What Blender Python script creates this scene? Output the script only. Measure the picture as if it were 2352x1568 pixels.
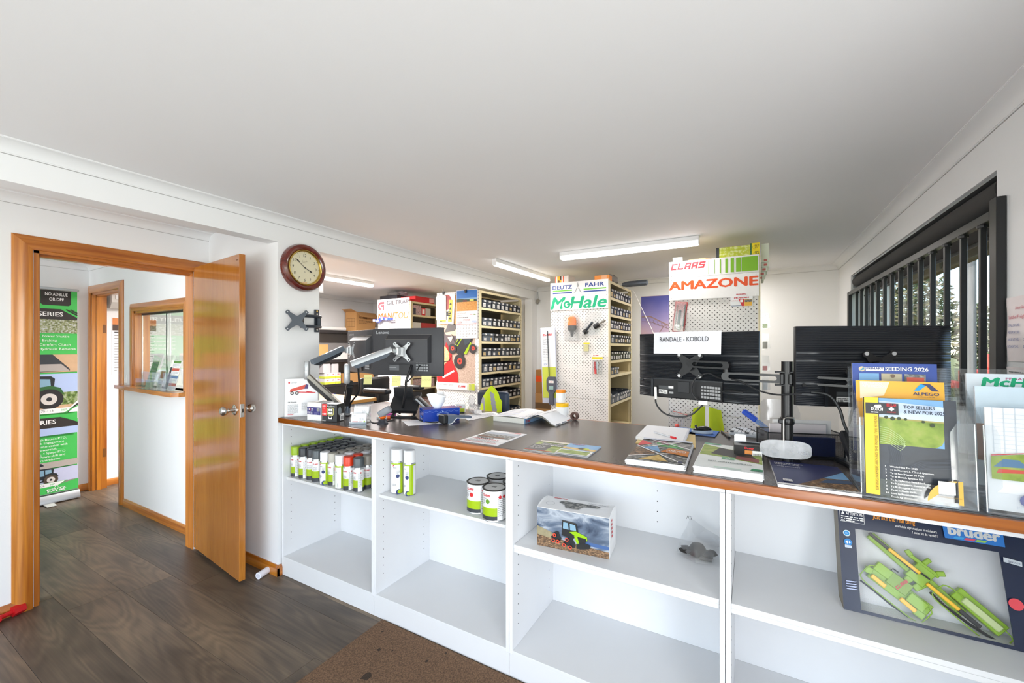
import bpy, bmesh, math, random
from mathutils import Vector, Matrix
random.seed(7)
for _o in list(bpy.data.objects): bpy.data.objects.remove(_o)
SC = bpy.context.scene
COL = SC.collection
# ---------------------------------------------------------------- camera
F, CX, CY, H = 963.0, 1176.0, 798.0, 1.523
YAW = math.atan((1726 - 1176) / F)
cam = bpy.data.cameras.new('camera'); camo = bpy.data.objects.new('camera', cam); COL.objects.link(camo)
cam.sensor_width = 36; cam.lens = F / 2352 * 36; cam.shift_y = (CY - 784) / 2352; cam.clip_start = .02
camo.location = (0, 0, H); camo.rotation_euler = (math.pi / 2, 0, YAW)
SC.camera = camo
# ---------------------------------------------------------------- world, sun, window light, exposure
wd = bpy.data.worlds.new('world'); SC.world = wd; wd.use_nodes = True
_n = wd.node_tree.nodes; _l = wd.node_tree.links
sky = _n.new('ShaderNodeTexSky'); sky.sky_type = 'NISHITA'; sky.sun_disc = False
sky.sun_elevation = math.radians(48); sky.sun_rotation = math.radians(250); sky.air_density = 1.0; sky.dust_density = .3; sky.ozone_density = 2.0
_l.new(sky.outputs[0], _n['Background'].inputs[0]); _n['Background'].inputs[1].default_value = .55
sun = bpy.data.lights.new('sun', 'SUN'); suno = bpy.data.objects.new('sun', sun); COL.objects.link(suno)
sun.energy = 4.6; sun.angle = .01; sun.color = (1, .95, .88)
suno.rotation_euler = Vector((.62, .30, -.72)).to_track_quat('-Z', 'Y').to_euler()
def area(name, loc, d, sx, sy, p, c=(1, 1, 1), up='Z'):
    l = bpy.data.lights.new(name, 'AREA'); l.shape = 'RECTANGLE'; l.size = sx; l.size_y = sy; l.energy = p; l.color = c
    o = bpy.data.objects.new(name, l); COL.objects.link(o); o.location = loc
    o.rotation_euler = Vector(d).to_track_quat('-Z', up).to_euler(); return o
area('shopfront_sky_light', (-1.45, -2.55, 1.45), (0, 1, -.1), 3.9, 1.6, 30, (1, .985, .965))
area('shopfront_ground_bounce', (-1.45, -2.55, .75), (0, 1, .62), 3.9, 1.0, 46, (.96, .975, 1))
area('side_glazing_sky_light', (1.06, -.45, 1.45), (-1, .15, -.1), 2.3, 1.5, 42, (1, .985, .965))
area('side_glazing_ground_bounce', (1.06, -.45, .75), (-1, .15, .62), 2.3, .9, 40, (.96, .975, 1))
area('hall_sky_light', (-4.95, -2.55, 1.45), (0, 1, -.1), 2.0, 1.6, 38, (.96, .98, 1))
area('hall_ground_bounce', (-4.95, -2.55, .75), (0, 1, .5), 2.0, 1.0, 90, (.93, .97, 1))
SC.view_settings.view_transform = 'Standard'; SC.view_settings.look = 'None'
SC.view_settings.exposure = 0.0; SC.view_settings.gamma = 1; SC.view_settings.use_curve_mapping = False
SC.cycles.use_denoising = True; SC.cycles.max_bounces = 9; SC.cycles.diffuse_bounces = 5; SC.cycles.transparent_max_bounces = 24
SC.cycles.sample_clamp_indirect = 6
# ---------------------------------------------------------------- pixel to place (2352 x 1568 frame)
_fw = Vector((-math.sin(YAW), math.cos(YAW), 0)); _rt = Vector((math.cos(YAW), math.sin(YAW), 0)); _C = Vector((0, 0, H))
def ray(u, v): return _fw + _rt * ((u - CX) / F) + Vector((0, 0, (CY - v) / F))
def pz(u, v, z): d = ray(u, v); return _C + d * ((z - H) / d.z)
def px(u, v, x): d = ray(u, v); return _C + d * (x / d.x)
def py(u, v, y): d = ray(u, v); return _C + d * (y / d.y)
def pw(u, v, w): return _C + ray(u, v) * w
# ---------------------------------------------------------------- materials
def lin(c): return tuple(((x / 255) / 12.92 if x <= 10 else ((x / 255 + .055) / 1.055) ** 2.4) for x in c[:3]) + (1,)
MC = {}
def mk(col, rough=.5, metal=0, var=.04, scale=30, bump=0, coat=0, name=None, bscale=None):
    key = (tuple(col), rough, metal, var, scale, bump, coat, bscale)
    if key in MC: return MC[key]
    m = bpy.data.materials.new(name or 'finish'); m.use_nodes = True
    n = m.node_tree.nodes; l = m.node_tree.links; p = n['Principled BSDF']
    p.inputs['Roughness'].default_value = rough; p.inputs['Metallic'].default_value = metal; p.inputs['Coat Weight'].default_value = coat
    tc = n.new('ShaderNodeTexCoord'); nz = n.new('ShaderNodeTexNoise'); nz.inputs['Scale'].default_value = scale; nz.inputs['Detail'].default_value = 4
    l.new(tc.outputs['Object'], nz.inputs['Vector'])
    mx = n.new('ShaderNodeMix'); mx.data_type = 'RGBA'
    c = lin(col); mx.inputs['A'].default_value = tuple(x * (1 - var) for x in c[:3]) + (1,); mx.inputs['B'].default_value = tuple(min(1, x * (1 + var)) for x in c[:3]) + (1,)
    l.new(nz.outputs['Fac'], mx.inputs['Factor']); l.new(mx.outputs['Result'], p.inputs['Base Color'])
    if bump:
        b = n.new('ShaderNodeBump'); b.inputs['Strength'].default_value = bump; b.inputs['Distance'].default_value = .002
        nb = n.new('ShaderNodeTexNoise'); nb.inputs['Scale'].default_value = bscale or scale * 6; nb.inputs['Detail'].default_value = 3
        l.new(tc.outputs['Object'], nb.inputs['Vector']); l.new(nb.outputs['Fac'], b.inputs['Height']); l.new(b.outputs['Normal'], p.inputs['Normal'])
    MC[key] = m; return m
def c_(r, g, b, rough=.5): return mk((r, g, b), rough, 0, .03)
def wood(name, c1, c2, axis, rough=.3, coat=.4, fine=60, lo=.35, hi=.68):
    m = bpy.data.materials.new(name); m.use_nodes = True; n = m.node_tree.nodes; l = m.node_tree.links; p = n['Principled BSDF']
    tc = n.new('ShaderNodeTexCoord'); mp = n.new('ShaderNodeMapping'); s = [fine, fine, fine]; s['XYZ'.index(axis)] = fine * .035
    mp.inputs['Scale'].default_value = s; l.new(tc.outputs['Object'], mp.inputs['Vector'])
    nz = n.new('ShaderNodeTexNoise'); nz.inputs['Scale'].default_value = 1; nz.inputs['Detail'].default_value = 6; nz.inputs['Distortion'].default_value = .6
    l.new(mp.outputs[0], nz.inputs['Vector'])
    mp2 = n.new('ShaderNodeMapping'); s2 = [7, 7, 7]; s2['XYZ'.index(axis)] = .5; mp2.inputs['Scale'].default_value = s2; l.new(tc.outputs['Object'], mp2.inputs['Vector'])
    n2 = n.new('ShaderNodeTexNoise'); n2.inputs['Scale'].default_value = 1; n2.inputs['Detail'].default_value = 3; l.new(mp2.outputs[0], n2.inputs['Vector'])
    ad = n.new('ShaderNodeMath'); ad.operation = 'MULTIPLY_ADD'; ad.inputs[1].default_value = .5; l.new(n2.outputs['Fac'], ad.inputs[0])
    hf = n.new('ShaderNodeMath'); hf.operation = 'MULTIPLY'; hf.inputs[1].default_value = .5; l.new(nz.outputs['Fac'], hf.inputs[0]); l.new(hf.outputs[0], ad.inputs[2])
    r = n.new('ShaderNodeValToRGB'); r.color_ramp.elements[0].position = lo; r.color_ramp.elements[1].position = hi
    r.color_ramp.elements[0].color = lin(c1); r.color_ramp.elements[1].color = lin(c2)
    l.new(ad.outputs[0], r.inputs['Fac']); l.new(r.outputs[0], p.inputs['Base Color'])
    p.inputs['Roughness'].default_value = rough; p.inputs['Coat Weight'].default_value = coat; p.inputs['Coat Roughness'].default_value = .12
    b = n.new('ShaderNodeBump'); b.inputs['Strength'].default_value = .05; b.inputs['Distance'].default_value = .001; l.new(nz.outputs['Fac'], b.inputs['Height']); l.new(b.outputs[0], p.inputs['Normal'])
    return m
def glassm(name, tint=(1, 1, 1), refl=.08, rough=.03, haze=0, hazec=(1, 1, 1)):
    m = bpy.data.materials.new(name); m.use_nodes = True; n = m.node_tree.nodes; l = m.node_tree.links; n.remove(n['Principled BSDF'])
    out = n['Material Output']; t = n.new('ShaderNodeBsdfTransparent'); t.inputs[0].default_value = tint + (1,)
    g = n.new('ShaderNodeBsdfGlossy'); g.inputs['Roughness'].default_value = rough
    lw = n.new('ShaderNodeLayerWeight'); lw.inputs[0].default_value = .5; fr = n.new('ShaderNodeMath'); fr.operation = 'POWER'; fr.inputs[1].default_value = 5; l.new(lw.outputs['Facing'], fr.inputs[0]); ad = n.new('ShaderNodeMath'); ad.operation = 'ADD'; ad.inputs[1].default_value = refl; ad.use_clamp = True
    l.new(fr.outputs[0], ad.inputs[0]); mx = n.new('ShaderNodeMixShader'); l.new(ad.outputs[0], mx.inputs[0])
    base = t
    if haze:
        d = n.new('ShaderNodeBsdfDiffuse'); d.inputs[0].default_value = hazec + (1,); m2 = n.new('ShaderNodeMixShader')
        nz = n.new('ShaderNodeTexNoise'); nz.inputs['Scale'].default_value = 25; tc = n.new('ShaderNodeTexCoord'); l.new(tc.outputs['Object'], nz.inputs['Vector'])
        mu = n.new('ShaderNodeMath'); mu.operation = 'MULTIPLY'; mu.inputs[1].default_value = haze * 2; l.new(nz.outputs['Fac'], mu.inputs[0])
        l.new(mu.outputs[0], m2.inputs[0]); l.new(t.outputs[0], m2.inputs[1]); l.new(d.outputs[0], m2.inputs[2]); base = m2
    l.new(base.outputs[0], mx.inputs[1]); l.new(g.outputs[0], mx.inputs[2]); l.new(mx.outputs[0], out.inputs[0]); return m
def emis(name, col, st):
    m = bpy.data.materials.new(name); m.use_nodes = True; n = m.node_tree.nodes; l = m.node_tree.links; n.remove(n['Principled BSDF'])
    e = n.new('ShaderNodeEmission'); e.inputs[0].default_value = col + (1,); e.inputs[1].default_value = st; l.new(e.outputs[0], n['Material Output'].inputs[0]); return m
def blend(name, cols, scale=(8, 8, 8), detail=6, rough=.5, lo=.3, hi=.7, dist=0, bump=0):
    """several colours mixed by noise: printed foliage, soil, clouds, stone"""
    m = bpy.data.materials.new(name); m.use_nodes = True; n = m.node_tree.nodes; l = m.node_tree.links; p = n['Principled BSDF']
    tc = n.new('ShaderNodeTexCoord'); mp = n.new('ShaderNodeMapping'); mp.inputs['Scale'].default_value = scale; l.new(tc.outputs['Object'], mp.inputs['Vector'])
    nz = n.new('ShaderNodeTexNoise'); nz.inputs['Scale'].default_value = 1; nz.inputs['Detail'].default_value = detail; nz.inputs['Distortion'].default_value = dist; l.new(mp.outputs[0], nz.inputs['Vector'])
    r = n.new('ShaderNodeValToRGB'); cr = r.color_ramp
    for i, c in enumerate(cols):
        ps = lo + (hi - lo) * i / (len(cols) - 1)
        e = cr.elements[i] if i < 2 else cr.elements.new(ps)
        e.position = ps
    for i, e in enumerate(sorted(cr.elements, key=lambda e: e.position)): e.color = lin(cols[i])
    l.new(nz.outputs['Fac'], r.inputs['Fac']); l.new(r.outputs[0], p.inputs['Base Color']); p.inputs['Roughness'].default_value = rough
    if bump:
        b = n.new('ShaderNodeBump'); b.inputs['Strength'].default_value = bump; b.inputs['Distance'].default_value = .004; l.new(nz.outputs['Fac'], b.inputs['Height']); l.new(b.outputs[0], p.inputs['Normal'])
    return m
def pegm(name, axu, axv, col=(236, 232, 228)):
    """white hardboard with a staggered grid of small dark holes"""
    m = bpy.data.materials.new(name); m.use_nodes = True; n = m.node_tree.nodes; l = m.node_tree.links; p = n['Principled BSDF']
    tc = n.new('ShaderNodeTexCoord'); sp = n.new('ShaderNodeSeparateXYZ'); l.new(tc.outputs['Object'], sp.inputs[0])
    def ma(op, a, b=None):
        k = n.new('ShaderNodeMath'); k.operation = op
        for i, x in enumerate((a, b)):
            if x is None: continue
            if isinstance(x, (int, float)): k.inputs[i].default_value = x
            else: l.new(x, k.inputs[i])
        return k.outputs[0]
    def dots(off):
        d = []
        for ax in (axu, axv):
            f = ma('FRACT', ma('ADD', ma('DIVIDE', sp.outputs[ax], .036), 50 + off)); d.append(ma('POWER', ma('SUBTRACT', f, .5), 2))
        return ma('LESS_THAN', ma('ADD', d[0], d[1]), .0135)
    fac = ma('MAXIMUM', dots(0), dots(.5))
    mx = n.new('ShaderNodeMix'); mx.data_type = 'RGBA'; mx.inputs['A'].default_value = lin(col); mx.inputs['B'].default_value = lin((58, 52, 48))
    l.new(fac, mx.inputs['Factor']); l.new(mx.outputs['Result'], p.inputs['Base Color']); p.inputs['Roughness'].default_value = .55
    return m
# ---------------------------------------------------------------- mesh building
def mat4(loc, rz): return Matrix.Translation(loc) @ Matrix.Rotation(rz, 4, 'Z')
class B:
    def __init__(s, world=None):
        s.v = []; s.f = []; s.fm = []; s.ms = []; s.T = Matrix.Identity(4)
        if world is not None: s.T = mat4(world.location, world.rotation_euler.z).inverted()
    def mi(s, m):
        if m not in s.ms: s.ms.append(m)
        return s.ms.index(m)
    def add(s, vs, fs, m):
        k = len(s.v); s.v += [s.T @ Vector(v) for v in vs]
        if isinstance(m, (list, tuple)):
            for f, mm in zip(fs, m): s.f.append([i + k for i in f]); s.fm.append(s.mi(mm))
        else:
            i_ = s.mi(m)
            for f in fs: s.f.append([i + k for i in f]); s.fm.append(i_)
        return s
    def box(s, a, b, m, bev=0, M=None, seg=1):
        a = [min(x, y) for x, y in zip(a, b)], [max(x, y) for x, y in zip(a, b)]
        lo, hi = a
        if bev:
            bm = bmesh.new(); bmesh.ops.create_cube(bm, size=1)
            for v in bm.verts: v.co = Vector([lo[i] + (v.co[i] + .5) * (hi[i] - lo[i]) for i in range(3)])
            bmesh.ops.bevel(bm, geom=list(bm.edges), offset=bev, segments=seg, affect='EDGES', profile=.5)
            bm.verts.index_update(); vs = [v.co.copy() for v in bm.verts]; fs = [[v.index for v in f.verts] for f in bm.faces]; bm.free()
        else:
            vs = [Vector((x, y, z)) for x in (lo[0], hi[0]) for y in (lo[1], hi[1]) for z in (lo[2], hi[2])]
            fs = [(0, 1, 3, 2), (4, 6, 7, 5), (0, 4, 5, 1), (2, 3, 7, 6), (0, 2, 6, 4), (1, 5, 7, 3)]
        if M is not None: vs = [M @ v for v in vs]
        return s.add(vs, fs, m)
    def bar(s, p, q, w, h, m, bev=0, up=(0, 0, 1)):
        """box beam from p to q, w across and h high"""
        p = Vector(p); q = Vector(q); d = q - p; L = d.length; x = d / L; u = Vector(up)
        y = u.cross(x)
        if y.length < 1e-4: y = Vector((1, 0, 0)).cross(x)
        y.normalize(); z = x.cross(y)
        M = Matrix((x, y, z)).transposed().to_4x4(); M.translation = p
        return s.box((0, -w / 2, -h / 2), (L, w / 2, h / 2), m, bev, M)
    def tube(s, pts, r, m, n=8, closed=False, r2=None):
        pts = [Vector(p) for p in pts]; N = len(pts); vs = []; fs = []; up = None
        for i, p in enumerate(pts):
            a = pts[i - 1] if (i or closed) else p; b = pts[(i + 1) % N] if (i < N - 1 or closed) else p
            t = (b - a).normalized()
            if up is None: up = t.orthogonal().normalized()
            up = (up - t * up.dot(t)); up = up.normalized() if up.length > 1e-5 else t.orthogonal().normalized()
            sd = t.cross(up); rr = r if r2 is None else r + (r2 - r) * i / (N - 1)
            for k in range(n):
                A = 2 * math.pi * k / n; vs.append(p + (up * math.cos(A) + sd * math.sin(A)) * rr)
        for i in range(N if closed else N - 1):
            j = (i + 1) % N
            for k in range(n): fs.append((i * n + k, i * n + (k + 1) % n, j * n + (k + 1) % n, j * n + k))
        if not closed: fs += [tuple(range(n))[::-1], tuple(range((N - 1) * n, N * n))]
        return s.add(vs, fs, m)
    def cyl(s, p, q, r, m, r2=None, n=16): return s.tube([p, q], r, m, n, r2=r2)
    def lathe(s, prof, m, at=(0, 0, 0), n=24, M=None, cap=True):
        vs = []; fs = []; mm = []; N = len(prof)
        for r, z in prof:
            for k in range(n): A = 2 * math.pi * k / n; vs.append(Vector((r * math.cos(A), r * math.sin(A), z)))
        for i in range(N - 1):
            for k in range(n): fs.append((i * n + k, i * n + (k + 1) % n, (i + 1) * n + (k + 1) % n, (i + 1) * n + k)); mm.append(m[min(i, len(m) - 1)] if isinstance(m, list) else m)
        if cap and prof[0][0] > .001: fs.append(tuple(range(n))[::-1]); mm.append(mm[0])
        if cap and prof[-1][0] > .001: fs.append(tuple(range((N - 1) * n, N * n))); mm.append(mm[-2] if isinstance(m, list) else m)
        M = M or Matrix.Translation(at); return s.add([M @ v for v in vs], fs, mm)
    def prism(s, pts, d, m, O=(0, 0, 0), U=(1, 0, 0), V=(0, 1, 0)):
        """2-D outline (u,v) pushed d along U x V"""
        O = Vector(O); U = Vector(U); V = Vector(V); W = U.cross(V).normalized() * d; n = len(pts)
        vs = [O + U * a + V * b for a, b in pts]; vs += [v + W for v in vs]
        fs = [tuple(range(n))[::-1], tuple(range(n, 2 * n))] + [(i, (i + 1) % n, n + (i + 1) % n, n + i) for i in range(n)]
        return s.add(vs, fs, m)
    def grid(s, fn, nu, nv, m, thick=0):
        vs = [Vector(fn(i / nu, j / nv)) for i in range(nu + 1) for j in range(nv + 1)]
        fs = [(i * (nv + 1) + j, (i + 1) * (nv + 1) + j, (i + 1) * (nv + 1) + j + 1, i * (nv + 1) + j + 1) for i in range(nu) for j in range(nv)]
        if callable(m): m = [m((i + .5) / nu, (j + .5) / nv) for i in range(nu) for j in range(nv)]
        return s.add(vs, fs, m)
    def ball(s, c, r, m, n=12, k=8):
        r = Vector((r, r, r)) if isinstance(r, (int, float)) else Vector(r); c = Vector(c); vs = []; fs = []
        for i in range(k + 1):
            a = math.pi * i / k
            for j in range(n): t = 2 * math.pi * j / n; vs.append(c + Vector((r.x * math.sin(a) * math.cos(t), r.y * math.sin(a) * math.sin(t), r.z * math.cos(a))))
        for i in range(k):
            for j in range(n): fs.append((i * n + j, (i + 1) * n + j, (i + 1) * n + (j + 1) % n, i * n + (j + 1) % n))
        return s.add(vs, fs, m)
    def mesh(s, name, smooth=35):
        me = bpy.data.meshes.new(name); me.from_pydata([tuple(v) for v in s.v], [], s.f)
        for m in s.ms: me.materials.append(m)
        me.polygons.foreach_set('material_index', s.fm)
        if smooth:
            me.polygons.foreach_set('use_smooth', [True] * len(me.polygons)); me.update(); me.set_sharp_from_angle(angle=math.radians(smooth))
        me.update(); return me
    def obj(s, name, parent=None, smooth=35, label=None):
        return put(name, s.mesh(name, smooth), parent, label)
def put(name, me, parent=None, label=None):
    o = bpy.data.objects.new(name, me); COL.objects.link(o)
    if parent is not None:
        o.parent = parent
        if name in STUFFN: o['kind'] = 'stuff'
    if label: o['label'] = label
    return o
STUFFN = {'pin_holes', 'bolt_holes', 'screws', 'lip_label', 'bin_label', 'contents', 'lettering', 'print', 'perforations', 'vents', 'port_stickers', 'mullion', 'chain', 'hooks'}
def tag(o, label, cat, group=None, kind=None):
    o['label'] = label; o['category'] = cat
    if group: o['group'] = group
    if kind: o['kind'] = kind
    return o
def thing(name, label, cat, loc=(0, 0, 0), rz=0, group=None, kind=None):
    o = bpy.data.objects.new(name, None); COL.objects.link(o); o.location = loc; o.rotation_euler = (0, 0, rz); o.empty_display_size = .05
    return tag(o, label, cat, group, kind)
# ---------------------------------------------------------------- lettering and flat print
TC = {}
def glyphs(t, bold=0, shear=0, res=2):
    key = (t, bold, shear, res)
    if key not in TC:
        c = bpy.data.curves.new('lettering', 'FONT'); c.body = t; c.resolution_u = res; c.offset = bold; c.shear = shear
        o = bpy.data.objects.new('lettering', c); me = o.to_mesh()
        vs = [(v.co.x, v.co.y) for v in me.vertices]; fs = [tuple(p.vertices) for p in me.polygons]
        o.to_mesh_clear(); bpy.data.objects.remove(o); bpy.data.curves.remove(c)
        x0 = min((v[0] for v in vs), default=0); x1 = max((v[0] for v in vs), default=1)
        TC[key] = ([(v[0] - x0, v[1]) for v in vs], fs, x1 - x0)
    return TC[key]
class Cv:
    """flat print laid on a surface: O lower-left corner, U right, V up; layers stack outwards along U x V"""
    def __init__(s, b, O, U, V, eps=.0003, bend=None, k=1):
        s.b = b; s.O = Vector(O); s.U = Vector(U).normalized(); s.V = Vector(V).normalized(); s.N = s.U.cross(s.V); s.k = k; s.eps = eps; s.bend = bend
    def P(s, x, y):
        if s.bend:   # (centre, radius, angle of x=0)
            c, R, a0 = s.bend; a = a0 + x / R; r = R + s.k * s.eps
            return Vector((c[0] + r * math.cos(a), c[1] + r * math.sin(a), c[2] + y))
        return s.O + s.U * x + s.V * y + s.N * (s.k * s.eps)
    def poly(s, pts, m): s.b.add([s.P(*p) for p in pts], [tuple(range(len(pts)))], m); s.k += 1; return s
    def rect(s, x0, y0, x1, y1, m):
        if s.bend:
            n = max(2, int(abs(x1 - x0) / s.bend[1] / .3)); vs = [s.P(x0 + (x1 - x0) * i / n, y) for i in range(n + 1) for y in (y0, y1)]
            s.b.add(vs, [(2 * i, 2 * i + 2, 2 * i + 3, 2 * i + 1) for i in range(n)], m); s.k += 1; return s
        return s.poly([(x0, y0), (x1, y0), (x1, y1), (x0, y1)], m)
    def circ(s, x, y, r, m, n=20, ry=None, a0=0, a1=2 * math.pi):
        full = abs(a1 - a0) > 6.28
        pts = [(x + r * math.cos(a0 + (a1 - a0) * i / n), y + (ry or r) * math.sin(a0 + (a1 - a0) * i / n)) for i in range(n if full else n + 1)]
        return s.poly(pts, m)
    def ring(s, x, y, r0, r1, m, n=28, sy=1):
        s.b.add([s.P(x + r * math.cos(2 * math.pi * i / n), y + sy * r * math.sin(2 * math.pi * i / n)) for i in range(n) for r in (r0, r1)],
                [(2 * i, 2 * i + 1, (2 * i + 3) % (2 * n), (2 * i + 2) % (2 * n)) for i in range(n)], m); s.k += 1; return s
    def line(s, pts, w, m):
        for a, c in zip(pts, pts[1:]):
            d = Vector((c[0] - a[0], c[1] - a[1])); L = d.length
            if L < 1e-6: continue
            n = Vector((-d.y, d.x)) / L * w / 2; s.b.add([s.P(a[0] + n.x, a[1] + n.y), s.P(a[0] - n.x, a[1] - n.y), s.P(c[0] - n.x, c[1] - n.y), s.P(c[0] + n.x, c[1] + n.y)], [(0, 1, 2, 3)], m)
        s.k += 1; return s
    def text(s, t, x, y, h, m, w=None, al='l', bold=0, shear=0, rot=0, res=2, step=1):
        vs, fs, W = glyphs(t, 0, shear, res); sy = h / .695; sx = (w / W) if w else sy
        ox = {'l': 0, 'c': -W * sx / 2, 'r': -W * sx}[al]; ca, sa = math.cos(rot), math.sin(rot)
        k0 = s.k
        for ba, bc in (((-bold, 0), (bold, 0), (0, bold * .7), (0, -bold * .7), (0, 0)) if bold else ((0, 0),)):
            pts = []
            for a, c in vs:
                p, q = (a + ba) * sx + ox, (c + bc) * sy; pts.append(s.P(x + p * ca - q * sa, y + p * sa + q * ca))
            s.b.add(pts, fs, m); s.k += .15
        s.k = k0 + step; return s
    def para(s, x0, y1, x1, n, lh, m, seed=1, th=.35):
        """lines of tiny copy that cannot be read at this size"""
        rr = random.Random(seed)
        for i in range(n):
            y = y1 - (i + 1) * lh; x = x0; xe = x1 if i < n - 1 else x0 + (x1 - x0) * .6
            while x < xe:
                L = min(rr.uniform(.6, 2.6) * lh, xe - x)
                s.b.add([s.P(x, y), s.P(x + L, y), s.P(x + L, y + lh * th), s.P(x, y + lh * th)], [(0, 1, 2, 3)], m); x += L + lh * .4
        s.k += 1; return s
# ================================================================ finishes of the room
WALL = mk((236, 237, 238), .62, 0, .012, 3, .10, bscale=160, name='wall_paint')
CEIL = mk((234, 234, 235), .75, 0, .012, 2, .10, bscale=110, name='ceiling_paint')
CORN = mk((234, 235, 236), .6, 0, .01, 3, name='cornice_plaster')
WHITE = mk((228, 229, 231), .38, 0, .02, 9, name='white_melamine')
WHITE2 = mk((222, 223, 224), .45, 0, .03, 5, name='white_melamine_scuffed')
TRIMZ = wood('varnished_timber_z', (150, 78, 18), (212, 138, 46), 'Z', .28, .6)
TRIMX = wood('varnished_timber_x', (150, 78, 18), (212, 138, 46), 'X', .28, .6)
TRIMY = wood('varnished_timber_y', (146, 74, 20), (206, 132, 48), 'Y', .28, .6)
DOORW = wood('varnished_door_veneer', (158, 92, 26), (200, 130, 50), 'Z', .14, .8, 150, .3, .72)
EDGEW = wood('counter_edge_timber', (128, 62, 8), (182, 104, 24), 'X', .35, .3, 70)
CREAM = mk((222, 208, 168), .45, 0, .05, 12, name='cream_steel')
CHROME = mk((200, 196, 190), .22, 1, .03, name='satin_chrome')
ALU = mk((190, 194, 198), .35, 1, .03, name='aluminium')
BLACKM = mk((22, 23, 25), .38, 0, .08, name='black_powdercoat')
BLACKP = mk((30, 31, 33), .45, 0, .06, name='black_plastic')
DGREY = mk((52, 55, 60), .5, 0, .05, name='dark_grey_plastic')
PAPER = mk((240, 240, 241), .7, 0, .015, name='paper')
INK = mk((40, 40, 44), .6, 0, .05, name='black_ink')
GREYINK = mk((120, 122, 126), .6, 0, .05, name='grey_ink')
RED = mk((206, 30, 40), .45, name='red_ink')
GREEN = mk((150, 190, 20), .45, name='lime_ink')
ACR = glassm('clear_acrylic', (.97, .98, .985), .05, .05, .03)
ACRE = glassm('acrylic_edge', (.80, .85, .88), .20, .10, .10, (.85, .9, .95))
FILM = glassm('clear_film', (.96, .965, .97), .10, .12, .05, (.9, .9, .9))
GLASS = glassm('window_glass', (.98, .99, .99), .0, .0)
PEGXZ = pegm('pegboard_face', 0, 2)
DIRT_SHADE = mk((168, 167, 166), .8, name='cornice_dirt_shade')  # grey strip painting in the dirt and shadow line below each cornice
XC, XCB, XR, YB, ZC, YH = -2.75, -2.865, .80, 5.56, 2.40, 1.66
XD, XDB, XF, YF = -3.66, -3.76, -6.19, -2.40
def struct(name, b, label, cat, smooth=35): return tag(b.obj(name, None, smooth), label, cat, None, 'structure')
# ---------------------------------------------------------------- floor of separate vinyl planks
def floor_mat():
    m = bpy.data.materials.new('vinyl_plank'); m.use_nodes = True; n = m.node_tree.nodes; l = m.node_tree.links; p = n['Principled BSDF']
    tc = n.new('ShaderNodeTexCoord'); oi = n.new('ShaderNodeObjectInfo'); vm = n.new('ShaderNodeVectorMath'); vm.operation = 'ADD'
    cb = n.new('ShaderNodeCombineXYZ'); mu = n.new('ShaderNodeMath'); mu.operation = 'MULTIPLY'; mu.inputs[1].default_value = 37
    l.new(oi.outputs['Random'], mu.inputs[0]); l.new(mu.outputs[0], cb.inputs[0]); l.new(mu.outputs[0], cb.inputs[1])
    l.new(tc.outputs['Object'], vm.inputs[0]); l.new(cb.outputs[0], vm.inputs[1])
    mp = n.new('ShaderNodeMapping'); mp.inputs['Scale'].default_value = (.75, 5, 1); l.new(vm.outputs[0], mp.inputs['Vector'])
    # growth rings: contours of a stretched, warped noise field
    nz = n.new('ShaderNodeTexNoise'); nz.inputs['Scale'].default_value = .9; nz.inputs['Detail'].default_value = 1.5; nz.inputs['Distortion'].default_value = .5; l.new(mp.outputs[0], nz.inputs['Vector'])
    k = n.new('ShaderNodeMath'); k.operation = 'MULTIPLY'; k.inputs[1].default_value = 110; l.new(nz.outputs['Fac'], k.inputs[0])
    sn = n.new('ShaderNodeMath'); sn.operation = 'SINE'; l.new(k.outputs[0], sn.inputs[0])
    mp2 = n.new('ShaderNodeMapping'); mp2.inputs['Scale'].default_value = (3, 120, 1); l.new(vm.outputs[0], mp2.inputs['Vector'])
    n2 = n.new('ShaderNodeTexNoise'); n2.inputs['Scale'].default_value = 1; n2.inputs['Detail'].default_value = 4; l.new(mp2.outputs[0], n2.inputs['Vector'])
    mp3 = n.new('ShaderNodeMapping'); mp3.inputs['Scale'].default_value = (1.6, 5, 1); l.new(vm.outputs[0], mp3.inputs['Vector'])
    n3 = n.new('ShaderNodeTexNoise'); n3.inputs['Scale'].default_value = 1; n3.inputs['Detail'].default_value = 3; l.new(mp3.outputs[0], n3.inputs['Vector'])
    def ma(op, a, b, c=None):
        q = n.new('ShaderNodeMath'); q.operation = op
        for i, x in enumerate((a, b, c)):
            if x is None: continue
            if isinstance(x, (int, float)): q.inputs[i].default_value = x
            else: l.new(x, q.inputs[i])
        return q.outputs[0]
    v = ma('MULTIPLY_ADD', sn.outputs[0], .055, .5); v = ma('MULTIPLY_ADD', n2.outputs['Fac'], .30, v); v = ma('MULTIPLY_ADD', n3.outputs['Fac'], .85, v)
    v = ma('MULTIPLY_ADD', oi.outputs['Random'], .16, v); v = ma('SUBTRACT', v, .62)
    r = n.new('ShaderNodeValToRGB'); cr = r.color_ramp; cr.elements[0].position = .18; cr.elements[0].color = lin((52, 44, 38)); cr.elements[1].position = .82; cr.elements[1].color = lin((132, 114, 93))
    e = cr.elements.new(.5); e.color = lin((90, 78, 66))
    l.new(v, r.inputs['Fac']); l.new(r.outputs[0], p.inputs['Base Color']); p.inputs['Roughness'].default_value = .42
    b = n.new('ShaderNodeBump'); b.inputs['Strength'].default_value = .15; b.inputs['Distance'].default_value = .001; l.new(v, b.inputs['Height']); l.new(b.outputs[0], p.inputs['Normal'])
    return m
PLANK = floor_mat()
b = B(); b.box((XF - .1, YF - .1, -.12), (XR + .2, YB + .1, -.0025), mk((70, 62, 55), .8)); floor = struct('floor', b, 'grey-brown timber look vinyl plank floor', 'floor')
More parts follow.
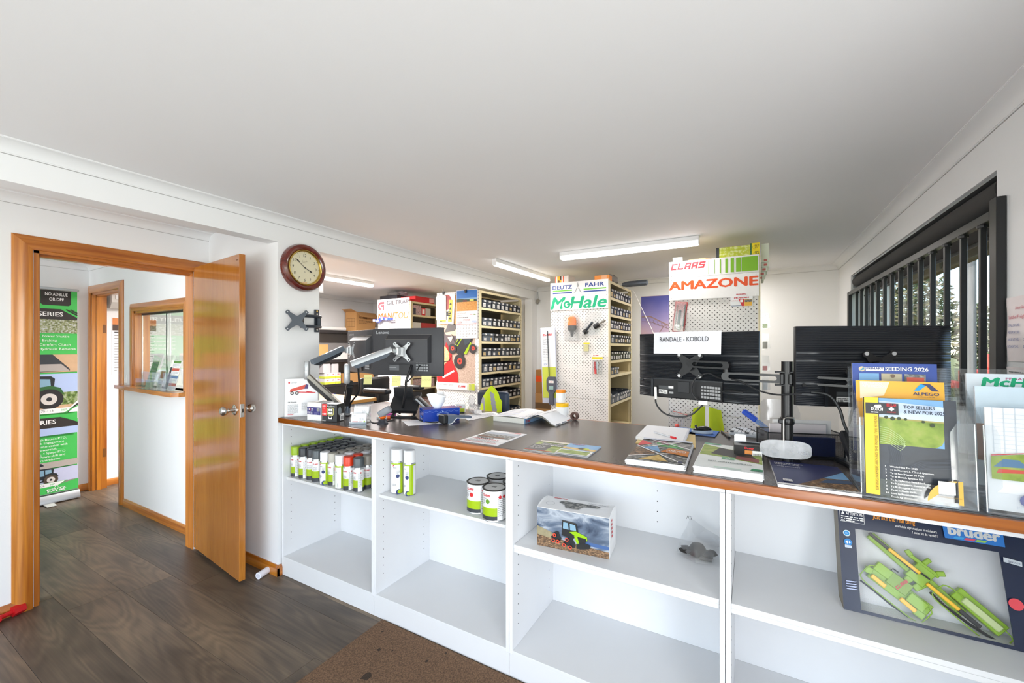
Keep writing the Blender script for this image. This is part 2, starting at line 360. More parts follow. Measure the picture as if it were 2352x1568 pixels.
PW = .2375; rows = [(.595 + PW * i) for i in range(-7, 5)]; brk = {0: -2.2, 1: -3.44, 2: -3.36, 3: -3.115, -1: -2.6}
pm_ = {}
for i, y in enumerate(rows):
    r = i - 7; y1 = min(y + PW, YH if y > 1.3 else 9); x = brk.get(r, -3.1 - .37 * ((r * 5) % 4)); st = x
    while st > XF: st -= 1.5
    while st < (.78 if y1 < 1.70 else -.9):
        a, c = max(st, XF), min(st + 1.5, .78)
        if c - a > .05:
            key = (round(c - a, 3), round(y1 - y, 3))
            if key not in pm_:
                q = B(); q.box((0, .0006, -.0024), (c - a - .0012, y1 - y - .0006, 0), PLANK, .0008); pm_[key] = q.mesh('plank')
            o = put('plank', pm_[key], floor); o.location = (a, y, 0)
        st += 1.5
b = B(); b.box((XF, YH, -.0025), (XR, YB, -.0005), PLANK); b.obj('sheet', floor)
# ---------------------------------------------------------------- ceiling and walls
b = B(); b.box((XF - .1, YF - .1, ZC), (XR + .2, YB + .1, ZC + .12), CEIL); struct('ceiling', b, 'flat white plasterboard ceiling', 'ceiling')
WY0, WY1, WZ0, WZ1 = 2.27, 4.93, 1.09, 2.19
b = B()
for y0, y1, z0, z1 in ((YF, -1.65, 0, ZC), (.75, WY0, 0, ZC), (-1.65, .75, 0, .25), (-1.65, .75, 2.25, ZC), (WY1, YB, 0, ZC), (WY0, WY1, 0, WZ0), (WY0, WY1, WZ1, ZC)): b.box((XR, y0, z0), (XR + .2, y1, z1), WALL)
struct('wall_right', b, 'white wall with the barred window', 'wall')
b = B(); b.box((XF - .1, YB, 0), (XR + .2, YB + .1, ZC), WALL); struct('wall_back', b, 'plain back wall behind the shelving', 'wall')
b = B(); b.box((XF - .1, YF, 0), (XF, YB, ZC), WALL); struct('wall_left', b, 'far side wall of hall and parts room', 'wall')
b = B()
for x0, x1, z0, z1 in ((XF - .1, -6.0, 0, ZC), (-3.9, -3.5, 0, ZC), (.55, XR + .2, 0, ZC), (-6.0, -3.9, 0, .25), (-6.0, -3.9, 2.28, ZC), (-3.5, .55, 0, .25), (-3.5, .55, 2.28, ZC)): b.box((x0, YF - .1, z0), (x1, YF, z1), WALL)
wf = struct('wall_front', b, 'shopfront wall with wide glazing behind the viewer', 'wall')
b = B()
for x in (-6.0, -4.95, -3.94, -3.5, -2.16, -.82, .51): b.box((x, YF - .08, .25), (x + .045, YF - .02, 2.28), ALU)
b.obj('mullion', wf)
b = B()
b.box((XCB, YH, 0), (XC, 1.967, ZC), WALL); b.box((XCB, YF, 2.232), (XC, YH, ZC), WALL); b.box((XCB, 1.967, 2.225), (XC, 5.40, ZC), WALL); b.box((XCB, 5.40, 0), (XC, YB, ZC), WALL)
struct('wall_clock', b, 'white pier and bulkhead carrying the wall clock', 'wall')
D2 = (-6.11, -5.345, 2.10); HT = (-5.035, -4.035, 1.165, 1.862)
b = B()
for x0, x1, z0, z1 in ((XF, D2[0], 0, ZC), (D2[1], HT[0], 0, ZC), (HT[1], XCB, 0, ZC), (D2[0], D2[1], D2[2], ZC), (HT[0], HT[1], 0, HT[2]), (HT[0], HT[1], HT[3], ZC)): b.box((x0, YH, z0), (x1, YH + .11, z1), WALL)
struct('wall_hall', b, 'white hall wall with serving hatch and doorway', 'wall')
DO = (.745, 1.555, 2.10)
b = B()
for y0, y1, z0, z1 in ((YF, DO[0], 0, ZC), (DO[1], YH, 0, ZC), (DO[0], DO[1], DO[2], ZC)): b.box((XDB, y0, z0), (XD, y1, z1), WALL)
struct('wall_door', b, 'white wall around the open timber door', 'wall')
# ---------------------------------------------------------------- cove cornices
cn = [0]
def cornice(p, q, nrm, label):
    p = Vector(p); q = Vector(q); nrm = Vector(nrm); b = B(); prof = [(0, -.052), (.004, -.052), (.004, -.047)]
    for i in range(7): a = i / 6 * math.pi / 2; prof.append((.066 - .060 * math.cos(a), -.006 - .041 * (1 - math.sin(a))))
    prof += [(.066, -.004), (.070, -.004), (.070, 0), (0, 0)]
    vs = [e + nrm * a + Vector((0, 0, z)) for e in (p, q) for a, z in prof]; n = len(prof)
    b.add(vs, [(i, (i + 1) % n, n + (i + 1) % n, n + i) for i in range(n)] + [tuple(range(n)), tuple(range(n, 2 * n))], CORN)
    b.add([e + nrm * a + Vector((0, 0, z)) for e in (p, q) for a, z in ((0, -.0545), (.0015, -.0545), (.0015, -.052), (0, -.052))], [(0, 1, 5, 4), (1, 2, 6, 5), (2, 3, 7, 6)], DIRT_SHADE)
    cn[0] += 1; struct('trim_%d' % cn[0], b, label, 'cornice', 25)
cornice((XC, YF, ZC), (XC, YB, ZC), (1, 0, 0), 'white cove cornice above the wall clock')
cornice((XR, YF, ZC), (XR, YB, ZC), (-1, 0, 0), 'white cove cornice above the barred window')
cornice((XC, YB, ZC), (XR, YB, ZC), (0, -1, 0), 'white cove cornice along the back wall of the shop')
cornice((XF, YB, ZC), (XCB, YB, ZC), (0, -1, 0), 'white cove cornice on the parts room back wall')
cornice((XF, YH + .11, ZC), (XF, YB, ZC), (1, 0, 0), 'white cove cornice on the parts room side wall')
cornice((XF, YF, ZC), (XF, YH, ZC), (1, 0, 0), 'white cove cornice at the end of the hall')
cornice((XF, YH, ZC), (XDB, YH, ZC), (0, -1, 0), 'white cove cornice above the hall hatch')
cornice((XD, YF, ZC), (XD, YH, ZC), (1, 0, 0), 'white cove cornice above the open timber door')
# ---------------------------------------------------------------- baseboards
def skirt(name, p, q, nrm, label):
    p = Vector(p); q = Vector(q); nrm = Vector(nrm); b = B(); prof = [(0, 0), (.016, 0), (.016, .052), (.006, .070), (0, .070)]; n = 5
    vs = [e + nrm * a + Vector((0, 0, z)) for e in (p, q) for a, z in prof]
    b.add(vs, [(i, (i + 1) % n, n + (i + 1) % n, n + i) for i in range(n)] + [tuple(range(n)), tuple(range(n, 2 * n))], TRIMX if abs((q - p).x) > abs((q - p).y) else TRIMY)
    return struct(name, b, label, 'baseboard')
skirt('baseboard_return', (XD, YH, 0), (XC + .016, YH, 0), (0, -1, 0), 'timber baseboard behind the open door')
skirt('baseboard_pier', (XC, YH - .016, 0), (XC, 1.68, 0), (1, 0, 0), 'short timber baseboard end beside the white cabinet')
skirt('baseboard_door', (XD, YF, 0), (XD, .675, 0), (1, 0, 0), 'timber baseboard left of the timber door frame')
skirt('baseboard_hall', (-5.25, YH, 0), (XDB, YH, 0), (0, -1, 0), 'timber baseboard under the hall hatch')
skirt('baseboard_left', (XF, YF, 0), (XF, YH, 0), (1, 0, 0), 'timber baseboard behind the green banner')
skirt('baseboard_parts', (XF, YH + .11, 0), (XF, 5, 0), (1, 0, 0), 'timber baseboard seen through the hall doorway')
skirt('baseboard_right', (XR, YF, 0), (XR, 1.655, 0), (-1, 0, 0), 'timber baseboard on the window wall')
# ---------------------------------------------------------------- architraves
def archi(b, inner, O, U, V, m_side, m_top, w=.078, closed=False):
    """mitred frame around an opening; inner = (u0,u1,v0,v1)"""
    O = Vector(O); U = Vector(U); V = Vector(V); N = U.cross(V); u0, u1, v0, v1 = inner
    prof = [(0, 0), (0, .016), (.004, .019), (w * .58, .021), (w - .004, .009), (w, .007), (w, 0)]
    P = [((u0, v0), (-1, 0)), ((u0, v1), (-1, 1)), ((u1, v1), (1, 1)), ((u1, v0), (1, 0))]
    if closed: P[0] = ((u0, v0), (-1, -1)); P[3] = ((u1, v0), (1, -1))
    seg = [(0, 1), (1, 2), (2, 3)]
    if closed: seg.append((3, 0))
    for k, (i, j) in enumerate(seg):
        vs = []
        for (pt, of) in (P[i], P[j]):
            for a, t in prof: vs.append(O + U * (pt[0] + of[0] * a) + V * (pt[1] + of[1] * a) + N * t)
        n = len(prof); b.add(vs, [(q, n + q, n + (q + 1) % n, (q + 1) % n) for q in range(n)] + [tuple(range(n)), tuple(range(n, 2 * n))[::-1]], m_top if k in (1, 3) else m_side)
dfr = thing('trim_20', 'varnished timber door frame beside the open door', 'door frame', (XD, 1.15, 0), kind='structure')
b = B(dfr); archi(b, (DO[0] - .005, DO[1] + .012, 0, DO[2] - .005), (XD, 0, 0), (0, 1, 0), (0, 0, 1), TRIMZ, TRIMY, .082); b.obj('architrave', dfr)
b = B(dfr); b.box((XDB - .01, DO[0], 0), (XD + .002, DO[0] + .022, DO[2]), TRIMZ); b.box((XDB - .01, DO[1] - .004, 0), (XD + .002, DO[1], DO[2]), TRIMZ); b.box((XDB - .01, DO[0], DO[2] - .02), (XD + .002, DO[1], DO[2]), TRIMY)
b.box((XDB + .01, DO[0] + .022, 0), (XD - .045, DO[0] + .034, DO[2] - .02), TRIMZ); b.box((XDB + .01, DO[0] + .022, DO[2] - .034), (XD - .045, DO[1], DO[2] - .02), TRIMY); b.obj('lining', dfr)
b = B(dfr); b.box((XD - .02, DO[0] + .0215, 1.07), (XD + .006, DO[0] + .0235, 1.15), CHROME); b.obj('strike_plate', dfr)
d1 = thing('door_1', 'open varnished timber flush door with satin round knobs', 'door', (-3.652, 1.553, 0), math.atan2(1.466 - 1.553, -2.85 + 3.652), kind='structure')
b = B(); b.box((.004, 0, .022), (.806, .036, 2.125), DOORW, .0012); b.obj('leaf', d1)
def knob(yd):
    s = -1 if yd < 0 else 1; y0 = 0 if s < 0 else .036
    M = Matrix.Translation((.742, y0, 1.118)) @ Matrix.Rotation(-s * math.pi / 2, 4, 'X')
    k = B(); k.lathe([(.001, .030), (.012, .030), (.013, .036), (.018, .042), (.027, .052), (.030, .063), (.028, .074), (.020, .082), (.009, .085), (.0005, .085)], CHROME, M=M, n=28); o = k.obj('knob', d1)
    k = B(); k.lathe([(.034, 0), (.034, .004), (.028, .009), (.014, .011), (.012, .031)], CHROME, M=M, n=28); k.obj('rosette', o)
knob(-1); knob(1)
b = B(); b.box((.8055, .006, 1.075), (.808, .030, 1.16), CHROME, .0006); b.box((.807, .012, 1.105), (.813, .024, 1.128), mk((90, 84, 78), .3, 1)); b.obj('latch_plate', d1)
b = B(); b.box((.760, -.0006, 2.085), (.785, 0, 2.092), mk((120, 80, 40), .5)); b.obj('mark', d1)
f2 = thing('trim_21', 'varnished timber doorway frame at the end of the hall', 'door frame', (-5.7, YH, 0), kind='structure')
b = B(f2); archi(b, (D2[0] + .004, D2[1] - .004, 0, D2[2]), (0, YH, 0), (1, 0, 0), (0, 0, 1), TRIMZ, TRIMX, .08); b.obj('architrave', f2)
b = B(f2); b.box((D2[0], YH - .002, 0), (D2[0] + .022, YH + .115, D2[2]), TRIMZ); b.box((D2[1] - .022, YH - .002, 0), (D2[1], YH + .115, D2[2]), TRIMZ); b.box((D2[0], YH - .002, D2[2] - .02), (D2[1], YH + .115, D2[2]), TRIMX)
b.box((D2[0] + .022, YH + .03, 0), (D2[0] + .034, YH + .075, D2[2] - .02), TRIMZ); b.box((D2[0] + .022, YH + .03, D2[2] - .032), (D2[1] - .022, YH + .075, D2[2] - .02), TRIMX); b.obj('lining', f2)
for z in (.34, 1.68):
    b = B(f2); b.box((D2[0] + .0215, YH + .082, z), (D2[0] + .0235, YH + .108, z + .09), mk((120, 74, 30), .4)); b.obj('hinge_leaf', f2)
# serving hatch: timber frame, sill board, two sliding panes
ht = thing('window_2', 'timber framed serving hatch with sliding glass and sill', 'hatch', (-4.53, YH, 1.16), kind='structure')
b = B(ht); archi(b, HT, (0, YH, 0), (1, 0, 0), (0, 0, 1), TRIMZ, TRIMX, .072); b.obj('architrave', ht)
b = B(ht); b.box((HT[0], YH, HT[2]), (HT[0] + .02, YH + .11, HT[3]), TRIMZ); b.box((HT[1] - .02, YH, HT[2]), (HT[1], YH + .11, HT[3]), TRIMZ); b.box((HT[0], YH, HT[3] - .02), (HT[1], YH + .11, HT[3]), TRIMX)
b.box((HT[0] + .02, YH + .05, HT[2]), (HT[0] + .026, YH + .056, HT[3] - .02), CHROME); b.box((HT[0] + .02, YH + .048, HT[3] - .034), (HT[1] - .02, YH + .078, HT[3] - .02), BLACKM); b.obj('lining', ht)
b = B(ht); b.prism([(-5.33, YH + .10), (-5.33, YH - .06), (-4.06, YH - .13), (-3.97, YH - .13), (-3.93, YH - .09), (-3.93, YH - .001), (-4.036, YH - .001), (-4.036, YH + .10)][::-1] if False else [(-5.33, YH - .001), (-5.33, YH - .055), (-4.05, YH - .13), (-3.97, YH - .13), (-3.93, YH - .09), (-3.93, YH - .001)], .034, TRIMX, (0, 0, 1.131)); b.box((HT[0] + .001, YH - .001, 1.131), (HT[1] - .001, YH + .105, 1.165), TRIMX); b.obj('sill', ht)
HG = glassm('hatch_glass', (.93, .97, .95), .22, .0)
for x0, x1, y in ((HT[0] + .026, -4.50, .052), (-4.56, HT[1] - .02, .066)):
    b = B(ht); b.box((x0, YH + y, 1.17), (x1, YH + y + .005, HT[3] - .03), HG); b.obj('pane', ht)
b = B(ht); b.box((-4.515, YH + .050, 1.17), (-4.507, YH + .060, HT[3] - .03), DGREY); b.cyl((-4.93, YH + .045, 1.20), (-4.93, YH + .055, 1.20), .018, CHROME); b.obj('lock', ht)
b = B(); b.box((-5.24, YH - .008, 1.18), (-5.19, YH, 1.26), c_(232, 232, 232), .003); b.box((-5.222, YH - .012, 1.21), (-5.208, YH - .008, 1.232), c_(245, 245, 245)); tag(b.obj('light_switch'), 'white light switch on the wall left of the hatch', 'switch')
# ---------------------------------------------------------------- barred window
win = thing('window_1', 'wide aluminium window behind the black security bars', 'window', (XR + .15, 3.6, WZ0), kind='structure')
b = B(win)
for y in (WY0, 4.36, WY1 - .035): b.box((XR + .13, y, WZ0), (XR + .17, y + .035, WZ1), ALU)
for z in (WZ0, WZ1 - .035): b.box((XR + .13, WY0, z), (XR + .17, WY1, z + .035), ALU)
b.obj('frame', win)
for y0, y1 in ((WY0 + .035, 4.36), (4.395, WY1 - .035)):
    b = B(win); b.box((XR + .148, y0, WZ0 + .045), (XR + .152, y1, WZ1 - .045), GLASS); b.obj('pane', win)
b = B(win); b.box((XR + .001, WY0 + .001, WZ0 - .001), (XR + .13, WY1 - .001, WZ0 + .012), WHITE, .004); b.obj('sill', win)
gr = thing('security_grille', 'black steel security bars in front of the window', 'security bars', (XR, 3.5, WZ0))
b = B(gr); b.box((XR - .028, 2.195, 1.066), (XR - .001, 2.248, 2.072), BLACKM, .002); b.obj('stile', gr); b = B(gr); b.box((XR - .028, 4.87, 1.066), (XR - .001, 4.93, 2.035), BLACKM, .002); b.obj('stile', gr)
b = B(gr); b.box((XR - .028, 2.248, 2.000), (XR - .001, 4.87, 2.034), BLACKM, .002); b.obj('top_rail', gr); b = B(gr); b.box((XR - .028, 2.248, 1.066), (XR - .001, 4.87, 1.10), BLACKM, .002); b.obj('bottom_rail', gr)
for i in range(14):
    y = 2.337 + .1735 * i; b = B(gr); b.box((XR - .024, y - .010, 1.10), (XR - .005, y + .010, 2.0), BLACKM, .0015); b.cyl((XR - .0145, y, 1.99), (XR - .0145, y, 2.0), .017, BLACKM, n=10); b.obj('bar', gr)
rb = thing('roller_blind', 'charcoal roller blind rolled up above the window bars', 'blind', (XR + .05, 3.6, 2.12))
FABR = mk((52, 50, 50), .8, 0, .06, 200, name='blind_fabric')
b = B(rb); b.cyl((XR + .052, WY0 + .03, 2.128), (XR + .052, WY1 - .03, 2.128), .048, FABR, n=28); b.obj('fabric_roll', rb)
b = B(rb); b.box((XR + .094, WY0 + .04, 2.0), (XR + .0955, WY1 - .04, 2.13), FABR); b.cyl((XR + .095, WY0 + .04, 1.995), (XR + .095, WY1 - .04, 1.995), .009, BLACKM, n=10); b.obj('fabric_drop', rb)
b = B(rb); b.box((XR + .01, WY0 + .005, 2.178), (XR + .11, WY1 - .005, 2.189), ALU); b.obj('head_rail', rb)
for y in (WY0 + .004, WY1 - .010):
    b = B(rb); b.box((XR + .015, y, 2.075), (XR + .10, y + .005, 2.18), ALU); b.cyl((XR + .052, y - .001, 2.128), (XR + .052, y + .028, 2.128), .020, BLACKP, n=14); b.obj('bracket', rb)
# ================================================================ counter cabinets
CF, CBK = 1.68, 2.135
UN = [(-2.742, -1.865), (-1.865, -.975), (-.975, -.0815), (-.0815, .795)]
SHZ = [.652, .686, .611, .609]
CLAB = ['white open cabinet filled with spray cans, beside the wall pier', 'white open cabinet holding two tall spray cans and paint tins', 'white open cabinet holding the boxed model tractor', 'white open cabinet holding the large dark toy box']
HOLE = mk((40, 38, 36), .9)
for i, (x0, x1) in enumerate(UN):
    t = thing('display_cabinet', CLAB[i], 'cabinet', ((x0 + x1) / 2, CF, 0), 0, 'white cabinets under the counter'); a, c = x0 + .001, x1 - .001
    for xa in (a, c - .017): b = B(t); b.box((xa, CF, .109), (xa + .017, CBK + .015, 1.003), WHITE, .0008); b.obj('side_panel', t)
    b = B(t); b.box((a + .017, CBK, .124), (c - .017, CBK + .012, 1.003), WHITE); b.obj('back_panel', t)
    b = B(t); b.box((a + .017, CF + .001, .107), (c - .017, CBK, .124), WHITE2, .0008); b.obj('bottom_shelf', t)
    b = B(t); b.box((a, CF, 1.004), (c, CBK + .015, 1.021), WHITE, .0008); b.obj('top_panel', t)
    b = B(t); b.box((a, CF + .001, .001), (c, CF + .017, .108), WHITE2, .0006); b.obj('plinth', t)
    z = SHZ[i]; sy = CF + (.022 if i < 2 else .010)
    b = B(t); b.box((a + .018, sy, z - .017), (c - .018, CBK, z), WHITE2, .0008); b.obj('shelf', t)
    if i > 1: b = B(t); b.box((a + .018, sy + .001, z - .035), (c - .018, CBK, z - .0178), WHITE2, .0008); b.obj('shelf', t)
    b = B(t)
    for zz in [.22 + .0465 * k for k in range(17)]:
        if abs(zz - z) < .03: continue
        for yy in (CF + .055, CBK - .055):
            if yy > 2 and zz > .5 and zz < .58: continue
            b.cyl((a + .017, yy, zz), (a + .0173, yy, zz), .0028, HOLE, n=8)
    xm = x0 + (.615 if i == 1 else .575)
    for zz in [z - .09 - .05 * k for k in range(4)] + [z + .06 + .05 * k for k in range(5)]:
        if i in (1, 2): b.cyl((xm, CBK, zz), (xm, CBK - .0003, zz), .0028, HOLE, n=8)
    b.obj('pin_holes', t)
# ---------------------------------------------------------------- worktop
def lam():
    m = blend('grey_laminate', [(84, 77, 76), (91, 84, 82), (98, 91, 88)], (60, 20, 60), 8, .24, .35, .65); return m
LAM = lam()
ZT = 1.056
ct = thing('countertop', 'long grey laminate worktop with orange timber edge', 'worktop', (-.97, 1.655, 1.022))
b = B(ct); b.box((-2.743, 1.672, 1.0225), (.797, 2.585, ZT), LAM, .0012); b.obj('laminate_top', ct)
b = B(ct); b.box((-2.743, 1.655, 1.0225), (.797, 1.6719, ZT - .0006), EDGEW, .0025, seg=2); b.obj('front_edge', ct)
b = B(ct); b.box((-2.743, 2.5851, 1.0225), (.797, 2.602, ZT - .0006), EDGEW, .0025, seg=2); b.obj('back_edge', ct)
# rear support of the counter
b = B(); b.box((-2.74, 2.50, .002), (.795, 2.52, 1.0220), WHITE); tag(b.obj('counter_back_panel'), 'white panel under the back of the worktop', 'panel')
# ---------------------------------------------------------------- mat
MAT = blend('brown_mat_pile', [(78, 58, 42), (108, 82, 60), (128, 100, 74)], (140, 140, 140), 6, .95, .3, .7, bump=.6)
MATS = blend('mat_stain', [(44, 34, 26), (70, 54, 40)], (200, 200, 200), 5, .95)
b = B(); b.box((-1.79, .15, .0002), (.76, 1.672, .009), MAT, .003)
c = Cv(b, (-1.79, .15, .009), (1, 0, 0), (0, 1, 0), .0002)
for u, v, r in ((842, 1552, .028), (878, 1450, .008), (870, 1492, .012), (902, 1494, .006), (980, 1518, .010), (1024, 1500, .007)):
    p = pz(u, v, .009); c.poly([(p.x + 1.79 + r * random.uniform(.6, 1.2) * math.cos(k * .7), p.y - .15 + r * random.uniform(.6, 1.2) * math.sin(k * .7)) for k in range(9)], MATS)
tag(b.obj('floor_mat'), 'brown carpet mat along the foot of the cabinets', 'mat')
# ================================================================ fluorescent battens
TUBE = emis('tube_light', (1, .985, .96), 5)
TUBW = mk((238, 238, 238), .4, name='batten_white')
def batten(p, q, label, pw_, wd=.075, cable=None):
    p = Vector(p); q = Vector(q); d = (q - p); L = d.length; m = (p + q) / 2
    t = thing('ceiling_batten_light', label, 'ceiling light', (m.x, m.y, ZC), math.atan2(d.y, d.x), 'tube lights')
    b = B(); b.box((-L / 2, -wd / 2, -.036), (L / 2, wd / 2, -.0005), TUBW, .003); b.obj('housing', t)
    b = B(); b.box((-L / 2 + .003, -wd / 2 + .004, -.070), (L / 2 - .003, wd / 2 - .004, -.0365), TUBE, .012, seg=3); b.obj('diffuser', t)
    for s in (-1, 1): b = B(); b.box((s * L / 2 - .003, -wd / 2, -.066), (s * L / 2 + .003, wd / 2, -.0005), TUBW, .002); b.obj('end_cap', t)
    l = bpy.data.lights.new('tube_glow', 'AREA'); l.shape = 'RECTANGLE'; l.size = L; l.size_y = wd; l.energy = pw_; l.color = (1, .955, .93)
    o = bpy.data.objects.new('tube_glow', l); COL.objects.link(o); o.parent = t; o.location = (0, 0, -.078)
batten((-1.53, 3.60, ZC), (-.36, 3.60, ZC), 'nearest tube light, lit, above the pegboard racks', 13)
batten((-2.20, 3.50, ZC), (-2.17, 4.70, ZC), 'thin tube light, lit, beside the bulkhead', 18, .05)
batten((-4.42, 2.75, ZC), (-4.42, 3.95, ZC), 'tube light, lit, in the parts room', 175)
batten((-.72, 4.95, ZC), (.02, 4.95, ZC), 'added short tube light, unseen behind the big sign rack', 16)  # added batten, out of view, to brighten the back wall
# ================================================================ bolted steel racks with pegboard ends
BINM = [mk((62, 68, 77), .5, 0, .05, name='bin_grey'), mk((38, 41, 46), .5, 0, .06, name='bin_charcoal'), mk((86, 94, 104), .5, 0, .05, name='bin_slate')]
STICK = mk((232, 230, 226), .6, name='sticker'); STICKT = mk((222, 196, 140), .6, name='sticker_tan')
BAG = glassm('poly_bag', (.93, .94, .95), .12, .15, .10, (.8, .82, .85))
binmesh = {}
ORD = ['first', 'second', 'third', 'fourth', 'fifth', 'sixth', 'seventh', 'eighth', 'ninth', 'tenth', 'eleventh', 'twelfth']
def bin_parts(w, d, h, kind, sv):
    key = (round(w, 3), round(d, 3), round(h, 3), kind, sv)
    if key in binmesh: return binmesh[key]
    m = BINM[kind]; g = .003; t = .004; rr = random.Random(hash(key) & 0xffff)
    b = B()   # local: front at x=0 facing +x, width along y, open top with a sloped throat
    b.box((-d, g, 0), (-d + t, w - g, h), m); b.box((-d, g, 0), (0, w - g, t), m)
    for y in (g, w - g - t): b.prism([(-d, 0), (0, 0), (0, h * .70), (-.03, h), (-d, h)], t, m, (0, y + t, 0), (1, 0, 0), (0, 0, 1))
    b.box((-t, g, 0), (0, w - g, h * .70), m); b.box((-.006, g, h * .68), (.008, w - g, h * .94), m, .002)
    body = b.mesh('bin_body')
    b = B(); c = Cv(b, (0, 0, 0), (0, 1, 0), (0, 0, 1), .0006); tiny = INK
    n = 1 if w < .15 else 2
    for k in range(n):
        cx = w * (k + .5) / n; a = .022 + .008 * rr.random()
        c.rect(cx - a, h * .14, cx + a, h * (.42 + .2 * rr.random()), STICKT if rr.random() < .2 else STICK)
        c.para(cx - a * .8, h * .5, cx + a * .8, 4, h * .09, tiny, rr.random(), .4)
    lab = b.mesh('bin_label', 0)
    b = B(); c = Cv(b, (.008, 0, 0), (0, 1, 0), (0, 0, 1), .0006)
    for k in range(n): cx = w * (k + .5) / n; c.rect(cx - .021, h * .72, cx + .021, h * .90, STICK); c.para(cx - .017, h * .88, cx + .017, 1, h * .1, tiny, k, .5)
    lip = b.mesh('lip_label', 0)
    binmesh[key] = (body, lab, lip); return binmesh[key]
def crumple(b, c, r, m, seed, n=9, k=7):
    rr = random.Random(seed); vs = []; fs = []; c = Vector(c)
    for i in range(k + 1):
        a = math.pi * i / k
        for j in range(n):
            t = 2 * math.pi * j / n; f = rr.uniform(.62, 1.15); vs.append(c + Vector((r[0] * math.sin(a) * math.cos(t) * f, r[1] * math.sin(a) * math.sin(t) * f, r[2] * math.cos(a) * (f if 0 < i < k else .9))))
    for i in range(k):
        for j in range(n): fs.append((i * n + j, (i + 1) * n + j, (i + 1) * n + (j + 1) % n, i * n + (j + 1) % n))
    b.add(vs, fs, m)
def rack(name, label, x1, y0, L, W, zs, top=2.215, peg=True, sides=True):
    """double sided bolted rack: bin side faces +x at x1, pegboard end faces -y at y0"""
    t = thing(name, label, 'shelving', (x1 - W / 2, y0, 0)); x0 = x1 - W
    for x in (x0, x1 - .035):
        for y in (y0 + .008, y0 + L - .038):
            b = B(t); b.box((x, y, 0), (x + .035, y + .003, top), CREAM); b.box((x if x == x0 else x + .032, y, 0), ((x if x == x0 else x + .032) + .003, y + .03, top), CREAM); b.obj('post', t)
    b = B(t); xm = x0 + W / 2; b.box((xm - .004, y0 + .04, .05), (xm + .004, y0 + L - .04, top - .02), mk((96, 92, 84), .6)); b.obj('divider_sheet', t)
    b = B(t); b.box((x0 + .003, y0 + L - .006, .05), (x1 - .04, y0 + L - .003, top - .03), CREAM); b.obj('end_sheet', t)
    for z in list(zs) + [top]:
        b = B(t); b.box((x0 + .002, y0 + .012, z - .004), (x1 - .001, y0 + L - .008, z), CREAM); b.box((x1 - .002, y0 + .014, z - .026), (x1 + .0005, y0 + L - .010, z + .001), CREAM); b.box((x0 - .0005, y0 + .014, z - .026), (x0 + .002, y0 + L - .010, z + .001), CREAM)
        for k in range(4): yy = y0 + .04 + (L - .08) * k / 3; b.cyl((x1 + .0005, yy, z - .013), (x1 + .0012, yy, z - .013), .003, HOLE, n=6)
        b.obj('shelf', t)
    b = B(t)
    for k in range(36):
        for yy in (y0 + L - .026,): b.cyl((x1 + .0006, yy, .3 + k * .05), (x1 + .0012, yy, .3 + k * .05), .0032, HOLE, n=6)
    b.obj('bolt_holes', t)
    if peg:
        b = B(t); b.box((x0 + .004, y0 - .002, .10), (x1 - .012, y0 + .006, .98), PEGXZ); b.obj('pegboard', t); b = B(t); b.box((x0 + .004, y0 - .002, .983), (x1 - .012, y0 + .006, top + .005), PEGXZ); b.obj('pegboard', t)
        b = B(t); b.box((x1 - .012, y0 - .006, 0), (x1 + .001, y0 + .008, top + .006), CREAM, .002); b.obj('edge_trim', t)
    return t
def fill(x1, y0, L, z, gap, pat, where, seed, d=.28):
    rr = random.Random(seed); n = sum(w for w, k in pat); y = y0; h = gap
    for i, (w, k) in enumerate(pat):
        ww = L * w / n; parts = bin_parts(ww, d, h, k, (seed * 7 + i) % 5)
        t = thing('parts_bin', '%s parts bin from left, %s' % (ORD[i], where), 'parts bin', (x1 - .004, y, z + .0005), 0, 'plastic parts bins on the racks')
        for nm, me in zip(('bin_body', 'bin_label', 'lip_label'), parts): put(nm, me, t)
        b = B(); q = rr.random()
        if q < .75:
            for kk in range(3):
                if k == 1 and q < .3: b.box((-.20 + .05 * kk, ww * .2, h * .3), (-.17 + .05 * kk, ww * .8, h * (.8 + .2 * rr.random())), mk((120, 116, 110), .5))
                else: crumple(b, (-.09 - .05 * kk, ww * (.3 + .4 * rr.random()), h * .62), (.05, ww * .30, h * .36), BAG if q > .35 else mk((200, 198, 192), .6), seed * 31 + i + kk)
            b.obj('contents', t)
        y += ww
Z1 = [.86, 1.043, 1.222, 1.415, 1.597, 1.785, 2.002]
rack('bolted_shelving', 'cream bolted rack with the calendar hanging on its pegboard end', -2.80, 4.13, 1.05, .655, [.3, .6] + Z1, 2.205)
nm = ['fifth shelf up', 'sixth shelf up']
PATS = {2.002: [(1, 0)] * 6 + [(1, 1)] * 3, 1.785: [(2.2, 2), (2, 1), (2, 1), (1, 1), (1, 0), (1, 0)], 1.597: [(2.1, 2), (2, 1), (1.2, 1), (1.2, 1), (1, 0)], 1.415: [(1.6, 0), (1.6, 0), (1.6, 0), (1.2, 1), (1, 1)], 1.222: [(.9, 2), (1.2, 0), (1, 0), (1.6, 1), (1.4, 1)], 1.043: [(1, 2), (1.3, 0), (1.3, 0), (1.4, 1), (1.1, 1)], .86: [(1.4, 1), (1.4, 1), (1.2, 1), (1.2, 1)], .6: [(1, 0)] * 5}
SN = {2.002: 'top', 1.785: 'second', 1.597: 'third', 1.415: 'fourth', 1.222: 'fifth', 1.043: 'sixth', .86: 'seventh', .6: 'eighth'}
for z, p in PATS.items(): fill(-2.80, 4.185, .955, z, .105 if z > .65 else .12, p, '%s shelf, rack beside the wall calendar' % SN[z], int(z * 100))
Z2 = [.62, .93, 1.234, 1.387, 1.568, 1.717, 1.87, 2.048]
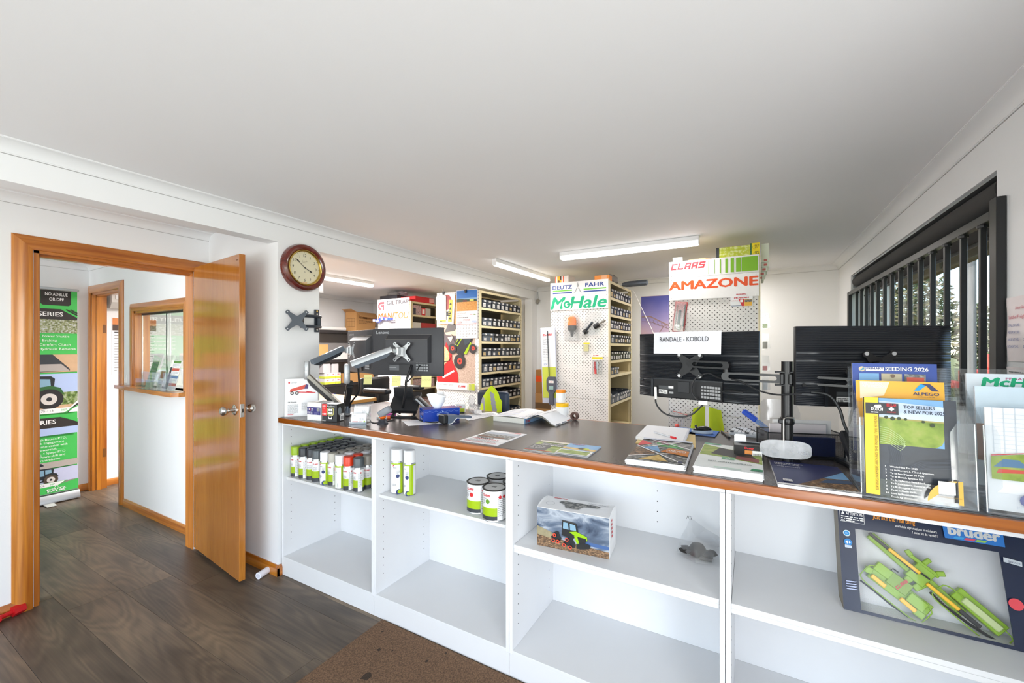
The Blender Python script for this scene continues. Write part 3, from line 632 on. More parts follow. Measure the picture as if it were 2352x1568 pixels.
rack('bolted_shelving', 'cream bolted rack with the green lettered sign on its pegboard end', -1.27, 4.25, .915, .66, [.3] + Z2, 2.215)
P2 = {2.048: [(1.6, 1), (1.6, 0), (1.3, 1), (1.2, 1), (1, 0)], 1.87: [(1, 0), (1, 0), (1, 0), (1.1, 1), (1.1, 0), (1, 0), (1, 0)], 1.717: [(1.6, 0), (1.5, 1), (1.5, 1), (1, 0), (1, 0)], 1.568: [(1, 2), (1, 0), (1.2, 1), (1.2, 1), (1.2, 1)], 1.387: [(1.3, 1), (1.3, 1), (.8, 1), (.8, 1), (.8, 0), (.8, 0)], .93: [(2.4, 2), (1, 0), (1, 0), (1, 0)]}
S2 = {2.048: 'top', 1.87: 'second', 1.717: 'third', 1.568: 'fourth', 1.387: 'fifth', .93: 'seventh'}
for z, p in P2.items(): fill(-1.27, 4.30, .82, z, .095, p, '%s shelf, rack behind the green lettered sign' % S2[z], int(z * 77))
fill(-1.27, 4.30, .30, 1.234, .08, [(1, 2), (1.3, 2)], 'sixth shelf, rack behind the green lettered sign', 5)
rack('bolted_shelving', 'cream bolted rack with the large orange and lime signs', .058, 3.70, .915, .66, [.3, .65, 1.0, 1.35, 1.7, 2.0], 2.215)
rack('bolted_shelving', 'cream bolted rack with the small grey and orange signs in the parts room', -4.24, 4.50, .95, .66, [.3, .62, .93, 1.10, 1.42, 1.72, 2.0], 2.19)
# ---------------------------------------------------------------- sign panels
def sign(name, label, x0, x1, z0, z1, y, draw):
    t = thing(name, label, 'sign', (x0, y, z0)); b = B(); b.box((0, 0, 0), (x1 - x0, .004, z1 - z0), mk((240, 238, 236), .35, name='sign_face'), .0006); b.obj('panel', t)
    b = B(); draw(Cv(b, (0, 0, 0), (1, 0, 0), (0, 0, 1), .0004), x1 - x0, z1 - z0); b.obj('lettering', t, 0)
    b = B()
    for x in (.02, x1 - x0 - .02):
        for z in (.015, z1 - z0 - .015): b.cyl((x, -.002, z), (x, 0, z), .0035, CHROME, n=8)
    b.obj('screws', t); return t
BLUE = c_(44, 72, 150); LIME = c_(112, 196, 62); GRN = c_(0, 168, 118); ORG = c_(236, 84, 22); MAR = c_(196, 96, 104); SLATE = c_(70, 60, 66); GLIME = c_(126, 184, 26); SIL = mk((168, 170, 172), .4); CLR = c_(206, 44, 52)
def logo_arrow(c, x, y, h, m):
    c.poly([(x, y + h), (x + h * .09, y + h * .66), (x, y + h * .5), (x - h * .09, y + h * .66)], m)
    c.poly([(x - h * .10, y + h * .48), (x - h * .03, y + h * .44), (x - h * .22, y + h * .08), (x - h * .42, y), (x - h * .30, y + h * .12)], m)
    c.poly([(x + h * .10, y + h * .48), (x + h * .03, y + h * .44), (x + h * .22, y + h * .08), (x + h * .42, y), (x + h * .30, y + h * .12)], m)
def s_deutz(c, w, h):
    c.text('DEUTZ', .028, h * .50, .040, BLUE, .225, bold=.03); c.rect(.028, h * .34, .255, h * .43, LIME); c.rect(.028, h * .17, .255, h * .26, BLUE)
    c.text('FAHR', .405, h * .55, .040, BLUE, .20, bold=.03); c.rect(.385, h * .34, .63, h * .43, LIME); c.rect(.385, h * .17, .63, h * .26, BLUE)
    logo_arrow(c, .32, .022, .118, SIL)
sign('wall_sign', 'white sign with blue words and an arrow emblem, on the pegboard rack', -1.930, -1.279, 2.085, 2.232, 4.236, s_deutz)
def s_mchale(c, w, h):
    c.text('M', .008, .018, .125, GRN, .165, bold=.035, shear=.25); c.text('Hale', .225, .018, .125, GRN, .405, bold=.03, shear=.22)
    W_ = mk((240, 238, 236), .35, name='sign_face'); c.circ(.193, .058, .056, W_); c.ring(.196, .060, .020, .040, GRN); c.rect(.196, .052, .25, .070, GRN)
sign('wall_sign', 'white sign with large green slanted lettering, on the pegboard rack', -1.930, -1.279, 1.928, 2.084, 4.236, s_mchale)
def stencil(c, t, x, y, h, w, m):
    """squared slanted capitals built from bars"""
    n = len(t); lw = w / n * .86; st = h * .27; sh = .28
    def R(x0, y0, x1, y1): c.poly([(X + x0 + y0 * sh, y + y0), (X + x1 + y0 * sh, y + y0), (X + x1 + y1 * sh, y + y1), (X + x0 + y1 * sh, y + y1)], m); c.k -= .9
    for i, ch in enumerate(t):
        X = x + w / n * i; v = lw * .30
        if ch in 'CGES': R(0, 0, lw, st); R(0, h - st, lw, h)
        if ch in 'CL': R(0, 0, v, h)
        if ch == 'L': R(0, 0, lw, st)
        if ch == 'A': R(0, 0, v, h); R(lw - v, 0, lw, h); R(0, h - st, lw, h); R(0, h * .30, lw, h * .52)
        if ch == 'S': R(0, h * .40, lw, h * .62); R(0, h * .5, v, h); R(lw - v, 0, lw, h * .5)
    c.k += .2
def s_claas(c, w, h):
    stencil(c, 'CLAAS', .012, .066, .052, .262, CLR)
    for x0, x1 in ((.300, .303), (.340, .345), (.380, .389), (.420, .435), (.457, .480), (.494, .526), (.532, .640)): c.rect(x0, .012, x1, h - .012, GLIME)
sign('wall_sign', 'white sign with red slanted word and lime bars, topmost on the tall rack', -.598, .050, 2.098, 2.232, 3.686, s_claas)
def s_ama(c, w, h): c.text('AMAZONE', .004, .085, .068, ORG, w - .012, bold=.04)
sign('wall_sign', 'white sign with bold orange capitals, below the lime barred sign', -.598, .050, 1.915, 2.096, 3.686, s_ama)
def s_gil(c, w, h):
    c.ring(.072, h - .10, .030, .062, MAR); c.rect(.072, h - .165, .145, h - .035, mk((240, 238, 236), .35, name='sign_face')); c.rect(.070, h - .070, .142, h - .038, MAR); c.rect(.110, h - .165, .142, h - .082, MAR); c.rect(.072, h - .115, .142, h - .086, MAR)
    c.text('GILTRAP', .19, h - .085, .058, SLATE, .445, bold=.012); c.rect(.19, h - .108, w - .01, h - .106, GREYINK); c.text('ENGINEERED PERFORMANCE', .19, h - .142, .018, SLATE, .445); c.rect(.19, h - .158, w - .01, h - .156, GREYINK)
sign('wall_sign', 'white sign with grey words and pink letter emblem, in the parts room', -4.896, -4.256, 2.060, 2.243, 4.486, s_gil)
def s_man(c, w, h): c.text('MANITOU', .012, .022, .092, ORG, w - .03, bold=.03, shear=.12)
sign('wall_sign', 'white sign with orange slanted capitals, in the parts room', -4.896, -4.256, 1.925, 2.058, 4.486, s_man)
# ================================================================ outside the window
GRASS = blend('dry_grass', [(120, 118, 60), (150, 150, 84), (176, 168, 110)], (3, 3, 3), 8, .95, .3, .7, bump=.5)
b = B(); b.box((-60, -70, -.6), (90, 110, -.45), GRASS); struct('ground', b, 'dry grass yard outside the window', 'ground')
b = B(); b.box((-14, -16, -.449), (40, -6.5, -.42), mk((168, 164, 158), .9, 0, .06, 2)); struct('driveway', b, 'pale concrete drive in front of the shop', 'ground')
LEAF = [mk((98, 104, 52), .7, 0, .2, 3), mk((140, 132, 84), .7, 0, .2, 3), mk((74, 84, 42), .7, 0, .2, 3), mk((168, 150, 112), .7, 0, .15, 3)]
def leaves(b, c, r, n, s, seed, mats, flat=1):
    rr = random.Random(seed); c = Vector(c)
    for i in range(n):
        d = Vector((rr.gauss(0, 1), rr.gauss(0, 1), rr.gauss(0, 1))).normalized(); q = rr.random() ** .4
        p = c + Vector((d.x * r[0] * q, d.y * r[1] * q, d.z * r[2] * q)); u = Vector((rr.gauss(0, 1), rr.gauss(0, 1), rr.gauss(0, .6))).normalized(); w = u.orthogonal().normalized(); L = s * rr.uniform(.6, 1.4)
        b.add([p - u * L, p + w * L * .4, p + u * L, p - w * L * .4], [(0, 1, 2, 3)], mats[int(rr.random() * len(mats))])
def outtree(c, r, h, label, n, seed):
    t = thing('garden_tree', label, 'tree', (c[0], c[1], -.45)); b = B(t); base = Vector((c[0], c[1], -.45)); topv = Vector((c[0] + .2, c[1], h)); b.tube([base, base.lerp(topv, .5) + Vector((.1, .1, 0)), topv], .14, mk((96, 84, 70), .9), 8, r2=.05)
    rr = random.Random(seed)
    for k in range(9):
        q = base.lerp(topv, .45 + .05 * k); e = q + Vector((rr.uniform(-1, 1) * r[0] * .8, rr.uniform(-1, 1) * r[1] * .8, rr.uniform(.2, .9) * r[2])); b.tube([q, q.lerp(e, .5) + Vector((0, 0, .1)), e], .04, mk((96, 84, 70), .9), 6, r2=.01)
    b.obj('trunk', t)
    b = B(t); leaves(b, (c[0], c[1], h), r, n, .085, seed, LEAF[:4])
    o = b.obj('foliage', t, 0); o['kind'] = 'stuff'
outtree((3.85, 15.4, 0), (.85, 1.0, 1.35), 2.35, 'leafy tree with dry tan leaves seen through the bars', 2600, 3)
outtree((4.75, 14.6, 0), (.45, .5, .9), 1.75, 'smaller green tree right of the tan tree outside', 900, 5)
b = B()
rr = random.Random(11)
for i in range(5200):
    y = rr.uniform(5.5, 17); x = 1.95 + (y - 5.5) * .30 + rr.uniform(-.1, 1.2); h = rr.uniform(.5, 1.55); p = Vector((x, y, -.45)); q = p + Vector((rr.gauss(0, .25), rr.gauss(0, .25), h)); w = Vector((rr.gauss(0, 1), rr.gauss(0, 1), 0)).normalized() * .02
    b.add([p - w, p + w, q], [(0, 1, 2)], LEAF[int(rr.random() * 4)])
tag(b.obj('garden_hedge', None, 0), 'ragged hedge of long grass and shrubs outside the bars', 'hedge', None, 'stuff')
TIM = wood('weathered_pole', (110, 104, 98), (160, 154, 146), 'Z', .9, 0, 30)
b = B(); q = px(2231, 700, 2.9); b.cyl((q.x, q.y, -.45), (q.x, q.y, 8.5), .056, TIM, r2=.05, n=14); tag(b.obj('power_pole'), 'weathered grey timber power pole outside the bars', 'pole')
FR = mk((70, 74, 80), .5, .6); t = thing('yard_fence', 'grey pipe rail fence behind the hedge', 'fence', (6, 22, -.45))
for x in (4.9, 7, 9): b = B(t); b.cyl((x, 22, -.45), (x, 22, 2.6), .04, FR, n=8); b.obj('post', t)
b = B(t); b.cyl((4.6, 22, 2.55), (9.5, 22, 2.55), .04, FR, n=8); b.obj('rail', t)
RP = mk((228, 62, 34), .5, 0, .1, 6, name='red_machine_paint')
for i, (x, y, z, lb) in enumerate(((4.05, 11.2, 1.1, 'red farm machine outside, taller one left of the pole'), (4.9, 10.4, .55, 'red farm machine outside, low one right of the pole'))):
    t = thing('farm_machine', lb, 'machine', (x, y, -.45)); b = B(t); b.box((x - .5, y - .3, z - .25), (x + .5, y + .4, z), RP, .03); b.box((x - .2, y - .2, z), (x + .25, y + .3, z + .3), RP, .05); b.obj('hopper', t)
    b = B(t); b.bar((x - .7, y, z - .3), (x + .7, y, z - .3), .1, .1, RP); b.bar((x - .5, y - .4, z - .3), (x - .5, y + .9, z - .3), .1, .1, RP); b.obj('frame', t)
    for s in (-1, 1): b = B(t); M = Matrix.Translation((x + s * .55, y, -.10)) @ Matrix.Rotation(math.pi / 2, 4, 'Y'); b.lathe([(.15, -.09), (.33, -.09), (.35, -.05), (.35, .05), (.33, .09), (.15, .09)], BLACKP, M=M, n=20); b.obj('wheel', t)
BRK = mk((140, 104, 84), .9, 0, .1, 5, .4, name='brick_wall'); t = thing('neighbour_shed', 'brown brick building with grey panels across the yard', 'building', (3.3, 20, -.45))
b = B(t); b.box((2.2, 19, -.45), (4.35, 24, 2.3), BRK); b.obj('wall', t)
b = B(t); b.box((2.1, 18.8, 2.3), (4.6, 24.2, 2.42), mk((170, 168, 160), .6)); b.prism([(2.0, 2.42), (4.7, 2.42), (3.35, 3.5)], 5.4, mk((120, 112, 106), .8), (0, 24.2, 0), (1, 0, 0), (0, 0, 1)); b.obj('roof', t)
for x in (2.75, 3.2, 3.7): b = B(t); b.box((x, 18.95, -.2), (x + .30, 19.0, 1.9), mk((186, 182, 172), .6)); b.obj('panel', t)
ev = thing('roof_eave', 'brown eave with gutter brackets above the window outside', 'eave', (1.4, 3.5, 2.3), kind='structure')
b = B(ev); b.box((XR + .2, -2.6, 2.36), (1.62, 7, 2.40), mk((96, 78, 64), .8)); b.obj('soffit', ev)
b = B(ev); b.box((1.60, -2.6, 2.27), (1.68, 7, 2.42), mk((112, 88, 70), .7), .01); b.obj('gutter', ev)
for i in range(11): b = B(ev); b.cyl((1.595, 1.6 + .5 * i, 2.325), (1.60, 1.6 + .5 * i, 2.325), .035, mk((74, 62, 54), .7), n=12); b.obj('bracket', ev)
b = B(); b.box((XF - .3, YF - 1.2, 2.53), (1.7, YB + .4, 2.62), mk((120, 110, 100), .8)); struct('roof', b, 'low roof over the shop', 'roof')
# ================================================================ hall: pull-up banner, poster, unit on the wall
BG = mk((72, 190, 88), .45, 0, .03, name='banner_green'); BK = mk((46, 40, 38), .5, name='banner_black'); WHT = mk((242, 240, 238), .5, name='print_white')
SKYP = mk((176, 194, 232), .5, 0, .05, 4, name='print_sky'); FOL = blend('print_foliage', [(70, 78, 52), (150, 156, 112), (206, 206, 214)], (30, 60, 60), 6, .5); DIRT = mk((206, 170, 134), .6, 0, .1, 20, name='print_dirt'); VINE = blend('print_vine', [(52, 74, 34), (108, 134, 60), (190, 196, 170)], (40, 40, 40), 6, .5)
TYRE = blend('print_tyre', [(56, 46, 38), (92, 76, 60)], (30, 30, 120), 4, .6); TYB = mk((34, 32, 34), .6); CAB = mk((36, 40, 46), .5); WIN = mk((132, 168, 190), .4, 0, .1, 8)
bn = thing('pull_up_banner', 'tall green pull-up banner with tractor pictures in the hall', 'banner', (-5.975, 1.09, 0))
b = B(bn); b.box((-5.978, .66, .10), (-5.976, 1.515, 2.09), mk((235, 238, 235), .5)); b.obj('fabric', bn)
b = B(bn); b.box((-5.995, .65, 2.09), (-5.96, 1.525, 2.115), ALU, .004); b.obj('top_bar', bn)
b = B(bn); b.prism([(-6.05, .012), (-5.90, .012), (-5.90, .035), (-5.93, .085), (-6.02, .10), (-6.05, .08)], -.865, ALU, (0, .655, 0), (1, 0, 0), (0, 0, 1)); b.obj('base', bn)
for y in (.85, 1.30): b = B(bn); b.box((-5.93, y - .035, .003), (-5.80, y + .035, .011), mk((196, 196, 192), .5), .003); b.obj('foot', bn)
b = B(bn); c = Cv(b, (-5.976, .66, 0), (0, 1, 0), (0, 0, 1), .0005); W_ = .855
c.rect(0, .10, W_, 2.088, BG); c.text('FAHR', .30, 1.965, .07, WHT, .265, bold=.04); c.poly([(.60, 2.088), (.60, 1.955), (.615, 1.94), (.795, 1.94), (.81, 1.955), (.81, 2.088)], BK)
c.text('NO ADBLUE', .708, 2.035, .030, WHT, .155, 'c', .02); c.text('OR DPF', .708, 1.985, .030, WHT, .10, 'c', .02)
c.poly([(0, 1.80), (W_, 1.80), (W_, 1.83), (.74, 1.905), (0, 1.905)], BK); c.text('UTILITY SERIES', .752, 1.833, .040, WHT, .40, 'r', .02)
for k in range(3): c.line([(.745 + .03 * k, 1.905), (W_, 1.905 - (W_ - .745 - .03 * k) * .68)], .011, BK if k else BG)
c.rect(0, 1.665, W_, 1.80, FOL)
for k, s in enumerate(('Dual Clutch Power Shuttle', 'Wet Wheel Braking', 'Stop & Go Comfort Clutch', 'Additional Hydraulic Remotes')): c.text(s, .44, 1.625 - k * .042, .023, WHT)
c.rect(0, 1.28, W_, 1.455, DIRT); c.poly([(.48, 1.28), (.53, 1.455), (.68, 1.455), (.80, 1.31), (.80, 1.29), (.48, 1.28)], DGREY); c.poly([(.40, 1.285), (.40, 1.455), (.53, 1.455), (.50, 1.30)], BG); c.poly([(.56, 1.29), (.60, 1.36), (.74, 1.36), (.80, 1.29)], mk((176, 166, 160), .5))
def tractor(c, x, y, s, wheel, rim, body, seed=0, facing=1):
    """side view of a cab tractor, s = height"""
    def X(a): return x + facing * a * s
    def P(pts, m): c.poly([(X(a), y + q * s) for a, q in pts], m)
    P([(-.95, .28), (-.95, .52), (-.80, .60), (-.12, .64), (-.12, .28)], body); P([(-.9, .24), (-.1, .24), (.1, .34), (.1, .2), (-.9, .14)], CAB)
    P([(-.14, .36), (-.20, .92), (-.08, .98), (.42, .96), (.50, .88), (.46, .40), (.2, .3)], CAB); P([(-.10, .55), (-.14, .88), (.10, .89), (.12, .55)], WIN); P([(.16, .55), (.15, .89), (.40, .87), (.42, .58)], WIN)
    P([(.02, .42), (.16, .64), (.42, .68), (.62, .60), (.70, .40), (.55, .5), (.3, .5)], body)
    c.circ(X(.38), y + .28 * s, .30 * s, wheel); c.circ(X(.38), y + .28 * s, .17 * s, rim); c.circ(X(.38), y + .28 * s, .06 * s, CAB)
    c.circ(X(-.66), y + .19 * s, .21 * s, wheel); c.circ(X(-.66), y + .19 * s, .12 * s, rim); c.circ(X(-.66), y + .19 * s, .04 * s, CAB)
RIM = mk((214, 206, 200), .5); DGRN = mk((46, 96, 50), .5)
c.rect(0, .905, W_, 1.265, SKYP); c.rect(.3, .93, W_, 1.08, VINE); c.rect(0, .905, W_, .955, DIRT); tractor(c, .53, .925, .33, TYB, RIM, DGRN)
c.poly([(.45, .88), (.54, .925), (.80, .925), (W_, .99), (W_, .875)], WHT); c.text('75-113', .60, .893, .021, BK); c.text('HP', .74, .893, .021, c_(96, 186, 104)); c.line([(.78, .88), (W_, .955)], .014, BK); c.line([(.76, .875), (W_, .935)], .008, BG)
c.poly([(0, .735), (W_, .735), (W_, .77), (.73, .835), (0, .845)], BK); c.text('LARGE SERIES', .70, .775, .040, WHT, .36, 'r', .02)
for k in range(2): c.line([(.75 + .035 * k, .84), (W_, .775 + .02 * k)], .010, BG)
c.rect(0, .665, W_, .735, SKYP)
for k, s in enumerate(('Platform: Push Button PTO,', 'Auto Difflock Engagement', 'TTV Shift Transmission with', 'Automatic Powershift', '4-6 Cylinder, 4 Speed PTO', 'Available in Powershift and', 'Speedshift Transmission')): c.text(s, .45, .618 - k * .033, .020, WHT)
c.rect(0, .345, W_, .405, mk((178, 168, 160), .6, 0, .1, 20)); c.poly([(.40, .345), (.40, .40), (.60, .40), (.62, .375), (.48, .345)], CAB)
c.rect(0, .075 + .10, W_, .335, mk((198, 200, 226), .5)); c.rect(0, .175, W_, .20, mk((150, 140, 130), .6)); tractor(c, .60, .185, .185 * .9, TYRE, RIM, CAB)
c.circ(.515, .245, .075, TYRE); c.circ(.525, .245, .042, RIM)
c.poly([(0, .100), (0, .175), (.43, .175), (.50, .205), (.78, .205), (.72, .175), (W_, .20), (W_, .100)], BG); c.poly([(.45, .168), (.53, .203), (.76, .203), (.71, .168)], WHT); c.text('171-336', .545, .178, .017, BK); c.text('HP', .66, .178, .017, c_(96, 186, 104))
logo_arrow(c, .70, .150, .050 * .9, WHT); c.text('DEUTZ', .70, .131, .014, WHT, .13, 'c', .04); c.text('FAHR', .70, .113, .014, WHT, .12, 'c', .04); c.text('.COM.AU', .435, .115, .018, WHT, None, 'r', .04)
b.obj('print', bn, 0)
# second banner on the opposite side of the hall, seen only as a reflection in the hatch
b2 = thing('pull_up_banner', 'second green banner reflected in the hatch glass', 'banner', (-5.3, .05, 0)); b = B(b2); b.box((-5.75, .04, .02), (-4.55, .06, 2.1), mk((235, 238, 235), .5)); b.obj('fabric', b2)
b = B(b2); c = Cv(b, (-4.55, .0601, 0), (-1, 0, 0), (0, 0, 1), .0006); c.rect(0, 1.95, 1.2, 2.1, BG); c.rect(0, 1.80, 1.2, 1.95, mk((150, 146, 144), .5)); c.text('LIFESTYLE UTILITY', .6, 1.85, .05, WHT, .8, 'c', .03); c.rect(0, 1.5, 1.2, 1.80, DIRT); tractor(c, .6, 1.52, .22, TYB, RIM, BG)
for k in range(9): c.rect(.05, 1.40 - .05 * k, 1.15, 1.402 - .05 * k, INK)
c.para(.06, 1.45, 1.1, 14, .045, GREYINK, 4, .3); b.obj('print', b2, 0)
# poster and wall unit seen through the hall doorway
t = thing('wall_poster', 'white chart poster with orange top, seen through the hall doorway', 'poster', (XF, 1.98, 1.3)); b = B(t); b.box((XF + .0005, 1.845, 1.215), (XF + .003, 2.25, 1.86), PAPER); b.obj('sheet', t)
b = B(t); c = Cv(b, (XF + .003, 1.845, 1.215), (0, 1, 0), (0, 0, 1), .0005); c.rect(.005, .50, .40, .64, mk((70, 48, 36), .5)); c.rect(.005, .565, .40, .64, mk((214, 130, 66), .5)); c.circ(.12, .56, .05, mk((200, 196, 190), .5)); c.para(.02, .47, .38, 14, .03, GREYINK, 2, .2); c.rect(.02, .475, .36, .485, INK); b.obj('print', t, 0)
t = thing('wall_heater', 'white box unit high on the wall through the hall doorway', 'appliance', (XF, 1.95, 1.96)); b = B(t); b.prism([(XF + .001, 2.12), (XF + .16, 2.12), (XF + .16, 2.02), (XF + .10, 1.955), (XF + .001, 1.955)], -.42, mk((214, 210, 204), .4), (0, 1.80, 0), (1, 0, 0), (0, 0, 1)); b.obj('case', t)
b = B(t); b.ball((XF + .17, 1.95, 1.99), (.035, .04, .03), DGREY); b.box((XF + .161, 1.83, 2.05), (XF + .166, 2.0, 2.11), WHITE); b.obj('lamp', t)
# leaflet stands on the hatch sill
def leafstand(x, w, label, cols):
    t = thing('leaflet_stand', label, 'leaflet holder', (x, YH - .055, 1.165)); b = B(); b.box((0, -.001, 0), (w, .001, .30), ACR, M=Matrix.Rotation(-.25, 4, 'X')); b.box((0, -.05, .0002), (w, .05, .004), ACRE)
    for k in range(2): b.box((0, -.06 + .04 * k, .004), (w, -.058 + .04 * k, .09 + .06 * k), ACR)
    b.obj('acrylic_stand', t)
    return t
leafstand(-4.66, .17, 'acrylic leaflet stand with dark cards on the hatch sill, left', 0); leafstand(-4.45, .16, 'small acrylic leaflet stand on the hatch sill, middle', 0); leafstand(-4.24, .15, 'four tier acrylic leaflet stand on the hatch sill, right', 0)
def leaflet(x, z, w, h, m, m2, lb, y=0, tilt=-.25):
    t = thing('leaflet', lb, 'leaflet', (x, YH - .05 + y, z)); t.rotation_euler.x = tilt; b = B(); b.box((0, 0, 0), (w, .002, h), m); b.obj('card', t); b = B(); c = Cv(b, (0, 0, 0), (1, 0, 0), (0, 0, 1), .0005); c.rect(.004, h * .55, w - .004, h * .95, m2); c.para(.008, h * .5, w - .008, 4, h * .1, GREYINK, x, .35); b.obj('print', t, 0)
leaflet(-4.655, 1.175, .13, .24, mk((196, 190, 170), .5), mk((50, 60, 44), .5), 'leaflet with a dark watch picture in the left hatch stand')
leaflet(-4.44, 1.172, .09, .16, mk((226, 226, 226), .5), mk((150, 40, 44), .5), 'red and white leaflet in the middle hatch stand')
leaflet(-4.34, 1.172, .05, .19, mk((60, 70, 84), .5), mk((30, 34, 40), .5), 'narrow dark leaflet in the middle hatch stand', .02)
for k, nmx in enumerate(('lowest', 'second', 'third', 'top')): leaflet(-4.235, 1.172 + .062 * k, .135, .06, PAPER, [mk((180, 60, 50), .5), mk((90, 120, 160), .5), mk((190, 80, 60), .5), mk((90, 140, 60), .5)][k], '%s white card in the four tier hatch stand' % nmx, .012 * k)
# red dumbbell, floor stop
t = thing('dumbbell', 'red hexagonal dumbbell on the floor at the left edge', 'dumbbell', (-3.50, .56, .028)); b = B(); R_ = mk((196, 24, 32), .35, name='red_vinyl')
for y in (-.06, .045): b.tube([(0, y, .03), (0, y + .02, .03), (0, y + .035, .03), (0, y + .05, .03)], .028, R_, 6)
o = b.obj('weights', t, 20); o['kind'] = 'stuff'
b = B(); b.cyl((0, -.05, .03), (0, .05, .03), .012, R_, n=12); b.obj('handle', t); t.location = pz(2, 1416, .03); t.location.z = -.003; t.rotation_euler.z = .35
b = B(); p, q = pz(592, 1316, .02), pz(615, 1305, .03); b.cyl((-2.815, 1.565, .0225), (-2.838, 1.642, .0225), .0215, mk((236, 236, 244), .4), n=20); b.cyl((-2.8145, 1.5635, .0225), (-2.815, 1.565, .0225), .015, mk((210, 210, 220), .4), n=16); tag(b.obj('door_stop'), 'white cylindrical door stop fixed to the baseboard', 'door stop')
# ================================================================ wall clock
ck = thing('wall_clock', 'round wall clock with mahogany rim and brass ring', 'clock', (XC, 1.836, 2.083)); M = Matrix.Translation((.001, 0, 0)) @ Matrix.Rotation(math.pi / 2, 4, 'Y')
MAH = wood('mahogany', (70, 18, 12), (120, 40, 24), 'Y', .18, .8); BRA = mk((206, 176, 92), .2, 1, .03)
b = B(); b.lathe([(.118, .0), (.165, .0), (.166, .018), (.158, .036), (.142, .044), (.128, .038), (.122, .030)], MAH, M=M, n=56, cap=False); b.obj('rim', ck)
b = B(); b.lathe([(.124, .030), (.124, .038), (.119, .040), (.113, .034), (.112, .024)], BRA, M=M, n=56, cap=False); b.obj('bezel', ck)
b = B(); b.lathe([(.0005, .023), (.113, .023)], mk((226, 218, 190), .6, 0, .02), M=M, n=48, cap=False); b.obj('dial', ck)
b = B(); c = Cv(b, (.024, 0, 0), (0, 1, 0), (0, 0, 1), .0004)
for k in range(1, 13):
    a = math.pi / 2 - k * math.pi / 6; c.text(str(k), .086 * math.cos(a), .086 * math.sin(a) - .0095, .019, INK, None, 'c', 0, .1, 0, 3, 0); c.circ(.106 * math.cos(a), .106 * math.sin(a), .0018, INK, 6); c.k = 1
c.ring(0, -.03, .003, .0045, INK); c.para(-.02, .052, .02, 2, .008, mk((176, 168, 140), .6), 3, .4); c.k = 2; c.ring(0, .045, .016, .0165, mk((190, 182, 154), .6)); c.rect(-.018, -.112, .018, -.099, mk((224, 192, 148), .6)); b.obj('print', ck, 0)
b = B(); c = Cv(b, (.027, 0, 0), (0, 1, 0), (0, 0, 1), .0006)
def hand(a, L, w): 
    d = Vector((math.cos(a), math.sin(a))); n = Vector((-d.y, d.x)); f = lambda s, t: (d.x * L * s + n.x * t, d.y * L * s + n.y * t)
    c.poly([f(-.15, -w * .3), f(.55, -w * .3), f(.70, -w), f(1, 0), f(.70, w), f(.55, w * .3), f(-.15, w * .3)], INK)
hand(math.pi / 2 - math.radians(51.5 * 6 - 0), .092, .0055); hand(math.pi / 2 - math.radians(116), .066, .0065); c.circ(0, 0, .005, INK); b.obj('hands', ck, 0)
b = B(); b.lathe([(.0005, .033), (.113, .031)], GLASS, M=M, n=40, cap=False); b.obj('glass', ck)
# ---------------------------------------------------------------- empty monitor bracket under the clock
GUN = mk((58, 64, 72), .42, .3, .06, name='gunmetal')
br = thing('wall_bracket', 'empty dark grey monitor bracket on the pier under the clock', 'bracket', (XC, 1.83, 1.716)); b = B(br); b.box((XC + .0005, 1.924, 1.634), (XC + .010, 1.960, 1.798), GUN, .002); b.obj('wall_plate', br)
b = B(br)
for z in (1.652, 1.765, 1.786): b.cyl((XC + .010, 1.942, z), (XC + .0125, 1.942, z), .006, BRA if z > 1.78 else CHROME, n=10)
b.obj('screws', br)
for z in (1.745, 1.672):
    b = B(br); b.tube([(XC + .030, 1.955, z), (XC + .055, 1.92, z), (XC + .058, 1.87, z), (XC + .045, 1.835, z), (XC + .035, 1.81, z)], .011, GUN, 8); b.obj('arm', br)
b = B(br); b.cyl((XC + .025, 1.948, 1.665), (XC + .025, 1.948, 1.752), .014, GUN); b.obj('pivot', br); b = B(br); b.cyl((XC + .035, 1.81, 1.66), (XC + .035, 1.81, 1.757), .012, GUN); b.obj('pivot', br)
b = B(br); b.cyl((XC + .035, 1.80, 1.708), (XC + .05, 1.765, 1.708), .024, BLACKP); b.obj('tilt_joint', br)
def vesa(b, C, N, U, r, w, t, m):
    """X shaped plate centred at C, facing N, U to its right"""
    C = Vector(C); N = Vector(N).normalized(); U = Vector(U).normalized(); V = N.cross(U)
    pts = []
    for k in range(4):
        a = math.pi / 4 + k * math.pi / 2; d = (math.cos(a), math.sin(a)); n = (-d[1], d[0])
        for s, q in ((r * .30, -w), (r * .8, -w * .55), (r * .92, -w * .75), (r * 1.04, -w * .5), (r * 1.04, w * .5), (r * .92, w * .75), (r * .8, w * .55), (r * .30, w)): pts.append((d[0] * s + n[0] * q, d[1] * s + n[1] * q))
    b.prism(pts, t, m, C, U, V); return [C + (U * math.cos(math.pi / 4 + k * math.pi / 2) + V * math.sin(math.pi / 4 + k * math.pi / 2)) * r * .92 + N * t for k in range(4)]
b = B(br); NN = Vector((.75, -.55, 0)); hs = vesa(b, (XC + .058, 1.757, 1.708), NN, Vector((0, 0, 1)).cross(NN), .088, .020, .003, GUN); b.obj('mount_plate', br)
b = B(br)
for h in hs: b.cyl(h, h + NN.normalized() * .0008, .004, c_(200, 200, 200), n=8)
b.obj('screws', br)
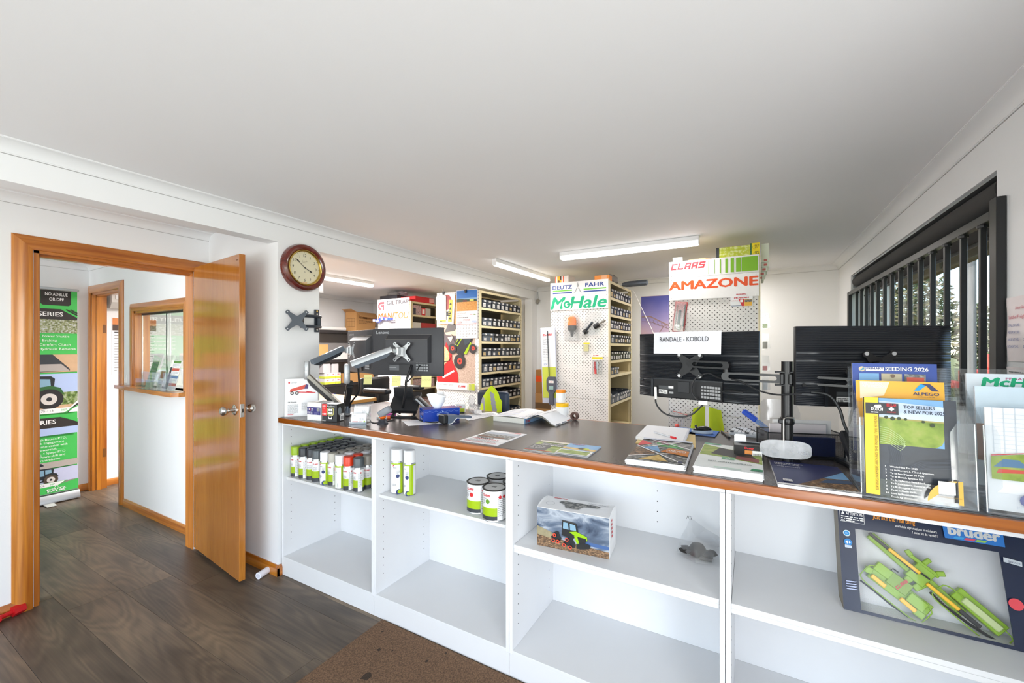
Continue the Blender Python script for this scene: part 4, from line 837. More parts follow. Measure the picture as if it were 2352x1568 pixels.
# ================================================================ left pair of monitors on the silver arm stand
SILV = mk((176, 178, 180), .32, .55, .04, name='silver_arm'); STEEL = mk((120, 130, 142), .35, .5, .05, name='grey_arm'); SATIN = mk((150, 146, 138), .3, .6, .04)
MGREY = mk((58, 58, 62), .48, 0, .05, 60, name='monitor_grey'); SCRN = mk((10, 11, 13), .12, 0, 0, name='screen_glass')
def flatmon(pl, pr, z0, z1, label):
    """flat backed monitor; its back faces the viewer, pl/pr = left and right ends seen from the front of the counter"""
    pl = Vector(pl).to_3d(); pr = Vector(pr).to_3d(); d = pr - pl; w = d.length
    t = thing('monitor', label, 'monitor', (pl.x, pl.y, z0), math.atan2(d.y, d.x)); h = z1 - z0
    b = B(); b.box((0, 0, 0), (w, .018, h), MGREY, .003, seg=2); b.obj('housing', t)
    b = B(); b.box((.006, .0181, .012), (w - .006, .019, h - .006), SCRN); b.obj('screen', t)
    x0, x1, za, zb = w * .22, w * .84, h * .28, h * .86
    b = B(); vs = [(x0, 0, za), (x1, 0, za), (x1, 0, zb), (x0, 0, zb), (x0 + .008, -.036, za), (x1 - .008, -.036, za), (x1 - .008, -.036, zb - .030), (x0 + .008, -.036, zb - .030)]
    b.add(vs, [(0, 1, 5, 4), (1, 2, 6, 5), (2, 3, 7, 6), (3, 0, 4, 7), (4, 5, 6, 7)], MGREY); o = b.obj('back_cover', t, 0)
    b = B(); b.tube([(x0, -.001, zb), (x1, -.001, zb)], .0012, SATIN, 5); b.tube([(x0 + .008, -.037, zb - .03), (x1 - .008, -.037, zb - .03)], .001, SATIN, 5); b.tube([(x0, -.001, zb), (x0 + .008, -.037, zb - .03)], .001, SATIN, 5); o2 = b.obj('trim_line', o); o2['kind'] = 'stuff'
    b = B(); c = Cv(b, (0, 0, 0), (1, 0, 0), (0, 0, 1), .0005); c.text('Lenovo', .028, h * .885, .021, mk((168, 170, 174), .3, .5), .098, bold=.012)
    for k in range(5):
        for q in range(4): c.rect(w * .63 + .019 * k, h * .10 + .017 * q, w * .63 + .014 + .019 * k, h * .10 + .010 + .017 * q, mk((150, 152, 154), .5))
    c.rect(w * .26, h * .11, w * .40, h * .23, mk((92, 94, 98), .5)); c.rect(w * .26, h * .165, w * .36, h * .18, mk((160, 162, 166), .5)); c.rect(w * .40, h * .03, w * .56, h * .24, mk((40, 40, 43), .5)); b.obj('print', t, 0)
    return t
mA = flatmon((-2.194, 1.970), (-1.685, 2.077), 1.341, 1.649, 'grey flat-backed monitor on the silver arm, nearer of the left pair')
flatmon((-2.700, 2.175), (-2.206, 2.014), 1.341, 1.648, 'grey flat-backed monitor turned away, behind the nearer left monitor')
ar = thing('monitor_arm_stand', 'silver twin monitor arm stand clamped on the worktop', 'monitor arm', (-2.428, 1.955, ZT))
b = B(ar); b.lathe([(.055, 0), (.055, .010), (.050, .014), (.024, .016)], SILV, (-2.428, 1.955, ZT + .0002), 32); b.box((-2.48, 1.91, ZT + .0003), (-2.376, 2.0, ZT + .008), BLACKP, .003); b.obj('base', ar)
b = B(ar); b.cyl((-2.428, 1.955, ZT + .014), (-2.428, 1.955, 1.216), .020, STEEL, n=24); b.obj('pole', ar)
b = B(ar); b.lathe([(.0005, 0), (.022, .002), (.030, .020), (.030, .045), (.022, .062), (.0005, .064)], SILV, (-2.440, 1.915, 1.085), 24); b.obj('pivot', ar)
def limb(p, q, w, h, top, under, nm='arm_link'):
    p = Vector(p); q = Vector(q); b = B(ar); d = (q - p).normalized(); sd = d.cross(Vector((0, 0, 1))).normalized(); u = sd.cross(d)
    pr_ = [(-w / 2, -h * .15), (-w / 2, h * .25), (-w * .36, h * .45), (0, h * .52), (w * .36, h * .45), (w / 2, h * .25), (w / 2, -h * .15)]; n = len(pr_)
    vs = [e + sd * a + u * c for e in (p, q) for a, c in pr_]; b.add(vs, [(i, (i + 1) % n, n + (i + 1) % n, n + i) for i in range(n)] + [tuple(range(n))[::-1], tuple(range(n, 2 * n))], top)
    o = b.obj(nm, ar)
    b = B(ar); e0 = p + d * .012; e1 = q - d * .02; vs = []
    for e, f in ((e0, .6), (p.lerp(q, .12), 1), (p.lerp(q, .80), 1), (e1, .45)):
        for a, c in ((-w * .42, -h * .16), (w * .42, -h * .16), (w * .36, -h * .16 - h * .42 * f), (-w * .36, -h * .16 - h * .42 * f)): vs.append(e + sd * a + u * c)
    fs = [(4 * i + k, 4 * i + (k + 1) % 4, 4 * i + 4 + (k + 1) % 4, 4 * i + 4 + k) for i in range(3) for k in range(4)] + [(3, 2, 1, 0), (12, 13, 14, 15)]
    b.add(vs, fs, under); b.obj('cable_cover', o)
E1 = Vector((-2.53, 1.72, 1.375)); E2 = Vector((-2.136, 1.716, 1.365))
limb((-2.445, 1.905, 1.125), (E1.x, E1.y, 1.335), .050, .048, SATIN, BLACKP); limb((-2.400, 1.925, 1.135), (E2.x - .01, E2.y + .03, 1.300), .040, .046, BLACKP, BLACKP)
for E_ in (E1, E2): b = B(ar); b.lathe([(.0005, -.062), (.014, -.060), (.019, -.050), (.019, -.003), (.0182, -.002), (.0182, 0), (.019, .001), (.019, .045), (.014, .058), (.0005, .060)], SILV, tuple(E_), 24); b.obj('elbow', ar)
limb(E1 + Vector((.015, .03, .045)), (-2.486, 1.965, 1.511), .042, .050, STEEL, mk((40, 44, 50), .45)); limb(E2 + Vector((.02, .02, .050)), (-1.945, 1.900, 1.506), .042, .052, SILV, mk((62, 72, 84), .45))
for e, tgt, nrm, u in (((-2.486, 1.965, 1.510), (-2.4655, 2.018, 1.500), (-.311, -.95, 0), (.95, -.311, 0)), ((-1.945, 1.900, 1.504), (-1.928, 1.962, 1.496), (.206, -.979, 0), (.979, .206, 0))):
    tgt = Vector(tgt); e = Vector(e); m_ = e.lerp(tgt, .55); N_ = Vector(nrm)
    b = B(ar); b.bar(e, m_, .022, .026, SILV, .003); b.cyl(m_ + Vector((0, 0, -.020)), m_ + Vector((0, 0, .020)), .016, SILV); b.obj('tilt_head', ar)
    b = B(ar); b.box((-.022, -.012, -.030), (.022, .012, .030), SILV, .004, Matrix.Translation(tgt + N_ * .006) @ Matrix.Rotation(math.atan2(u[1], u[0]), 4, 'Z')); o = b.obj('plate_block', ar)
    b = B(ar); hs = vesa(b, tgt - N_ * .004, N_, u, .078, .017, .003, SILV); o = b.obj('mount_plate', ar); b = B(ar)
    for h in hs: b.cyl(h, h + N_ * .003, .0042, BLACKP, n=8)
    q = b.obj('screws', o)
def cable(name, label, pts, r, m=BLACKP, n=6, parent=None):
    P = [Vector(p) for p in pts]; out = []
    for i in range(len(P) - 1):
        p0, p1, p2, p3 = P[max(i - 1, 0)], P[i], P[i + 1], P[min(i + 2, len(P) - 1)]
        for k in range(6):
            t = k / 6; out.append(.5 * ((2 * p1) + (p2 - p0) * t + (2 * p0 - 5 * p1 + 4 * p2 - p3) * t * t + (3 * p1 - p0 - 3 * p2 + p3) * t ** 3))
    out.append(P[-1]); b = B(parent) if parent else B(); b.tube(out, r, m, n)
    o = b.obj(name, parent)
    return o if parent else tag(o, label, 'cable')
cable('monitor_cable', 'black cable hanging from the silver monitor arm', [(-2.10, 1.77, 1.395), (-2.13, 1.80, 1.33), (-2.20, 1.86, 1.24), (-2.32, 1.90, 1.16), (-2.375, 1.93, 1.115)], .006, BLACKP, 6, ar)
cable('monitor_cable', 'black cables dropping from the nearer left monitor to the worktop', [(-1.905, 2.03, 1.41), (-1.90, 2.00, 1.36), (-1.905, 1.98, 1.31), (-1.93, 2.00, 1.26), (-2.0, 2.05, 1.14), (-2.10, 2.12, 1.085), (-2.12, 2.14, 1.066)], .008, BLACKP, 6, mA)
cable('monitor_cable', 'thin black cable curving under the nearer left monitor', [(-1.835, 2.03, 1.41), (-1.84, 2.0, 1.37), (-1.875, 1.985, 1.325), (-1.90, 1.985, 1.305)], .004, BLACKP, 6, mA)
YEL = mk((226, 220, 148), .7, 0, .03, name='sticky_note_paper')
def note(u0, v0, u1, v1, w, lb):
    a, c = pw(u0, v1, w), pw(u1, v0, w); d = (Vector((c.x, c.y, 0)) - Vector((a.x, a.y, 0))); L = d.length
    t = thing('sticky_note', lb, 'note', (a.x, a.y, a.z), math.atan2(d.y, d.x)); b = B(); hh = c.z - a.z
    b.grid(lambda p, q: (p * L, -.012 * (1 - q) ** 2, q * hh), 3, 6, YEL); b.obj('sheet', t); b = B(); c2 = Cv(b, (0, -.004, 0), (1, 0, 0), (0, 0, 1)); c2.para(.004, hh * .8, L - .004, 3, hh * .12, mk((190, 184, 120), .7), 3, .2); b.obj('print', t, 0)
note(900, 863, 921, 886, 2.66, 'yellow sticky note under the nearer left monitor, middle one'); note(968, 863, 991, 888, 2.60, 'yellow sticky note under the nearer left monitor, right one'); note(836, 860, 855, 882, 2.79, 'yellow sticky note under the rear left monitor')
# ================================================================ boxes and small things at the left end of the worktop
def at(u, v): return pz(u, v, ZT)
GLOSS = mk((238, 238, 238), .3, name='gloss_card')
t = thing('product_card', 'white product card with a red tipping trailer, against the pier', 'card', (-2.728, 1.690, ZT + .0005), .80); b = B(); M = Matrix.Rotation(-.05, 4, 'X'); b.box((0, 0, 0), (.205, .002, .255), PAPER, M=M); b.obj('sheet', t)
b = B(); c = Cv(b, M @ Vector((0, 0, 0)), (1, 0, 0), M @ Vector((0, 0, 1)), .0005); c.circ(.026, .228, .006, RED); c.text('GILTRAP', .036, .224, .007, GREYINK); c.poly([(.03, .165), (.035, .185), (.13, .215), (.14, .19)], c_(206, 70, 50)); c.poly([(.12, .185), (.13, .218), (.145, .212), (.142, .185)], c_(70, 50, 110)); c.line([(.07, .165), (.19, .158)], .006, CLR); c.line([(.13, .168), (.17, .162)], .005, CLR)
for x in (.045, .075): c.circ(x, .158, .011, INK); c.circ(x, .158, .006, RIM)
c.text('TIP TRAILER', .020, .092, .008, INK, .055, bold=.02); c.para(.02, .085, .085, 12, .0055, GREYINK, 1, .3); c.para(.105, .095, .17, 10, .0055, GREYINK, 2, .3); c.rect(.02, .012, .055, .015, RED); b.obj('print', t, 0)
def carton(name, label, cat, loc, rz, w, d, h, m, faces=None, top=None, bev=.0015):
    t = thing(name, label, cat, loc, rz); b = B(); b.box((0, 0, 0), (w, d, h), m, bev); b.obj('carton', t)
    b = B(); fr = Cv(b, (0, 0, 0), (1, 0, 0), (0, 0, 1), .0004); sd = Cv(b, (w, 0, 0), (0, 1, 0), (0, 0, 1), .0004); tp = Cv(b, (0, 0, h), (1, 0, 0), (0, 1, 0), .0004)
    if faces: faces(fr, sd, tp, w, d, h); b.obj('print', t, 0)
    return t
def f_oex(f, s, tp, w, d, h):
    n = c_(56, 54, 120); f.rect(.001, .038, w - .004, .086, n); f.text('O', .006, .064, .015, WHT, bold=.04); f.text('E', .023, .064, .015, c_(220, 40, 50), bold=.04); f.text('X', .036, .064, .015, WHT, bold=.04); f.para(.006, .060, .05, 3, .007, WHT, 2, .4); f.rect(w - .032, .062, w - .010, .080, WHT)
    for k in range(6): f.rect(w - .030 + .0032 * k, .063, w - .0285 + .0032 * k, .079, INK)
    f.para(w - .05, .058, w - .01, 3, .006, c_(150, 150, 200), 4, .3); tp.rect(0, d * .5, w, d * .505, GREYINK)
carton('parts_carton', 'white carton with a navy label beside the black lamp box', 'carton', (-2.485, 1.690, ZT + .0005), .14, .118, .108, .116, mk((232, 230, 228), .55), f_oex)
def f_led(f, s, tp, w, d, h):
    r = c_(222, 44, 40); f.rect(0, .040, .034, h, r); f.text('LED', .004, .094, .009, WHT); f.text('Worklamp', .034, .094, .009, WHT); f.para(.004, .090, .03, 1, .006, WHT, 1, .5)
    for k in range(3): f.circ(.007 + .010 * k, .050, .0045, WHT, 12)
    y = c_(214, 204, 120); f.poly([(.040, .048), (.046, .042), (.078, .042), (.084, .048), (.084, .084), (.078, .090), (.046, .090), (.040, .084)], y); f.poly([(.044, .050), (.048, .046), (.076, .046), (.080, .050), (.080, .082), (.076, .086), (.048, .086), (.044, .082)], mk((70, 70, 70), .4))
    for x in (.054, .070):
        for z in (.056, .076): f.circ(x, z, .0072, WHT, 12)
    f.rect(.050, .020, .074, .034, WHT); f.rect(.054, .026, .070, .040, mk((26, 27, 30), .4)); f.text('narva.nl', .004, .006, .006, WHT)
    s.circ(.030, .065, .018, mk((120, 128, 132), .4), 20, .026); s.rect(.030, .006, .072, .048, WHT); s.para(.034, .046, .068, 1, .008, INK, 1, .5)
    for k in range(9): s.rect(.036 + .0034 * k, .012, .0378 + .0034 * k, .034, INK)
carton('lamp_box', 'black and red printed lamp box with a white barcode label', 'box', (-2.348, 1.700, ZT + .0005), .30, .104, .082, .112, mk((26, 28, 32), .3), f_led)
# business card holder
t = thing('card_holder', 'clear two tier business card holder near the lamp box', 'card holder', (-2.125, 1.724, ZT + .0005), .50); b = B(); w = .104
b.box((0, 0, 0), (w, .085, .003), ACRE); b.box((0, -.0015, 0), (w, .0005, .012), ACRE); b.box((0, .036, .003), (w, .038, .055), ACR); b.box((0, .080, .003), (w, .082, .11), ACR)
for x in (0, w - .002): b.prism([(0, 0), (.082, 0), (.082, .11), (.06, .085), (.038, .055), (0, .02)], .002, ACR, (x, 0, 0), (0, 1, 0), (0, 0, 1))
b.obj('acrylic_tray', t)
for k, (y, z, lb) in enumerate(((.012, .006, 'front stack of white business cards in the clear holder'), (.052, .045, 'rear stack of white business cards in the clear holder'))):
    M = Matrix.Rotation(.5, 4, 'Z'); p = M @ Vector((.006, y, 0)); q = thing('business_cards', lb, 'cards', (-2.125 + p.x, 1.724 + p.y, ZT + z), .5); q.rotation_euler.x = -.20; b = B(); b.box((0, 0, 0), (.092, .012, .058), PAPER, .0005); b.obj('cards', q); b = B(); c = Cv(b, (0, 0, 0), (1, 0, 0), (0, 0, 1), .0004); c.para(.006, .050, .04, 1, .006, GREYINK, 3, .4); c.para(.05, .036, .08, 4, .005, GREYINK, 5, .3); c.rect(.008, .006, .042, .010, CLR); c.rect(.05, .007, .07, .010, c_(200, 120, 120)); c.circ(.082, .009, .005, GREEN, 10); b.obj('print', q, 0)
# barcode scanner on an orange neck
p = at(873, 974); t = thing('barcode_scanner', 'grey barcode scanner head on an orange and black stand', 'scanner', (p.x, p.y + .02, ZT + .0005), .5); OR_ = mk((232, 108, 24), .4)
b = B(); b.lathe([(.034, 0), (.034, .006), (.026, .014), (.021, .030)], mk((44, 46, 54), .4), n=20); b.obj('base', t); b = B(); b.lathe([(.013, .030), (.024, .040), (.020, .046), (.008, .052)], OR_, n=18); b.obj('neck', t)
b = B(); M = Matrix.Translation((.012, 0, .072)) @ Matrix.Rotation(-.55, 4, 'Y'); b.box((-.038, -.022, -.022), (.042, .024, .022), mk((128, 132, 138), .45), .010, M, 3); o = b.obj('head', t); b = B(); b.box((-.040, -.016, -.004), (-.0375, .018, .014), mk((206, 198, 176), .5), 0, M); b.box((-.0415, -.008, -.003), (-.040, .002, .008), INK, 0, M); b.obj('window', o)
def pen(name, lb, p, q, m, tip, r=.0042):
    p = Vector(p); q = Vector(q); t = thing(name, lb, 'pen', p); b = B(t); b.cyl(p, p.lerp(q, .78), r, m, n=10); b.obj('barrel', t); b = B(t); b.cyl(p.lerp(q, .78), q, r * 1.25, tip, n=10); b.obj('cap', t); return t
p = at(865, 963); pen('highlighter', 'orange highlighter lying behind the barcode scanner', (p.x - .01, p.y + .01, ZT + .009), (p.x + .06, p.y + .06, ZT + .009), mk((238, 240, 240), .4), mk((240, 100, 40), .4), .008)
p = at(905, 955); pen('highlighter', 'pink highlighter lying under the desk phone', (p.x - .06, p.y - .02, ZT + .010), (p.x + .01, p.y + .005, ZT + .010), mk((236, 90, 190), .4), mk((244, 120, 206), .4), .009)
# desk phone seen from behind
p = at(915, 962); ph = thing('desk_phone', 'black desk phone with tilted screen and handset, seen from behind', 'phone', (p.x, p.y + .05, ZT + .0005), .42); PB = mk((34, 35, 38), .35, name='phone_black')
b = B(); b.box((-.10, -.010, 0), (.075, .012, .012), PB, .004); b.bar((.06, .0, .012), (.085, -.02, .0055), .02, .01, PB); b.bar((-.085, .01, .006), (-.06, .12, .10), .016, .016, PB, .003); b.bar((.065, .01, .006), (.055, .12, .10), .016, .016, PB, .003); b.obj('stand', ph)
M = Matrix.Translation((-.01, .06, .085)) @ Matrix.Rotation(.75, 4, 'X'); b = B(); b.box((-.095, -.075, -.012), (.095, .09, .022), PB, .006, M, 2); o = b.obj('body', ph); b = B(); b.box((-.055, -.055, -.018), (.055, .04, -.012), mk((20, 20, 22), .5), .004, M); b.box((-.03, -.04, -.0195), (.03, -.02, -.018), mk((60, 60, 62), .5), 0, M); b.obj('socket_recess', o)
M = Matrix.Translation((-.03, .075, .155)) @ Matrix.Rotation(.35, 4, 'X'); b = B(); b.box((-.065, -.006, -.035), (.065, .014, .045), PB, .005, M, 2); b.obj('screen_tilt', ph)
b = B(); M = Matrix.Translation((.135, .055, .075)) @ Matrix.Rotation(.72, 4, 'Y') @ Matrix.Rotation(.3, 4, 'X')
b.box((-.085, -.026, -.014), (.085, .026, .010), PB, .010, M, 3); b.box((-.095, -.030, -.030), (-.035, .030, .004), PB, .012, M, 3); b.box((.035, -.030, -.030), (.095, .030, .004), PB, .012, M, 3); b.obj('handset', ph); b = B(); b.box((-.080, -.0285, -.006), (.080, -.0255, .008), mk((182, 184, 188), .4), .001, M); b.obj('handset_trim', ph)
cable('phone_cord', 'black cord looping from the phone across the worktop', [at(905, 955) + Vector((0, .03, .004)), at(930, 958) + Vector((0, 0, .004)), at(955, 961) + Vector((0, 0, .004)), at(968, 968) + Vector((0, 0, .004)), at(1000, 972) + Vector((0, 0, .004)), at(1012, 966) + Vector((0, 0, .004))], .0035, BLACKP, 6, ph)
cable('phone_cord', 'thin black cord beside the clear card holder', [at(850, 966) + Vector((0, 0, .003)), at(858, 972) + Vector((0, 0, .003)), at(870, 971) + Vector((0, .02, .003)), at(890, 968) + Vector((0, .05, .003))], .003, BLACKP, 6, ph)
# tissue box
TB = mk((28, 62, 160), .22, 0, .06, 14, name='blue_tissue_card'); 
def f_tis(f, s, tp, w, d, h):
    s.rect(0, 0, .001, .001, TB)
    for cv, L in ((f, w), (s, d)):
        n = max(2, int(L / .035))
        for k in range(n): cv.line([(L * (k + q / 8) / n, h - .010 - .010 * math.sin(math.pi * q / 8)) for q in range(9)], .0012, c_(120, 160, 226))
    s.text('ULTRASOFT', d * .36, h * .42, .013, c_(214, 228, 250), .075, bold=.02); s.line([(d * .36, h * .64), (d * .52, h * .72), (d * .68, h * .64)], .002, c_(160, 190, 236)); s.line([(d * .40, h * .32), (d * .52, h * .27), (d * .64, h * .32)], .002, c_(160, 190, 236)); s.circ(d * .52, h * .78, .004, c_(200, 220, 250), 8)
    f.rect(w * .25, h * .30, w * .7, h * .45, c_(52, 110, 210)); f.text('KLEENEX', w * .22, h * .16, .008, WHT, w * .55)
p = at(962, 962); tb = carton('tissue_box', 'blue tissue box with a white tissue pulled up', 'tissue box', (-1.868, 2.062, ZT + .001), -.62, .115, .235, .078, TB, f_tis, bev=.002)
b = B(); rr = random.Random(4)
def tis(a, q):
    an = a * 2 * math.pi; fl = .012 + .050 * (q ** .8) * (1 - .35 * q) * (1 + .35 * math.sin(3 * an) + .2 * math.sin(5 * an + 1)); return (.058 + fl * math.cos(an) * .8, .105 + fl * 1.35 * math.sin(an), .072 + .105 * q - .012 * math.sin(2 * an) * q - (.02 if q > .9 else 0))
b.grid(tis, 28, 9, mk((242, 242, 243), .85, name='tissue')); b.obj('tissue', tb, 60)
t = thing('paper_sheet', 'white sheet lying under the tissue box', 'paper', (-1.93, 1.97, ZT + .0004), -.62); b = B(); b.box((0, 0, 0), (.19, .30, .0005), PAPER); b.obj('sheet', t)
# card payment terminal
p = at(1020, 973); t = thing('payment_terminal', 'grey card payment terminal lying by the blue tissue box', 'payment terminal', (-1.628, 2.025, ZT + .0005), 1.22)
b = B(); b.prism([(0, .004), (.012, 0), (.030, .006), (.060, .034), (.165, .020), (.172, .024), (.172, .030), (.165, .036), (.055, .052), (.0, .055)], .072, mk((98, 108, 124), .4), (0, .036, 0), (1, 0, 0), (0, 0, 1)); b.obj('body', t, 25)
b = B(); b.prism([(-.002, .003), (.010, -.000), (.028, .003), (.062, .031), (.166, .017), (.166, .0205), (.060, .036), (.028, .008), (.008, .006)], .075, WHT, (0, .0375, 0), (1, 0, 0), (0, 0, 1)); b.obj('trim', t, 25)
b = B(); b.box((-.028, -.036, .006), (.002, .036, .060), mk((26, 26, 28), .5), .006); b.obj('printer_cover', t); b = B(); b.box((.065, -.028, .0505), (.12, .028, .0525), SCRN, 0, Matrix.Rotation(.13, 4, 'Y') @ Matrix.Translation((0, 0, .006))); b.obj('screen', t)
# small parts box and bag behind the tissues
def f_sm(f, s, tp, w, d, h): f.rect(0, h * .12, w, h * .50, c_(186, 200, 30)); f.rect(0, 0, w, h * .12, DGREY); stencil(f, 'CLAAS', .006, h * .62, .010, .034, CLR)
carton('parts_carton', 'small white and lime carton behind the tissue box', 'carton', (-1.835, 2.405, ZT + .0005), .5, .062, .05, .062, mk((238, 238, 238), .5), f_sm)
b = B(); crumple(b, (-1.70, 2.44, ZT + .035), (.055, .05, .034), BAG, 3); crumple(b, (-1.66, 2.43, ZT + .02), (.03, .03, .016), mk((236, 230, 226), .6), 8); crumple(b, (-1.735, 2.46, ZT + .085), (.028, .03, .05), BAG, 9); tag(b.obj('plastic_bag', None, 20), 'crumpled clear bag of pale parts right of the small carton', 'bag', None, 'stuff')
# loose papers and the open parts catalogue
def sheet(name, label, cat, pts, m=PAPER, h=.0006, th=.0008, lift=None):
    pts = [Vector(p) for p in pts]; b = B(); n = 8
    def fn(u, v, dz=0):
        p = (pts[0] * (1 - u) + pts[1] * u) * (1 - v) + (pts[3] * (1 - u) + pts[2] * u) * v; return Vector((p.x, p.y, ZT + h + (lift(u, v) if lift else 0) + dz))
    b.grid(lambda u, v: fn(u, v, th), n, n, m); b.grid(lambda u, v: fn(v, u), n, n, m)
    t = thing(name, label, cat, (pts[0].x, pts[0].y, ZT)); b2 = B(t); b2.v = [b2.T @ v for v in b.v]; b2.f = b.f; b2.fm = b.fm; b2.ms = b.ms; b2.obj('sheet', t)
    return t, fn, th
t, fn, th = sheet('loose_paper', 'white printed papers behind the card payment terminal', 'paper', [at(1075, 966), at(1150, 952), at(1135, 946), at(1060, 953)]); b = B(t)
for k in range(8): b.tube([fn(.08, .1 + .1 * k, .0012), fn(.9, .1 + .1 * k, .0012)], .0006, GREYINK, 4)
b.obj('print', t)
cat = thing('open_catalogue', 'thick open parts catalogue with one page block curling over', 'book', (-1.43, 2.27, ZT + .0005)); b = B(cat); PG = mk((224, 222, 214), .8, 0, .05, 200); 
b.prism([(-1.432, 2.266), (-1.207, 2.262), (-1.222, 2.58), (-1.455, 2.582)], .030, PG, (0, 0, ZT + .0006)); b.obj('page_block', cat)
b = B(cat); b.prism([(-1.204, 2.264), (-1.198, 2.40), (-1.205, 2.56), (-1.209, 2.56), (-1.208, 2.264)], .031, mk((140, 178, 216), .5), (0, 0, ZT + .0006)); c = Cv(b, (-1.204, 2.266, ZT), (.05, .95, 0), (0, 0, 1), .0006, k=6); stencil(c, 'CLAAS', .008, .008, .012, .05, CLR); b.obj('spine', cat)
def page(u, v): return (-1.455 + .25 * u + .01 * (1 - v), 2.268 + .31 * v, ZT + .0312 + .018 * math.sin(math.pi * u) * (.4 + .6 * v) * (.5 + .5 * u))
b = B(cat); b.grid(page, 10, 4, PAPER); o = b.obj('left_page', cat); b = B(cat)
for k in range(9): b.tube([Vector(page(.1, .1 + .09 * k)) + Vector((0, 0, .001)), Vector(page(.5, .1 + .09 * k)) + Vector((0, 0, .001)), Vector(page(.92, .1 + .09 * k)) + Vector((0, 0, .001))], .0006, GREYINK if k % 3 else c_(120, 130, 190), 4)
b.obj('print', o)
def curl(u, v): x = -1.205 + .205 * u; return (x, 2.292 + .285 * v - .02 * u, ZT + .0335 + .030 * math.sin(math.pi * min(1, u * 1.15)) - .027 * u ** 2)
b = B(cat); b.grid(curl, 14, 4, PAPER); b.grid(lambda u, v: tuple(Vector(curl(v, u)) - Vector((0, 0, .005 + .012 * (1 - v)))), 4, 14, PG); o = b.obj('right_page', cat); b = B(cat)
for q in ((.2, .35), (.45, .5)): b.tube([Vector(curl(q[0], .15)) + Vector((0, 0, .001)), Vector(curl(q[1], .85)) + Vector((0, 0, .001))], .0007, GREYINK, 4)
for k in range(3): b.tube([Vector(curl(.985, .05 + .3 * k)) + Vector((0, 0, .001)), Vector(curl(.985, .25 + .3 * k)) + Vector((0, 0, .001))], .004, [GREYINK, c_(150, 150, 160), c_(196, 130, 110)][k], 4)
b.obj('print', o)
# ================================================================ right pair of monitors on the black pole
RIB = mk((28, 31, 36), .30, 0, .05, name='ribbed_black_plastic')
def ribmon(pl, pr, z0, z1, label, recess=True):
    pl = Vector(pl).to_3d(); pr = Vector(pr).to_3d(); d = pr - pl; w = d.length; h = z1 - z0
    t = thing('monitor', label, 'monitor', (pl.x, pl.y, z0), math.atan2(d.y, d.x)); NR = 46
    def back(u, v):
        e = min(u, 1 - u) / .16; e = min(1, e); q = min(1, (1 - v) / .25, v / .10 + .35); dep = .030 * (math.sin(e * math.pi / 2)) * (.35 + .65 * math.sin(q * math.pi / 2)); rb_ = .0011 * (1 if int(v * NR * 2) % 2 else -1)
        return (u * w, -.004 - dep + rb_, v * h)
    b = B(); b.grid(back, 30, NR * 2, RIB); b.box((0, -.003, 0), (w, .016, h), BLACKP, .002); b.obj('housing', t, 50)
    b = B(); b.box((.006, .0161, .016), (w - .006, .0168, h - .006), SCRN); b.obj('screen', t)
    if recess:
        x0, x1, zt = w * .15, w * .765, h * .30
        b = B(); b.box((x0, -.0372, .001), (x1, -.0345, zt), mk((18, 18, 20), .5), .004); b.box((x0, -.040, zt - .006), (x1, -.0372, zt), RIB); b.box((x0, -.0400, .001), (x0 + .012, -.0372, zt), RIB); b.box((w * .40, -.0390, .03), (w * .50, -.0372, zt - .01), mk((34, 35, 38), .4), .002); b.obj('port_recess', t)
        b = B(); c = Cv(b, (0, -.0373, 0), (1, 0, 0), (0, 0, 1), .0005, k=2)
        c.rect(w * .225, h * .06, w * .305, h * .125, STICK); c.rect(w * .225, h * .135, w * .36, h * .185, mk((70, 72, 74), .5)); c.rect(w * .315, h * .15, w * .36, h * .185, STICK); c.rect(w * .32, h * .07, w * .36, h * .10, mk((160, 160, 160), .5)); c.para(w * .23, h * .12, w * .30, 3, .006, INK, 2, .4)
        for k in range(7):
            for q in range(4): c.rect(w * .60 + .013 * k, h * .045 + .015 * q, w * .60 + .010 + .013 * k, h * .045 + .010 + .015 * q, mk((150, 150, 150), .5))
        b.obj('port_stickers', t, 0)
    b = B(); b.cyl((w * .035, -.022, h * .26), (w * .035, -.017, h * .26), .007, BLACKP, n=12); b.obj('cap_screw', t)
    return t
m3 = ribmon((-.500, 2.215), (.027, 2.040), 1.281, 1.592, 'black ribbed monitor with a paper name sign taped on its back')
m4 = ribmon((.150, 1.974), (.655, 2.210), 1.298, 1.606, 'black ribbed monitor in front of the barred window')
ps = thing('name_sign', 'white paper name sign taped over the black monitor', 'paper sign', (-.425, 2.145, 1.494), math.atan2(-.175, .527))
def shp(u, v): return (.012 * (1 - v) + u * (.318 - .0 * v) - .012 * v * 0 + .014 * v, -.010 - .006 * math.sin(math.pi * u) + .020 * (v - .9) * (1 if v > .9 else 0), .103 * v)
M = Matrix.Identity(4); b = B(); b.grid(lambda u, v: shp(u, v), 10, 8, mk((226, 226, 232), .7)); b.obj('sheet', ps)
b = B(); c = Cv(b, (.0, -.0165, 0), (1, 0, 0), (0, 0, 1), .0008); c.text('RANDALE - KOBOLD', .048, .058, .021, INK, .232); b.obj('lettering', ps, 0)
ap = thing('monitor_arm_stand', 'black pole stand with two jointed arms behind the catalogues', 'monitor arm', (.125, 2.018, ZT)); AB = mk((20, 20, 22), .32, 0, .05, name='black_arm')
b = B(ap); b.cyl((.125, 2.018, ZT + .001), (.125, 2.018, 1.467), .0205, AB, n=28); b.obj('pole', ap)
b = B(ap); b.box((.075, 1.985, ZT + .0003), (.175, 2.075, ZT + .009), AB, .003); b.obj('base_plate', ap)
